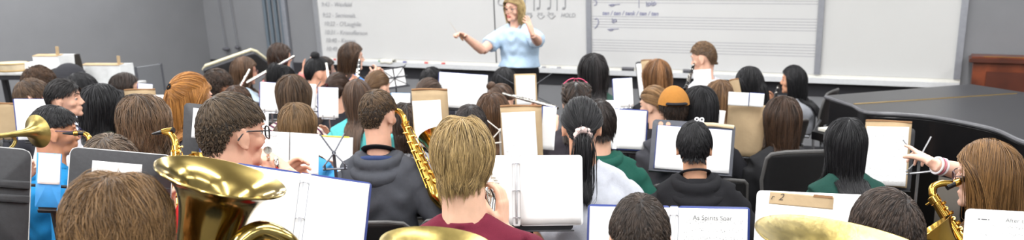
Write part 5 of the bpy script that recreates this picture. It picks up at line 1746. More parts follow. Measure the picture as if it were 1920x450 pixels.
P['small_l'] = seated('the small black haired player behind the wavy bob', 'person with black hair mostly hidden behind the wavy brown bob', (220, 167), 5.7, yaw=-30, pitch=10, sc=0.95, shirt=(44, 44, 48), style='long', pose='low', hair=st_long(*BLK, L=0.24, vol=(0.004, 0.016)))
P['beanie'] = seated('the player in the dark grey beanie', 'person in a dark grey knitted beanie near the left wall', (127, 121), 7.0, yaw=-40, pitch=6, sc=1.08, shirt=(46, 46, 52), style='hoodie', pose='low', hair=st_short(*BLK, L=0.03))
def beanie(i):
    H = i['H']; mb = MB()
    t = np.linspace(0, 2 * PI, 36, endpoint=False)
    Rg = np.array([[(math.sin(th) * math.sin(a), math.sin(th) * math.cos(a), math.cos(th)) for a in t] for th in np.linspace(0.05, 1.5, 14)]) * (E0 + 0.020)
    mb.ring(H.to_world(Rg.reshape(-1, 3)).reshape(Rg.shape))
    mb.build('beanie', cloth((56, 56, 60)), i['root'])
    mb = MB(); r = np.stack([np.sin(t) * 0.097, np.cos(t) * 0.117, np.full(36, 0.012)], 1); mb.tube(H.to_world(r), 0.012, 8, False, 1.6, True); mb.build('beanie_cuff', cloth((48, 48, 52)), i['root'])
beanie(P['beanie'])
P['navyhair'] = seated('the black haired player by the left wall', 'person with black hair between the beanie and the curly brown hair', (106, 126), 7.2, yaw=-40, pitch=6, sc=1.05, shirt=(40, 42, 56), style='long', pose='low', hair=st_short(*BLK, L=0.05))
P['fuzzy'] = seated('the player with tight dark curls', 'person with tight dark curls and a fade behind the ginger hair', (404, 128), 5.8, yaw=-20, pitch=8, sc=1.06, shirt=(52, 50, 54), style='long', pose='low', skin=(150, 104, 78), hair=st_short((26, 22, 20), (92, 72, 58), L=0.035, top=1.3, side=0.5, lift=0.8, curl=0.006, clump=0.3, nmul=1.6))
P['peek'] = seated('the brown haired player behind the glasses', 'person with brown hair just visible right of the black glasses wearer', (441, 158), 5.2, yaw=-16, pitch=8, sc=0.94, shirt=(60, 60, 66), style='long', pose='low', hair=st_short((44, 32, 26), (108, 80, 60), L=0.04))
P['flute1'] = seated('the flutist in the pale blue hoodie', 'person with long brown hair, glasses and pale blue hoodie playing flute', (455, 104), 7.0, yaw=-40, hyaw=-55, pitch=10, sc=0.98, shirt=(174, 194, 208), style='hoodie', pose='flute', vox=0.008, hair=st_long((46, 34, 26), (124, 94, 70), L=0.34, vol=(0.004, 0.014), wave=(0.003, 7)), extra=[lambda i: glasses(i, (150, 120, 120), 0.0012)])
P['flute2'] = seated('the flutist in pink', 'person with dark brown bob and bangs in pink playing a flute', (522, 79), 7.5, yaw=-30, hyaw=-48, pitch=6, sc=0.98, shirt=(228, 146, 140), style='long', pose='flute', vox=0.008, hair=st_long((30, 23, 20), (86, 64, 50), L=0.25, vol=(0.004, 0.014), wave=(0.001, 7), bangs=True))
P['blackpony'] = seated('the black haired player in front of the pink flutist', 'person with pulled back black hair just in front of the pink flutist', (530, 123), 6.5, yaw=-10, pitch=10, sc=1.0, shirt=(40, 40, 44), style='long', pose='low', hair=st_pony(*BLK, T=(-0.15, -0.55, 0.75), L=(0.26, 0.02), ntail=300, out=0.8, tie=(30, 30, 32), tie_r=0.012))
P['striped'] = seated('the girl in the striped top', 'person with long brown hair and a pink and purple striped top', (546, 138), 5.3, yaw=-6, hyaw=-2, pitch=8, sc=1.04, style='long', pose='play', hair=st_long((40, 30, 24), (112, 84, 64), L=0.36, vol=(0.004, 0.020), wave=(0.003, 7), nmul=1.15), shirt=stripes((238, 204, 190), (84, 44, 74)))
P['lightgirl'] = seated('the light brown haired girl in blue', 'person with straight light brown hair and a bright blue top', (553, 190), 4.55, yaw=-4, hyaw=0, pitch=10, sc=1.0, shirt=(72, 156, 214), style='long', pose='play', hair=st_long((72, 54, 34), (162, 128, 88), L=0.30, vol=(0.004, 0.018), wave=(0.003, 7), nmul=1.2), extra=[clip_on((230, 214, 90), (-0.075, -0.03, 0.01))])
P['topbun'] = seated('the player with the black top bun', 'person with black hair in a top bun and white tee', (592, 97), 6.6, yaw=-28, hyaw=-50, pitch=10, sc=0.98, shirt=(232, 232, 236), style='tee', skin=(222, 168, 140), pose='flute', vox=0.008, hair=st_bun(*BLK, T=(0, -0.25, 0.95), r=0.034), hz=0.055)
P['behindbun'] = seated('the player behind the top bun', 'person with dark hair partly hidden behind the black top bun', (606, 104), 7.6, yaw=-30, hyaw=-60, pitch=4, sc=0.95, shirt=(60, 62, 70), style='long', pose='low', hair=st_long(*DKB, L=0.25, vol=(0.004, 0.012)))
P['flute3'] = seated('the flutist in the blue print top', 'person with long dark brown hair and blue top before the white board', (657, 77), 7.3, yaw=-30, hyaw=-62, pitch=6, sc=1.02, shirt=(98, 150, 216), style='tee', skin=(228, 182, 158), pose='trumpet', vox=0.007, hair=st_long((34, 24, 18), (98, 70, 48), L=0.48, vol=(0.004, 0.014), wave=(0.003, 7)))
P['darktied'] = seated('the dark tied hair player behind the white folder', 'person with dark brown tied back hair above the blue edged white folder', (632, 136), 6.2, yaw=-8, pitch=10, sc=1.02, shirt=(44, 44, 50), style='long', pose='low', hair=st_pony((28, 20, 17), (88, 64, 50), T=(-0.45, -0.8, 0.1), L=(0.26, 0.02), ntail=260, out=0.7, tie=(70, 30, 30), tie_r=0.014))
P['teal'] = seated('the girl in the turquoise tee', 'person with long dark brown hair and turquoise tee', (668, 145), 5.6, yaw=0, hyaw=4, pitch=8, sc=1.0, shirt=(92, 186, 184), style='tee', pose='play', hair=st_long((40, 29, 23), (112, 84, 64), L=0.56, gather=0.06, vol=(0.003, 0.010), wave=(0.004, 8), K=22))
P['tiedlight'] = seated('the light brown tied hair player', 'person with light brown tied back hair right of the turquoise tee', (706, 132), 6.3, yaw=-10, hyaw=-28, pitch=8, sc=1.0, shirt=(70, 72, 80), style='long', pose='low', hair=st_pony((62, 44, 28), (142, 108, 74), T=(0, -0.95, -0.1), L=(0.2, 0.02), ntail=200))
P['blackcrop'] = seated('the black cropped hair player before the wide white folder', 'person with short black hair and ear showing before the wide white folder', (808, 124), 6.8, yaw=-8, hyaw=-28, pitch=8, sc=1.06, shirt=(40, 40, 46), style='long', pose='low', skin=(212, 160, 130), hair=st_short(*BLK, L=0.05, top=1.2, side=0.9, lift=0.25))
P['lowbun'] = seated('the player with the low brown bun', 'person with brown hair and a mauve scrunchie behind the kraft bag', (803, 146), 5.9, yaw=-14, hyaw=-30, pitch=10, sc=1.02, shirt=(58, 56, 60), style='long', pose='low', hair=st_pony((36, 27, 22), (104, 80, 64), T=(0, -0.96, -0.05), L=(0.22, 0.02), ntail=260, tie=(176, 142, 138), tie_r=0.020))
P['behindsax'] = seated('the dark haired player beside the gold saxophone', 'person with dark brown chin length hair beside the gold saxophone', (762, 192), 4.9, yaw=0, pitch=10, sc=1.0, shirt=(150, 150, 154), style='long', pose='low', hair=st_long((26, 20, 18), (84, 64, 50), L=0.20, vol=(0.004, 0.022), inward=0.1))
P['darkback'] = seated('the dark haired player directly beyond the blond', 'person with short dark hair showing just above the blond hair', (880, 193), 4.4, yaw=2, pitch=8, sc=1.05, shirt=(42, 42, 46), style='long', pose='low', hair=st_short((20, 17, 17), (76, 66, 62), L=0.05, top=1.2, side=0.9, lift=0.3))
P['auburn'] = seated('the auburn haired player by the kraft folder', 'person with auburn brown straight hair and pale framed glasses', (923, 172), 4.9, yaw=-2, hyaw=-4, pitch=8, sc=1.02, shirt=(34, 34, 38), style='long', pose='low', hair=st_long((48, 33, 24), (128, 92, 62), L=0.28, vol=(0.004, 0.018), wave=(0.002, 6), nmul=1.15), extra=[lambda i: glasses(i, (196, 200, 204), 0.002), clip_on((190, 192, 196), (-0.03, -0.112, -0.02), 0.006)])
P['flute4'] = seated('the flutist with the messy brown bun', 'person with brown messy bun playing a flute out to the right', (938, 153), 5.6, yaw=-10, hyaw=-32, pitch=8, sc=1.0, shirt=(50, 48, 52), style='long', pose='flute', vox=0.008, hair=st_bun((40, 29, 23), (112, 82, 60), T=(-0.5, -0.4, 0.75), r=0.030), hz=0.03)
P['longblack_c'] = seated('the long black hair below the conductor', 'person with long straight black hair right below the conductor', (945, 124), 6.6, yaw=0, pitch=8, sc=1.0, shirt=(38, 38, 42), style='long', pose='low', hair=st_long(*BLK, L=0.46, vol=(0.004, 0.014), wave=(0.001, 6)))
P['longblack_g'] = seated('the long black haired player in dark green', 'person with long black hair and dark green top below the board joint', (1112, 98), 6.2, yaw=4, hyaw=12, pitch=6, sc=1.03, shirt=(52, 80, 70), style='long', pose='play', hair=st_long((12, 11, 13), (54, 48, 48), L=0.50, vol=(0.004, 0.022), wave=(0.003, 7), nmul=1.2), extra=[lambda i: glasses(i, (24, 24, 28), 0.002)])
P['braids'] = seated('the player with braids and pink glasses', 'person with dark braids and pink glasses pushed up on the head', (1080, 151), 5.1, yaw=4, pitch=10, sc=1.0, shirt=(56, 52, 58), style='long', pose='low', hair=st_braids((22, 18, 18), (84, 66, 54)), extra=[head_glasses((236, 96, 132))])
P['greenhood'] = seated('the short haired player in the green hoodie', 'person with short dark hair and green hoodie behind the scrunchie', (1124, 184), 4.3, yaw=4, hyaw=10, pitch=8, sc=1.0, shirt=(30, 82, 70), style='hoodie', pose='low', hair=st_short((18, 15, 15), (62, 50, 44), L=0.07, top=1.2, side=1.0, lift=0.2, ear=False))
P['longlight'] = seated('the long light brown hair near the board', 'person with long straight light brown hair and black jacket', (1233, 109), 6.3, yaw=12, hyaw=10, pitch=8, sc=1.06, shirt=(30, 30, 34), style='long', pose='play', hair=st_long((70, 46, 28), (164, 116, 72), L=0.44, vol=(0.004, 0.020), wave=(0.003, 7), nmul=1.2))
P['profile_b'] = seated('the dark blonde player in profile', 'person with pulled back dark blonde hair in profile facing left', (1227, 160), 5.4, yaw=40, hyaw=58, pitch=6, sc=1.0, shirt=(34, 32, 36), style='long', pose='low', skin=(230, 184, 158), vox=0.008, hair=st_pony((92, 66, 40), (178, 138, 92), T=(0, -0.93, -0.3), L=(0.30, 0.02), ntail=220, out=0.4))
P['cap'] = seated('the player in the mustard cap', 'person in a backwards mustard cap and grey hoodie', (1264, 160), 5.2, yaw=8, hyaw=6, pitch=6, sc=1.04, shirt=(76, 76, 82), style='hoodie', pose='low', hair=st_short((24, 20, 18), (82, 66, 56), L=0.05, top=0.5, side=1.2, lift=0.3), hz=0.020)
cap_on(P['cap'])
P['knit']['chair'].scale = (1.08, 1, 1.2)

P['longblack_r'] = seated('the long black haired player by the grey stand', 'person with long parted black hair directly behind the grey stand', (1313, 159), 4.95, yaw=8, pitch=8, sc=1.06, shirt=(38, 38, 42), style='long', pose='low', hair=st_long(*BLK, L=0.42, vol=(0.004, 0.024), wave=(0.002, 6), nmul=1.2))
P['light_r'] = seated('the light brown hair behind the kraft envelope', 'person with light brown straight hair behind the tall kraft envelope', (1350, 148), 5.9, yaw=12, pitch=8, sc=1.0, shirt=(90, 88, 92), style='long', pose='low', hair=st_long((76, 54, 36), (160, 122, 84), L=0.40, vol=(0.004, 0.020), wave=(0.003, 7)))
P['whitehood'] = seated('the boy in the white hoodie', 'person with short brown faded hair and white hoodie before the board', (1320, 76), 6.6, yaw=40, hyaw=62, pitch=14, sc=1.06, shirt=(222, 222, 228), style='hoodie', skin=(234, 184, 158), pose='low', vox=0.006, brow=(70, 50, 36), hair=st_short((76, 56, 40), (150, 118, 86), L=0.015, top=2.0, side=0.25, w=(0.0, 0.82, 0.55), lift=0.5, sweep=0.1, nmul=1.8))
P['lean_r'] = seated('the long black haired player leaning left', 'person with long black hair leaning left over a kraft folder', (1406, 122), 6.6, yaw=46, hyaw=62, pitch=22, sc=1.02, lean=0.14, shirt=(52, 50, 54), style='long', skin=(206, 150, 122), pose='play', hair=st_long(*BLK, L=0.40, vol=(0.003, 0.014), wave=(0.003, 7)))
P['far_r'] = seated('the far right flutist', 'person with long straight black hair in profile near the piano', (1489, 120), 7.0, yaw=60, hyaw=68, pitch=2, sc=1.02, shirt=(150, 152, 158), style='long', skin=(210, 154, 122), pose='trumpet', vox=0.008, hair=st_long(*BLK, L=0.44, vol=(0.004, 0.014), wave=(0.001, 6)))
P['far_r']['chair'].scale = (1, 1, 1.15)
# --- the conductor
cd = 8.2
P['cond'] = person('person conducting in a pale blue blouse with blond hair and glasses', px=(963, -9, cd), yaw=160, hyaw=148, pitch=2, sc=1.03, fat=1.18, stand=True, skin=(238, 188, 164), shirt=(188, 213, 236), style='blouse', pants=(26, 26, 30), shoe=(20, 20, 22), vox=0.0065, brow=(120, 92, 60), show_lips=True, cvox=0.011,
    R=dict(w=W(872, 69, cd - 0.15), d=nrm(W(858, 62, cd - 0.25) - W(872, 69, cd - 0.15)), n=nrm(np.array((0.1, -0.3, -0.95))), pole=(0.1, 0, -1.0), fingers=(0.9, 1.2, 1.3, 1.35), spread=0.05),
    L=dict(w=W(999, 66, cd - 0.42), d=nrm(np.array((-0.28, -0.1, 0.9))), n=nrm(np.array((-0.8, 0.35, -0.1))), pole=(0.6, 0, -0.9), fingers=(0.25, 0.3, 0.35, 0.45), spread=0.28),
    hair=st_long((124, 98, 58), (214, 190, 136), L=0.21, part=0.03, vol=(0.004, 0.018), wave=(0.010, 14), clump=0.5, nmul=1.6, gather=0.01), extra=[lambda i: glasses(i, (40, 34, 40), 0.0019)])
def ruffles(i):
    for S, el, wr, side in i['arms']:
        c = S * 0.5 + el * 0.5
        T = nrm(el - S)
        M = frame_to(c, T)
        for k, rr in ((0.0, 0.066), (0.022, 0.072)):
            t = np.linspace(0, 2 * PI, 48, endpoint=False)
            r = rr * (1 + 0.07 * np.sin(t * 9 + k * 60))
            ring = np.stack([r * np.cos(t), r * np.sin(t), np.full(48, k) + 0.004 * np.sin(t * 9)], 1) @ M[:3, :3].T + c
            mb = MB(); mb.tube(ring, 0.008, 8, False, None, True); mb.build('sleeve_ruffle', cloth((192, 216, 238)), i['root'])
ruffles(P['cond'])
wq = P['cond']['arms'][1]
hw = P['cond']['ww'](wq[2])
e0 = hw + nrm(W(858, 62, cd - 0.25) - hw) * 0.07 + np.array((0, -0.015, -0.02))
e1 = W(842, 40, cd - 0.35)
t = thing('baton', 'thin conducting baton held up in the hand of the conductor', 'baton', e0)
mb = MB(); mb.tube([e0, e0 * 0.6 + e1 * 0.4, e1], [0.003, 0.0025, 0.0012], 8); mb.build('shaft', mat('baton_wood', (215, 205, 190), 0.5), t, world=True)
mb = MB(); dv = nrm(e1 - e0); mb.tube([e0 - dv * 0.05, e0 - dv * 0.03, e0 - dv * 0.01, e0 + dv * 0.005], [0.004, 0.010, 0.008, 0.003], 12); mb.build('grip', mat('baton_cork', (170, 120, 78), 0.8), t, world=True)
# jacket details
mb = MB(); i = P['blue']; t_ = np.linspace(0, 2 * PI, 30, endpoint=False)
mb.tube(np.stack([0.092 * np.cos(t_), i['nb'][1] - 0.03 + 0.085 * np.sin(t_), i['zn'] - 0.002 - 0.03 * np.sin(t_)], 1), 0.022, 12, False, None, True); mb.build('jacket_collar', cloth((66, 40, 160)), i['root'])
i = P['hoodie']
mb = MB(); mb.tube(np.stack([0.074 * np.cos(t_), i['nb'][1] - 0.02 + 0.072 * np.sin(t_), i['zn'] - 0.012 - 0.02 * np.sin(t_)], 1), 0.016, 12, False, None, True); mb.build('tee_collar', cloth((52, 66, 104)), i['root'])
# bracelets on the pointing arm
S_, el_, wr_, sd_ = P['saxgirl']['arms'][1]
dv = nrm(wr_ - el_)
for k, (c, rr) in enumerate((((226, 224, 228), 0.0), ((196, 110, 132), 0.014), ((214, 210, 214), 0.026))):
    M = frame_to(wr_ - dv * (0.012 + rr), dv)
    a = np.linspace(0, 2 * PI, 28, endpoint=False)
    ring = np.stack([0.028 * np.cos(a), 0.028 * np.sin(a), 0 * a], 1) @ M[:3, :3].T + M[:3, 3]
    mb = MB(); mb.tube(ring, 0.0042 if k != 1 else 0.0026, 8, False, None, True); mb.build('bracelet', mat('bracelet_%d' % k, c, 0.4), P['saxgirl']['root'])
# ---------------------------------------------------------------- music stands, folders and pages
STN = []
def deskpaper(lab, pl, R, label_stand, kind='desk', grow=(-0.006, -0.004), **k):
    pass
def SP(px, d, tilt, what, stand, stand_kind='wire', printed=None, edge=None, grow=None, yaw=0, name='sheet_music', cat='sheet music', **sk):
    R = rect(*px, d, tilt, yaw)
    if stand_kind == 'desk':
        music_stand(R, stand, grow or (0.0, -0.01), **sk)
    elif stand_kind == 'wire':
        wire_stand(R, stand, sk.get('m'), up=sk.get('up', -0.03), grow=sk.get('g', -0.02))
    if what:
        paper(R, what, printed, 0.004, name, cat, edge=edge)
    return R
def corners(tl, tr, br, bl):
    return (tl, tr, br, bl)
# near left bare black stand
R = rect((-95, 268), (90, 283), (52, 470), (-135, 462), 2.35, 16, 8)
music_stand(R, 'black ridged music stand cut off by the left edge', edge=True, ridges=True)
R = rect((140, 277), (338, 292), (310, 480), (122, 470), 2.75, 16, -4)
music_stand(R, 'black ridged music stand behind the big wavy brown hair', edge=True, ridges=True)
Rp = rect((170, 302), (262, 309), (262, 395), (168, 388), 2.66, 16, -4)
paper(Rp, 'white page standing on the black ridged stand behind the wavy brown hair', None, 0.016)
# blue folder with a sheet, left
R = SP(corners((98, 288), (146, 291), (112, 390), (66, 388)), 3.25, 22, None, 'music stand carrying the bright blue folder at left', 'desk', grow=(-0.01, -0.02))
t = Rthing('folder', 'bright blue plastic folder with a sheet near the left edge', 'folder', R.sub(-R.w / 2, R.w / 2, 0, R.h, 0.003))
mb = MB(); mb.box((0, R.h / 2, 0), (R.w, R.h, 0.003), None, 0.004); mb.build('cover', CYANV, t)
paper(R.sub(-R.w / 2 + 0.006, R.w / 2 - 0.004, R.h * 0.42, R.h - 0.004), 'printed page tucked into the bright blue folder', 0, 0.008)
# euphonium player's binder
R = rect((484, 317), (742, 346), (676, 520), (418, 482), 2.55, 30, 6)
music_stand(R, 'black music stand under the big white binder beside the euphonium', (0.0, -0.02))
binder(R, 'open white binder with blue cover edge right of the euphonium bell', None, BLUEV, spine=0.50)
# blond trumpeter's binder
R = rect((842, 294), (1092, 289), (1094, 424), (842, 424), 3.05, 14)
music_stand(R, 'black music stand holding the white binder right of the blond hair', (-0.035, -0.03))
binder(R, 'open white binder with three rings right of the blond hair', None, PAPERB, spine=0.50)
# As Spirits Soar
R = rect((1107, 383), (1411, 389), (1404, 545), (1098, 538), 2.72, 22)
music_stand(R, 'black music stand under the As Spirits Soar binder', (-0.02, -0.02))
bs = binder(R, 'open navy ring binder showing the As Spirits Soar page', [PAPERB, PRINT[1]], BLUEV, spine=0.535)
text_on(bs, 'As Spirits Soar', R.w * 0.27, R.h - 0.045, 0.021, (110, 110, 110), 0.0095, 'CENTER')
# number 2 binder
R = rect((1430, 356), (1640, 368), (1634, 540), (1404, 528), 2.62, 24)
music_stand(R, 'black music stand under the white folder numbered 2', (-0.02, -0.02))
t2 = Rthing('folder', 'white plastic folder with pages behind the big tuba bell', 'folder', R.sub(-R.w / 2, R.w / 2, 0, R.h, 0.003))
mb = MB(); mb.box((0, R.h / 2, 0), (R.w, R.h, 0.003), None, 0.014); mb.build('cover', PAPERB, t2)
sheet_mesh('page', R.w * 0.9, R.h * 0.74, PRINT[2], t2, z=0.002, y0=0.006)
Rk = rect((1446, 366), (1564, 374), (1562, 396), (1441, 382), 2.58, 24)
kt = Rthing('kraft_paper_strip', 'brown kraft strip marked 2 clipped to the white folder', 'paper strip', Rk.sub(-Rk.w / 2, Rk.w / 2, 0, Rk.h, 0.012))
sheet_mesh('strip', Rk.w, Rk.h * 1.2, KRAFT, kt, th=0.0015)
mb = MB(); mb.box((Rk.w * 0.33, Rk.h * 1.17, 0.002), (Rk.w * 0.30, 0.008, 0.002), None, 0.0); mb.build('torn_edge', KRAFTD, kt)
text_on(kt, '2', -Rk.w * 0.36, Rk.h * 0.45, 0.030, (70, 60, 50), 0.003, shear=0.3)
text_on(kt, 'r', -Rk.w * 0.48, Rk.h * 0.45, 0.022, (70, 60, 50), 0.003, shear=0.3)
# After the Rain, bottom right
R = rect((1817, 390), (2010, 404), (1996, 560), (1796, 545), 2.15, 22)
music_stand(R, 'black music stand at the bottom right corner', (-0.01, -0.02))
t3 = Rthing('folder', 'white folder showing the After the Rain page at bottom right', 'folder', R.sub(-R.w / 2, R.w / 2, 0, R.h, 0.003))
mb = MB(); mb.box((0, R.h / 2, 0), (R.w, R.h, 0.003), None, 0.012); mb.build('cover', PAPERB, t3)
sheet_mesh('page', R.w * 0.86, R.h * 0.93, PRINT_D, t3, z=0.002, y0=0.006, x0=R.w * 0.03)
text_on(t3, 'After the Rain', -R.w * 0.10, R.h - 0.030, 0.0155, (58, 58, 60), 0.0036)
mb = MB()
for x0, w_ in ((0, 0.006), (0.008, 0.014), (0.024, 0.004)):
    mb.box((-R.w * 0.37 + x0 + w_ / 2, R.h - 0.026, 0.0036), (w_, 0.003, 0.0004))
mb.build('printed_part_name', mat('ink_90_90_92', (90, 90, 92), 0.6), t3)
# black glasses trumpeter's music
R = rect((462, 244), (600, 252), (598, 332), (455, 326), 3.45, 16)
music_stand(R, 'black music stand in front of the black glasses wearer', (-0.02, -0.02))
pa = paper(R.sub(-R.w / 2, R.w * 0.10, 0, R.h), 'left printed page After the Rain beside the black glasses', 0)
text_on(pa, 'After the Rain', -0.005, R.h - 0.022, 0.015, (120, 120, 122), 0.007, 'CENTER')
paper(R.sub(R.w * 0.11, R.w / 2, 0, R.h), 'right printed page next to the After the Rain sheet', 1)
# black folder with gold lettering behind the glasses boy
R = rect((384, 196), (470, 204), (436, 312), (338, 304), 4.05, 22, 4)
music_stand(R, 'flat black music stand with small gold lettering on its corner', (0, 0), lip=False)
mbk = music_stand
tt = [o for o in bpy.data.objects if o.get('label') == 'flat black music stand with small gold lettering on its corner'][0]
Mloc = Matrix(R.M().tolist())
mb = MB()
for k in range(3):
    for x0, w_ in ((0.0, 0.022), (0.026, 0.014), (0.043, 0.020)):
        mb.box((-0.066 + x0 + w_ / 2 + 0.003 * k, 0.052 - 0.018 * k, -0.0035), (w_, 0.011, 0.0008))
mb.build('gold_lettering', mat('gold_print', (176, 148, 62), 0.5), tt, T=R.M(), world=True)
paper(rect((374, 205), (398, 207), (384, 262), (358, 258), 3.98, 22, 4), 'narrow white page on the flat black stand left of the glasses boy', None, 0.004)
paper(rect((396, 262), (428, 264), (412, 312), (374, 308), 3.9, 24, 4), 'blue edged white page at the neck of the glasses boy', None, 0.004, edge=BLUEV)
# further back
SP(corners((474, 211), (507, 213), (504, 252), (468, 250)), 4.9, 18, 'white page half hidden by the black glasses wearer', 'thin wire stand behind the black glasses wearer', m=M_WIREB, printed=2)
SP(corners((497, 155), (532, 157), (528, 211), (486, 208)), 5.9, 20, 'blue edged white folder beside the pink sleeve', 'wire music stand under the blue edged folder near the pink flutist', edge=BLUEV)
SP(corners((572, 157), (597, 159), (592, 207), (566, 205)), 6.2, 18, 'narrow white page under the black top bun', 'black wire music stand under the black top bun', m=M_WIREB, up=0.03, g=0.03)
SP(corners((613, 165), (653, 166), (633, 222), (599, 220)), 5.85, 22, 'white folder with blue left edge next to the turquoise tee', 'wire music stand left of the turquoise tee', edge=BLUEV)
R = SP(corners((598, 256), (666, 258), (660, 330), (594, 326)), 4.65, 20, 'white page with yellow top edge left of the grey hoodie', 'wire music stand behind the yellow edged page', m=M_WIREB)
mb = MB(); mb.box((0, R.h + 0.001, 0.004), (R.w * 0.8, 0.006, 0.004), None, 0.001); mb.build('yellow_edge', mat('yellow_plastic', (236, 220, 70), 0.5), [o for o in bpy.data.objects if o.get('label') == 'white page with yellow top edge left of the grey hoodie'][0])
# bare folding stand seen from behind in front of the grey hoodie
R = rect((606, 256), (650, 254), (652, 312), (604, 314), 3.75, 12)
wire_stand(R, 'bare folding wire stand left of the grey hoodie', mat('steel_wire_dark', (120, 122, 130), 0.3, 0.8), up=0.01, grow=0.0)
# kraft bag and page behind the blond hair
R = rect((784, 170), (848, 167), (846, 276), (776, 276), 4.35, 14)
music_stand(R, 'music stand hidden behind the kraft bag left of the blond hair', (-0.03, -0.05))
kraft_sheet(R, 'brown kraft bag with a white page left of the blond hair')
paper(rect((787, 191), (838, 187), (834, 274), (780, 276), 4.30, 14), 'white page clipped on the kraft bag left of the blond hair', None, 0.024)
# wide white folder
R = rect((829, 136), (920, 142), (912, 206), (822, 200), 6.2, 16)
music_stand(R, 'music stand under the wide white folder', (-0.02, -0.03))
paper(R, 'wide white folder with blue edge left of the long black hair', None, 0.004, 'folder', 'folder', edge=BLUEV)
R = rect((962, 139), (1003, 138), (1008, 197), (966, 198), 6.5, 14)
wire_stand(R, 'grey wire music stand right of the conductor', m=M_WIREB, up=0.0, grow=0.12)
t = Rthing('clipboard', 'brown clipboard with white page below the conductor', 'clipboard', R.sub(-R.w / 2, R.w / 2, 0, R.h, 0.002))
mb = MB(); mb.box((0, R.h / 2, 0), (R.w, R.h, 0.004), None, 0.006); mb.build('board', KRAFT, t)
sheet_mesh('page', R.w * 0.86, R.h * 0.94, PAPER, t, z=0.003)
# kraft folder and pages in the centre
R = rect((950, 200), (1024, 199), (1020, 300), (940, 302), 4.15, 15)
music_stand(R, 'music stand hidden behind the central kraft folder', (-0.03, -0.06))
kraft_sheet(R, 'brown kraft folder with printed pages above the ringed white binder')
paper(rect((953, 213), (1012, 209), (1010, 298), (944, 300), 4.10, 15), 'printed page on the central kraft folder', 0, 0.024)
paper(rect((1019, 200), (1046, 202), (1038, 282), (1014, 280), 4.20, 15), 'narrow white page jutting right of the central kraft folder', None, 0.004, edge=BLUEV)
R = rect((924, 222), (956, 218), (956, 262), (924, 266), 4.45, 12)
wire_stand(R, 'bare pale folding stand between blond hair and kraft folder', mat('pale_wire', (214, 206, 196), 0.4, 0.2), up=0.0, grow=0.02)
SP(corners((1141, 149), (1177, 147), (1188, 200), (1152, 202)), 5.75, 20, 'white folder held by the long black haired player in green', 'wire music stand right of the green top', edge=BLUEV)
SP(corners((1124, 188), (1164, 188), (1164, 240), (1124, 240)), 5.0, 16, 'white page behind the open binder near the scrunchie', 'black wire stand behind the open white binder', m=M_WIREB)
R = rect((1128, 202), (1225, 207), (1213, 284), (1110, 278), 4.7, 18)
music_stand(R, 'music stand under the open white binder right of the scrunchie', (-0.03, -0.03))
binder(R, 'open white binder right of the green hoodie', None, BLUEV, rings=False, spine=0.40)
R = rect((1182, 117), (1207, 114), (1222, 182), (1198, 184), 7.45, 14)
music_stand(R, 'narrow black stand left of the long light brown hair', (0.0, 0.0), lip=False)
paper(R.sub(-R.w * 0.44, R.w * 0.46, 0.0, R.h * 0.93), 'printed page on the narrow black stand before the board', 1, 0.002)
R = rect((1204, 114), (1226, 112), (1228, 180), (1208, 182), 7.25, 14)
wire_stand(R, 'wire stand behind the long light brown hair', M_WIREB, up=-0.03, grow=-0.02)
kraft_sheet(R, 'small kraft folder peeping out left of long light brown hair')
# grey stand of the boy in the black hoodie
R = rect((1243, 224), (1398, 235), (1373, 326), (1216, 315), 4.45, 22)
M_DESK2 = mat('stand_grey_enamel', (84, 86, 94), 0.5, 0, 0.06, 60)
music_stand(R, 'wide grey music stand in front of the black hoodie', (0.0, 0.0), dmat=M_DESK2)
gs = [o for o in bpy.data.objects if o.get('label') == 'wide grey music stand in front of the black hoodie'][0]
for xx in (-R.w * 0.40, -R.w * 0.31):
    mb = MB(); mb.cyl((xx, R.h - 0.022, -0.0055), (xx, R.h - 0.022, -0.003), 0.013, 16); mb.build('hole_sticker', mat('peach_sticker', (226, 178, 150), 0.6), gs, T=R.M(), world=True)
paper(R.sub(-R.w * 0.43, R.w * 0.46, 0.0, R.h * 0.87), 'wide white page on the grey stand before the black hoodie', None, 0.004, edge=BLUEV)
Rk = R.sub(-R.w * 0.02, R.w * 0.48, R.h * 0.90, R.h * 0.99, 0.0)
t = Rthing('kraft_paper_strip', 'rolled kraft paper strip along the top of the grey stand', 'paper strip', Rk)
mb = MB(); mb.tube([(-Rk.w / 2, 0.012, 0.006), (0, 0.016, 0.009), (Rk.w / 2, 0.010, 0.006)], 0.010, 10, True, 0.6); mb.build('roll', mat('pale_kraft', (222, 200, 164), 0.85, 0, 0.08), t)
Rc = R.sub(R.w * 0.02, R.w * 0.10, R.h * 0.97, R.h, 0.004)
t = Rthing('paper_clip', 'white bulldog clip on top of the grey stand', 'clip', Rc)
for sg in (-1, 1):
    a = np.linspace(0, 2 * PI, 18, endpoint=False)
    mb = MB(); mb.tube(np.stack([0.013 * sg + 0.009 * np.cos(a), 0.020 + 0.009 * np.sin(a), 0 * a], 1), 0.004, 8, False, None, True); mb.build('wing', mat('clip_white', (235, 235, 238), 0.4), t)
mb = MB(); mb.box((0, 0.006, 0), (0.05, 0.014, 0.012), None, 0.003); mb.build('jaw', MATS['clip_white'], t)
# tall kraft envelope
R = rect((1366, 194), (1440, 198), (1436, 294), (1390, 291), 4.9, 10)
R = rect((1364, 194), (1440, 198), (1434, 296), (1358, 290), 4.9, 12)
wire_stand(R, 'wire music stand behind the tall kraft envelope', M_WIREB, up=-0.05, grow=-0.03)
kraft_sheet(R, 'tall brown kraft envelope left of the black ribbed sweater', 0.012, fold=False, name='kraft_envelope', cat='envelope')
pq = paper(rect((1367, 173), (1404, 175), (1403, 200), (1364, 198), 4.84, 12), 'left printed page on top of the tall kraft envelope', 2, 0.026)
paper(rect((1405, 175), (1432, 177), (1431, 202), (1404, 200), 4.84, 12), 'right printed page on top of the tall kraft envelope', 1, 0.026, edge=BLUEV)
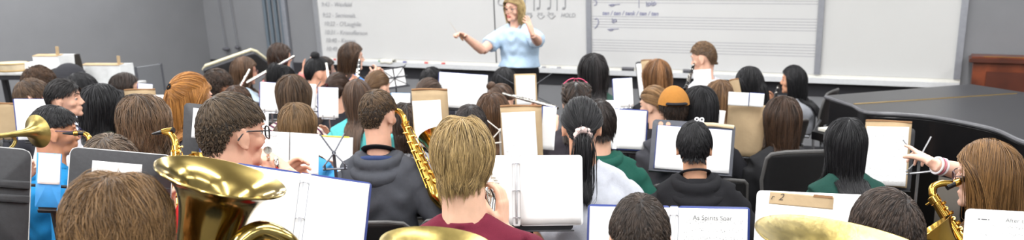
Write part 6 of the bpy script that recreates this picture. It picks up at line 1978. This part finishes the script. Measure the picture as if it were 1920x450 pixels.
# green sweater's sheet
R = rect((1622, 224), (1704, 232), (1702, 350), (1612, 350), 4.55, 14)
music_stand(R, 'music stand with a black lip right of the green sweater', (0.02, -0.03))
kraft_sheet(R, 'brown kraft backing behind the printed page right of long black hair')
paper(rect((1626, 236), (1699, 241), (1700, 348), (1616, 348), 4.50, 14), 'printed page with yellow bottom edge right of the green sweater', 0, 0.024)
R = rect((1712, 272), (1746, 268), (1744, 318), (1706, 322), 4.0, 14)
wire_stand(R, 'bare folding wire stand behind the pointing hand', mat('steel_wire', (150, 150, 152), 0.3, 0.8), up=0.03, grow=0.02)
# left side
R = rect((38, 187), (108, 186), (106, 262), (34, 262), 4.75, 14)
music_stand(R, 'music stand under the printed page behind the blue jacket', (-0.03, -0.04))
paper(R, 'printed page with blue edge behind the boy in the blue jacket', 0, 0.004, edge=BLUEV)
R = rect((-6, 196), (38, 194), (38, 262), (-8, 262), 4.85, 12)
wire_stand(R, 'wire stand under the kraft bag at the left edge', M_WIREB, up=-0.05, grow=-0.03)
kraft_sheet(R, 'crumpled kraft paper bag at the left edge', lumpy=0.014)
R = rect((243, 170), (299, 167), (300, 226), (240, 228), 5.3, 14)
wire_stand(R, 'wire stand under the kraft folder above the wavy bob', M_WIREB, up=-0.05, grow=-0.03)
kraft_sheet(R, 'brown kraft folder just above the wavy brown bob')
paper(rect((279, 180), (299, 179), (299, 226), (276, 227), 5.24, 14), 'white slip on the kraft folder above the wavy bob', None, 0.024)
SP(corners((299, 178), (330, 178), (330, 228), (296, 229)), 5.1, 14, 'white page left of the ginger ponytail', 'wire music stand left of the ginger ponytail', m=M_WIREB)
R = rect((261, 157), (288, 159), (286, 182), (259, 180), 6.6, 18)
wire_stand(R, 'wire stand under the small blue edged tablet', M_WIREB, up=-0.02, grow=-0.02)
paper(R, 'small blue edged white folder right of the dark haired girl', None, 0.004, 'folder', 'folder', edge=BLUEV)
SP(corners((687, 166), (716, 172), (712, 202), (682, 198)), 6.4, 30, 'white page right of the light brown tied hair', 'wire stand right of the light brown tied hair', m=M_WIREB)
R = SP(corners((738, 175), (772, 176), (770, 210), (734, 209)), 6.0, 24, 'white folder with bright blue top edge behind the gold saxophone', 'wire stand behind the gold saxophone', edge=CYANV, m=M_WIREB)
SP(corners((1296, 132), (1330, 130), (1334, 166), (1302, 168)), 6.2, 14, 'white page before the boy in the white hoodie', 'wire stand before the boy in the white hoodie', printed=2)
R = rect((1366, 152), (1384, 148), (1392, 184), (1374, 188), 6.2, 14)
wire_stand(R, 'wire stand beside the leaning black haired player', M_WIREB, up=-0.02, grow=-0.02)
kraft_sheet(R, 'kraft folder beside the leaning black haired player')
SP(corners((1342, 206), (1360, 208), (1356, 240), (1340, 238)), 5.3, 10, 'small white card between black hair and kraft envelope', 'thin wire stand between black hair and kraft envelope', m=M_WIREB)
# black lattice stand in front of the board
R = rect((741, 124), (778, 122), (764, 158), (722, 168), 8.2, 26, -6)
root = wire_stand(R, 'black lattice wire music stand below the marker tray', M_WIREB, up=0.02, grow=0.03)
for f in (0.02, 0.5, 0.98):
    mb = MB(); mb.tube([R.at(-R.w / 2 - 0.02, R.h * f, -0.004), R.at(R.w / 2 + 0.02, R.h * f, -0.004)], 0.006, 8); mb.build('cross_wire', M_WIREB, root, world=True)
paper(R.sub(-R.w * 0.48, -R.w * 0.04, 0.0, R.h * 0.95), 'left grey page on the black lattice stand', None, -0.016)
paper(R.sub(R.w * 0.02, R.w * 0.48, 0.0, R.h * 0.95), 'right grey page on the black lattice stand', None, -0.016)
# ---------------------------------------------------------------- instruments in the picture
def ctop(i):
    return i
low_brass('shiny brass euphonium with its bell mouth up at lower left', 'euphonium', 'euphonium', W(416, 334, 2.05), 0.143, 0.72, 18.5, 8)
low_brass('worn brass tuba with the widest bell at lower right', 'tuba', 'tuba', W(1600, 463, 2.0), 0.231, 0.68, 10.0, 0, BRASS_OLD, drop=0.24)
low_brass('brass euphonium bell rising at the bottom edge below the blond player', 'euphonium', 'euphonium', W(820, 459, 1.98), 0.126, 0.70, 8.0, 0, BRASS_OLD, drop=0.24)
c = W(820, 459, 1.98)
chair(c[0] + 0.05, c[1] - 0.1, 0, 'black plastic stacking chair carrying the bottom edge euphonium')
pi = P['blond']
mouth = pi['H'].to_world(np.array([[0, 0.115, -0.070]]))[0]
mouth = pi['ww'](mouth)
trumpet('silver trumpet held by the blond player in maroon', mouth, W(945, 403, 3.12) - mouth, SILVER)
pi = P['specs']
mouth = pi['ww'](pi['H'].to_world(np.array([[0, 0.115, -0.070]]))[0])
trumpet('silver trumpet played by the black glasses wearer', mouth, W(505, 318, 3.1) - mouth, SILVER)
pi = P['arm']
trumpet('brass trumpet with its bell facing the blue jacket at far left', W(66, 246, 3.3) - nrm(np.array((0.28, 0.96, -0.05))) * 0.51, np.array((0.28, 0.96, -0.05)), BRASS_OLD, bellr=0.062)
pi = P['hoodie']
saxophone('gold tenor saxophone right of the grey hoodie', DW(6, 726, 226, 4.1), [DW(6, 735, 212, 4.12), DW(6, 746, 208, 4.12), DW(6, 756, 218, 4.12)], DW(6, 760, 235, 4.12), DW(6, 812, 352, 4.05), np.array((0.5, 0.8, 0.1)), r0=0.011, r1=0.030, keys=13, kdir=(0.5, -0.8, 0.2))
pi = P['saxgirl']
saxophone('gold tenor saxophone of the pointing player at right', W(1815, 333, 2.74), [W(1788, 345, 2.74), W(1766, 344, 2.74), W(1750, 350, 2.74), W(1748, 362, 2.74)], W(1752, 374, 2.74), W(1868, 552, 2.66), np.array((-0.5, -0.7, -0.2)), r0=0.0085, r1=0.031, keys=17, kdir=(0.75, -0.55, 0.2))
saxophone('gold saxophone neck rising beside the wavy brown bob', DW(11, 292, 250, 3.85), [DW(11, 308, 247, 3.85), DW(11, 320, 252, 3.85), DW(11, 328, 264, 3.85)], DW(11, 330, 280, 3.85), DW(11, 336, 400, 3.75), np.array((0.2, 0.9, 0)), r0=0.012, r1=0.030, keys=10, kdir=(0.6, -0.7, 0.1))
saxophone('gold alto saxophone neck at the mouth of the blue jacket boy', DW(13, 124, 250, 3.98), [DW(13, 140, 250, 4.0), DW(13, 156, 250, 4.02), DW(13, 166, 256, 4.02)], DW(13, 170, 268, 4.02), DW(13, 176, 345, 3.95), np.array((0.3, 0.9, 0)), keys=9, kdir=(0.5, -0.8, 0.1))
flute('silver flute of the player in the pale blue hoodie', DW(27, 468, 131, 6.9), DW(27, 429, 202, 6.6))
flute('silver flute of the pink topped player', DW(28, 551, 106, 7.3), DW(28, 462, 156, 6.9))
flute('silver flute pointing right below the conductor', DW(43, 944, 176, 5.5), DW(43, 1046, 203, 5.2))
flute('silver flute held by the player with the black top bun', DW(32, 612, 120, 6.5), DW(32, 618, 160, 6.2), r=0.009)
clarinet('black clarinet with silver keys held by the blue print top player', DW(34, 674, 110, 7.2), DW(34, 668, 178, 6.8))
clarinet('black clarinet played by the boy in the white hoodie', DW(53, 1302, 118, 6.5), DW(53, 1284, 172, 6.2))
clarinet('black clarinet of the far right black haired player', DW(55, 1460, 160, 6.95), DW(55, 1446, 212, 6.7))
# ---------------------------------------------------------------- grand piano
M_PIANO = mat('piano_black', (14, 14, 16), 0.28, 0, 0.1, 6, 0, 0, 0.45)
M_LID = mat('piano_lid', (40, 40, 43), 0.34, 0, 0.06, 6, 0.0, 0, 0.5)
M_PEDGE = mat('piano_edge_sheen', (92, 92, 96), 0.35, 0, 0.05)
p1 = PZ(1548, 181, 1.0); p2 = PZ(1600, 198, 1.0); p8 = PZ(1900, 178, 1.0); p7 = PZ(1806, 160.5, 1.0)
outer = spline([PZ(*q, 1.0) for q in ((1600, 198), (1626, 210), (1690, 214), (1755, 220), (1860, 241), (1920, 266))] + [np.array((2.06, 3.85, 1)), np.array((2.30, 3.60, 1)), np.array((2.70, 3.62, 1)), np.array((3.05, 4.0, 1)), np.array((3.20, 4.5, 1))], 6)[:, :2]
far = p7[:2] + (np.array((3.20, 4.5)) - p7[:2]) * 0.0
hb = p8[:2] + (p8[:2] - p2[:2]) * 0.10
main = np.concatenate([outer, [hb]])
flap = np.array([p1[:2], p2[:2], hb, p7[:2] + (p7[:2] - p1[:2]) * 0.06])
piano = thing('grand_piano', 'black grand piano with closed lid at the right side of the room', 'piano', (2.3, 5.2, 0))
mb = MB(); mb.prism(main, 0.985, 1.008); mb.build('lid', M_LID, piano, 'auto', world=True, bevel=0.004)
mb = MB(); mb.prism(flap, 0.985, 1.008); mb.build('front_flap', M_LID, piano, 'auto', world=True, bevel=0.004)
cen = main.mean(0)
allp = np.concatenate([[p1[:2]], outer, [hb, flap[3]]])
body = cen + (allp - cen) * np.array(0.975)
mb = MB(); mb.prism(body, 0.66, 0.982); mb.build('case', M_PIANO, piano, 'auto', world=True, bevel=0.006)
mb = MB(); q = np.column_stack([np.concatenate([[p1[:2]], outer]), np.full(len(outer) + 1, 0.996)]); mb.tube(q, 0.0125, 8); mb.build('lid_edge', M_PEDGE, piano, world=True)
mb = MB(); mb.cyl((p2[0], p2[1], 1.008), (hb[0] * 0.93 + p2[0] * 0.07, hb[1] * 0.93 + p2[1] * 0.07, 1.008), 0.006, 8); mb.build('hinge', mat('old_brass_hinge', (132, 112, 74), 0.45, 0.8), piano, world=True)
for x, y in ((1.68, 5.85), (2.55, 6.15), (2.62, 4.05)):
    mb = MB(); mb.lathe([(0.0, 0.0), (0.035, 0.005), (0.035, 0.05), (0.045, 0.09), (0.055, 0.35), (0.075, 0.56), (0.085, 0.60), (0.085, 0.665)], 20, np.array(Matrix.Translation((x, y, 0)))); mb.build('leg', M_PIANO, piano, world=True)
mb = MB(); mb.box((2.05, 5.75, 0.36), (0.22, 0.05, 0.62), None, 0.01); mb.box((2.05, 5.78, 0.06), (0.30, 0.16, 0.08), None, 0.01); mb.build('pedal_lyre', M_PIANO, piano, world=True)
kb = (p1[:2] + flap[3]) / 2; kd = nrm(np.append(flap[3] - p1[:2], 0)); kn = np.cross(kd, (0, 0, 1.0)); kn = -kn if kn[1] < 0 else kn
Mk = np.column_stack([kd, kn, (0, 0, 1)])
mb = MB(); mb.box(np.append(kb, 0.69) + kn * 0.10, (1.30, 0.24, 0.06), Mk, 0.006); mb.build('key_bed', M_PIANO, piano, world=True)
mb = MB(); mb.box(np.append(kb, 0.735) + kn * 0.12, (1.22, 0.15, 0.022), Mk, 0.004); mb.build('keyboard', mat('piano_ivory', (232, 228, 216), 0.35), piano, world=True)
# ---------------------------------------------------------------- mahogany cabinet by the wall
M_MAH = mat('mahogany', (96, 44, 26), 0.32, 0, 0.35, 5, 0, 0, 0.5, rgb2=(132, 66, 38))
M_MAHD = mat('mahogany_dark', (78, 36, 22), 0.35, 0, 0.3, 5)
s0, zc0 = wallpx(1822, 107, 0.42)
cab = thing('upright_piano', 'reddish mahogany upright piano back against the grey wall', 'piano', BP(s0 + 0.75, 0.24, 0))
mb = MB(); wbox(mb, s0 + 0.02, s0 + 1.50, 0.06, 0.40, 0.08, zc0 - 0.05, 0.006); wbuild(mb, 'case', M_MAH, cab)
mb = MB(); wbox(mb, s0 - 0.02, s0 + 1.54, 0.04, 0.44, zc0 - 0.05, zc0 - 0.012, 0.010); wbuild(mb, 'top_lid', M_MAHD, cab)
mb = MB(); wbox(mb, s0 + 0.0, s0 + 1.52, 0.04, 0.42, zc0 - 0.012, zc0 + 0.004, 0.004); wbuild(mb, 'lid_moulding', M_MAH, cab)
mb = MB(); wbox(mb, s0 + 0.10, s0 + 1.44, 0.40, 0.408, zc0 - 0.016 + 0.018, zc0 + 0.008); wbuild(mb, 'gold_hinge', mat('brass_strip', (190, 146, 70), 0.35, 0.8), cab)
mb = MB(); wbox(mb, s0 + 0.14, s0 + 1.38, 0.398, 0.41, 0.62, zc0 - 0.13, 0.006); wbuild(mb, 'front_panel', M_MAHD, cab)
for s in (s0 + 0.06, s0 + 1.46):
    mb = MB(); wbox(mb, s - 0.045, s + 0.045, 0.05, 0.46, 0.0, 0.08, 0.006); wbuild(mb, 'foot', M_MAHD, cab)
# ---------------------------------------------------------------- along the left wall
def lwbox(mb, c, size, yaw, bev=0.0):
    return mb.box(c, size, rz(yaw), bev)
LY = math.atan2(WN[1], WN[0])       # direction along the left wall, towards the camera
def carton(px_tl, px_br, d, label, flap_px=None, yawd=0.0, depth=0.25):
    a = W(px_tl[0], px_tl[1], d); b = W(px_br[0], px_br[1], d)
    w = abs(b[0] - a[0]); h = abs(a[2] - b[2]); x = (a[0] + b[0]) / 2; y = a[1]; z0 = min(a[2], b[2])
    t = thing('cardboard_box', label, 'box', (x, y + depth / 2, z0), (0, 0, yawd))
    th = 0.006
    mb = MB()
    mb.box((0, -depth / 2, h / 2), (w, th, h)); mb.box((0, depth / 2, h / 2), (w, th, h)); mb.box((-w / 2, 0, h / 2), (th, depth, h)); mb.box((w / 2, 0, h / 2), (th, depth, h)); mb.box((0, 0, 0.004), (w, depth, 0.008))
    mb.build('carton', mat('white_carton', (226, 228, 228), 0.7, 0, 0.03), t)
    mb = MB(); mb.box((0, -depth / 2 + 0.035, h + 0.004), (w, 0.085, th), rx(0.12)); mb.build('top_flap', KRAFT, t)
    mb = MB(); mb.box((w / 2 - 0.012, -depth / 2 + 0.02, h + 0.04), (0.030, th, 0.085), ry(0.08), 0.002); mb.build('end_flap', KRAFT, t)
    return t, (x, y, z0, w, h)
t1, b1 = carton((61, 105), (109, 134), 7.6, 'white carton with raised brown flap on the shelf at left')
t2, b2 = carton((152, 122), (224, 158), 7.9, 'white carton with brown flap left of the dark haired girl', depth=0.22)
# table under the first carton, cupboard under the second
def stand_table(label, x0, x1, y0, y1, z, name='folding_table'):
    t = thing(name, label, 'table', ((x0 + x1) / 2, (y0 + y1) / 2, 0))
    w, dpt = x1 - x0, y1 - y0
    mb = MB(); mb.box((0, 0, z - 0.014), (w, dpt, 0.026), None, 0.01); mb.build('table_top', mat('table_laminate', (198, 198, 196), 0.5), t)
    mb = MB(); mb.box((0, 0, z - 0.047), (w - 0.03, dpt - 0.03, 0.04), None, 0.004); mb.build('apron', mat('table_apron', (34, 34, 38), 0.6), t)
    for sx in (-1, 1):
        for sy in (-1, 1):
            mb = MB(); mb.box((sx * (w / 2 - 0.05), sy * (dpt / 2 - 0.05), (z - 0.066) / 2), (0.045, 0.045, z - 0.066), None, 0.004); mb.build('leg', MATS['table_apron'], t)
    return t
zt_ = b1[2]
stand_table('white topped table with black legs against the left wall', b1[0] - 0.72, b1[0] + 0.16, b1[1] - 0.12, b1[1] + 0.42, zt_ - 0.001)
stand_table('low table under the second white carton', b2[0] - 0.24, b2[0] + 0.24, b2[1] - 0.06, b2[1] + 0.30, b2[2] - 0.001)
a = W(12, 122, 7.55)
t = thing('practice_drum', 'small tan practice drum lying on the table at the left edge', 'drum', (a[0], a[1] + 0.08, zt_))
mb = MB(); mb.lathe([(0.0, 0.0), (0.115, 0.0), (0.12, 0.008), (0.118, 0.072), (0.11, 0.078), (0.0, 0.08)], 32); mb.build('shell', mat('drum_tan', (206, 190, 160), 0.6), t)
for z in (0.008, 0.068):
    an = np.linspace(0, 2 * PI, 40, endpoint=False)
    mb = MB(); mb.tube(np.stack([0.121 * np.cos(an), 0.121 * np.sin(an), np.full(40, z)], 1), 0.006, 8, False, None, True); mb.build('hoop', mat('drum_hoop', (186, 156, 104), 0.5), t)
a = W(46, 118, 7.55)
t = thing('paper_stack', 'stack of white paper on the table beside the tan drum', 'paper', (a[0], a[1] + 0.16, zt_))
mb = MB()
for k in range(6):
    mb.box((random.uniform(-.006, .006), random.uniform(-.006, .006), 0.006 + 0.012 * k), (0.13, 0.20, 0.0115), rz(random.uniform(-.06, .06)))
mb.build('sheets', PAPER, t, False)
a = W(146, 112, 7.7)
t = thing('instrument_bag', 'slim upright dark instrument bag by the left wall', 'bag', (a[0], a[1], 0))
zb_ = W(142, 99, 7.7)[2]
mb = MB()
mb.tube(spline([(0, 0, 0.005), (0, 0, 0.25), (0, 0, zb_ * 0.6), (0.0, 0, zb_ * 0.85), (0, 0, zb_ - 0.01)], 6), interp_r((0.10, 0.13, 0.075, 0.045, 0.030), 25), 20, True, 0.6)
mb.build('cover', cloth((52, 48, 44)), t)
mb = MB(); mb.tube(spline([(0.03, -0.05, zb_ * 0.55), (0.09, -0.07, zb_ * 0.65), (0.04, -0.03, zb_ * 0.8)], 5), 0.012, 8, True, 0.4); mb.build('carry_strap', cloth((120, 90, 60)), t)
# grey baffle screen and black rail beyond the second carton
pa, pb = W(252, 122, 8.2), W(300, 124, 8.6)
z1 = W(275, 123, 8.8)[2]
def screen(label, a, b, z0, z1):
    m = (a + b) / 2; w = np.linalg.norm((b - a)[:2]); yw = math.atan2((b - a)[1], (b - a)[0])
    t = thing('acoustic_screen', label, 'screen', (m[0], m[1], 0), (0, 0, yw))
    mb = MB(); mb.box((0, 0, (z0 + z1) / 2), (w - 0.03, 0.025, z1 - z0), None, 0.004); mb.build('panel', mat('screen_grey_felt', (118, 120, 124), 0.9, 0, 0.05, 80, 0.2, 300), t)
    for s in (-1, 1):
        mb = MB(); mb.box((s * w / 2, 0, z1 / 2 + 0.006), (0.025, 0.03, z1 - 0.0), None, 0.003); mb.build('post', mat('screen_post', (84, 86, 92), 0.6), t)
        mb = MB(); mb.box((s * w / 2, 0, 0.012), (0.05, 0.36, 0.024), None, 0.005); mb.build('foot', MATS['screen_post'], t)
screen('wider grey acoustic screen panel along the left wall', W(252, 124, 8.6), W(301, 124, 9.0), 0.12, z1)
screen('narrow grey acoustic screen panel next to the white carton', W(225, 128, 8.55), W(247, 128, 8.65), 0.12, W(236, 128, 8.6)[2])
# cream edged percussion trolley top, tilted
a, b = W(396, 119, 9.0), W(453, 99, 9.0)
t = thing('drafting_board', 'tilted cream edged board on a black stand by the corner', 'board', ((a[0] + b[0]) / 2, (a[1] + b[1]) / 2 + 0.2, 0))
u = nrm(b - a); L = np.linalg.norm(b - a)
vv = nrm(np.array((-0.2, 0.85, -0.5)) - u * u.dot(np.array((-0.2, 0.85, -0.5))))
Mx = np.column_stack([u, vv, np.cross(u, vv)])
mb = MB(); mb.box((a + b) / 2 + vv * 0.27 - Mx[:, 2] * 0.03, (L + 0.25, 0.52, 0.045), Mx, 0.05); mb.build('board', mat('board_dark', (70, 70, 74), 0.6), t, world=True)
mb = MB(); c0 = (a + b) / 2 + vv * 0.27; hw_ = (L + 0.25) / 2
rim = [c0 + u * x + vv * y for x, y in ((-hw_, -0.20), (-hw_ + 0.06, -0.262), (hw_ - 0.02, -0.262), (hw_, -0.20), (hw_, 0.2), (hw_ - 0.06, 0.262), (-hw_ + 0.06, 0.262), (-hw_, 0.2))]
mb.tube(np.array(rim), 0.017, 10, False, None, True); mb.build('cream_rim', mat('cream_edge', (232, 224, 192), 0.5), t, world=True)
base = np.array(t.location)
mb = MB(); mb.cyl((0, 0, 0.03), (0, 0, c0[2] - 0.06), 0.022, 14); mb.build('post', M_POLE, t)
mb = MB(); mb.cyl((0.1, 0.06, 0.12), (0.16, -0.02, c0[2] - 0.0), 0.012, 12); mb.build('brace', M_POLE, t)
tripod(t, 0, 0, 0.0, 0.32, 0.014)
# loose chairs that show at right
w_ = W(1786, 400, 3.5)
chair(w_[0], w_[1] + 0.10, math.radians(8), 'empty black chair behind the gold saxophone at right')

# ---------------------------------------------------------------- repeats carry a group phrase
GROUPS = {'person': 'seated band players', 'chair': 'black chairs of the band', 'music stand': 'music stands of the band', 'sheet music': 'pages on the music stands', 'paper bag': 'kraft folders on the stands', 'binder': 'open white binders on the stands',
          'flute': 'silver flutes', 'clarinet': 'black clarinets', 'saxophone': 'gold saxophones', 'trumpet': 'trumpets', 'folder': 'folders on the stands', 'whiteboard': 'white boards along the front wall', 'box': 'white cartons by the left wall', 'eraser': 'erasers on the board tray', 'cord': 'cords by the wall corner', 'euphonium': 'euphoniums'}
for o in list(bpy.data.objects):
    if o.parent is None and o.get('category') in GROUPS and 'group' not in o and not (o.get('category') == 'person' and 'conducting' in o['label']):
        o['group'] = GROUPS[o['category']]
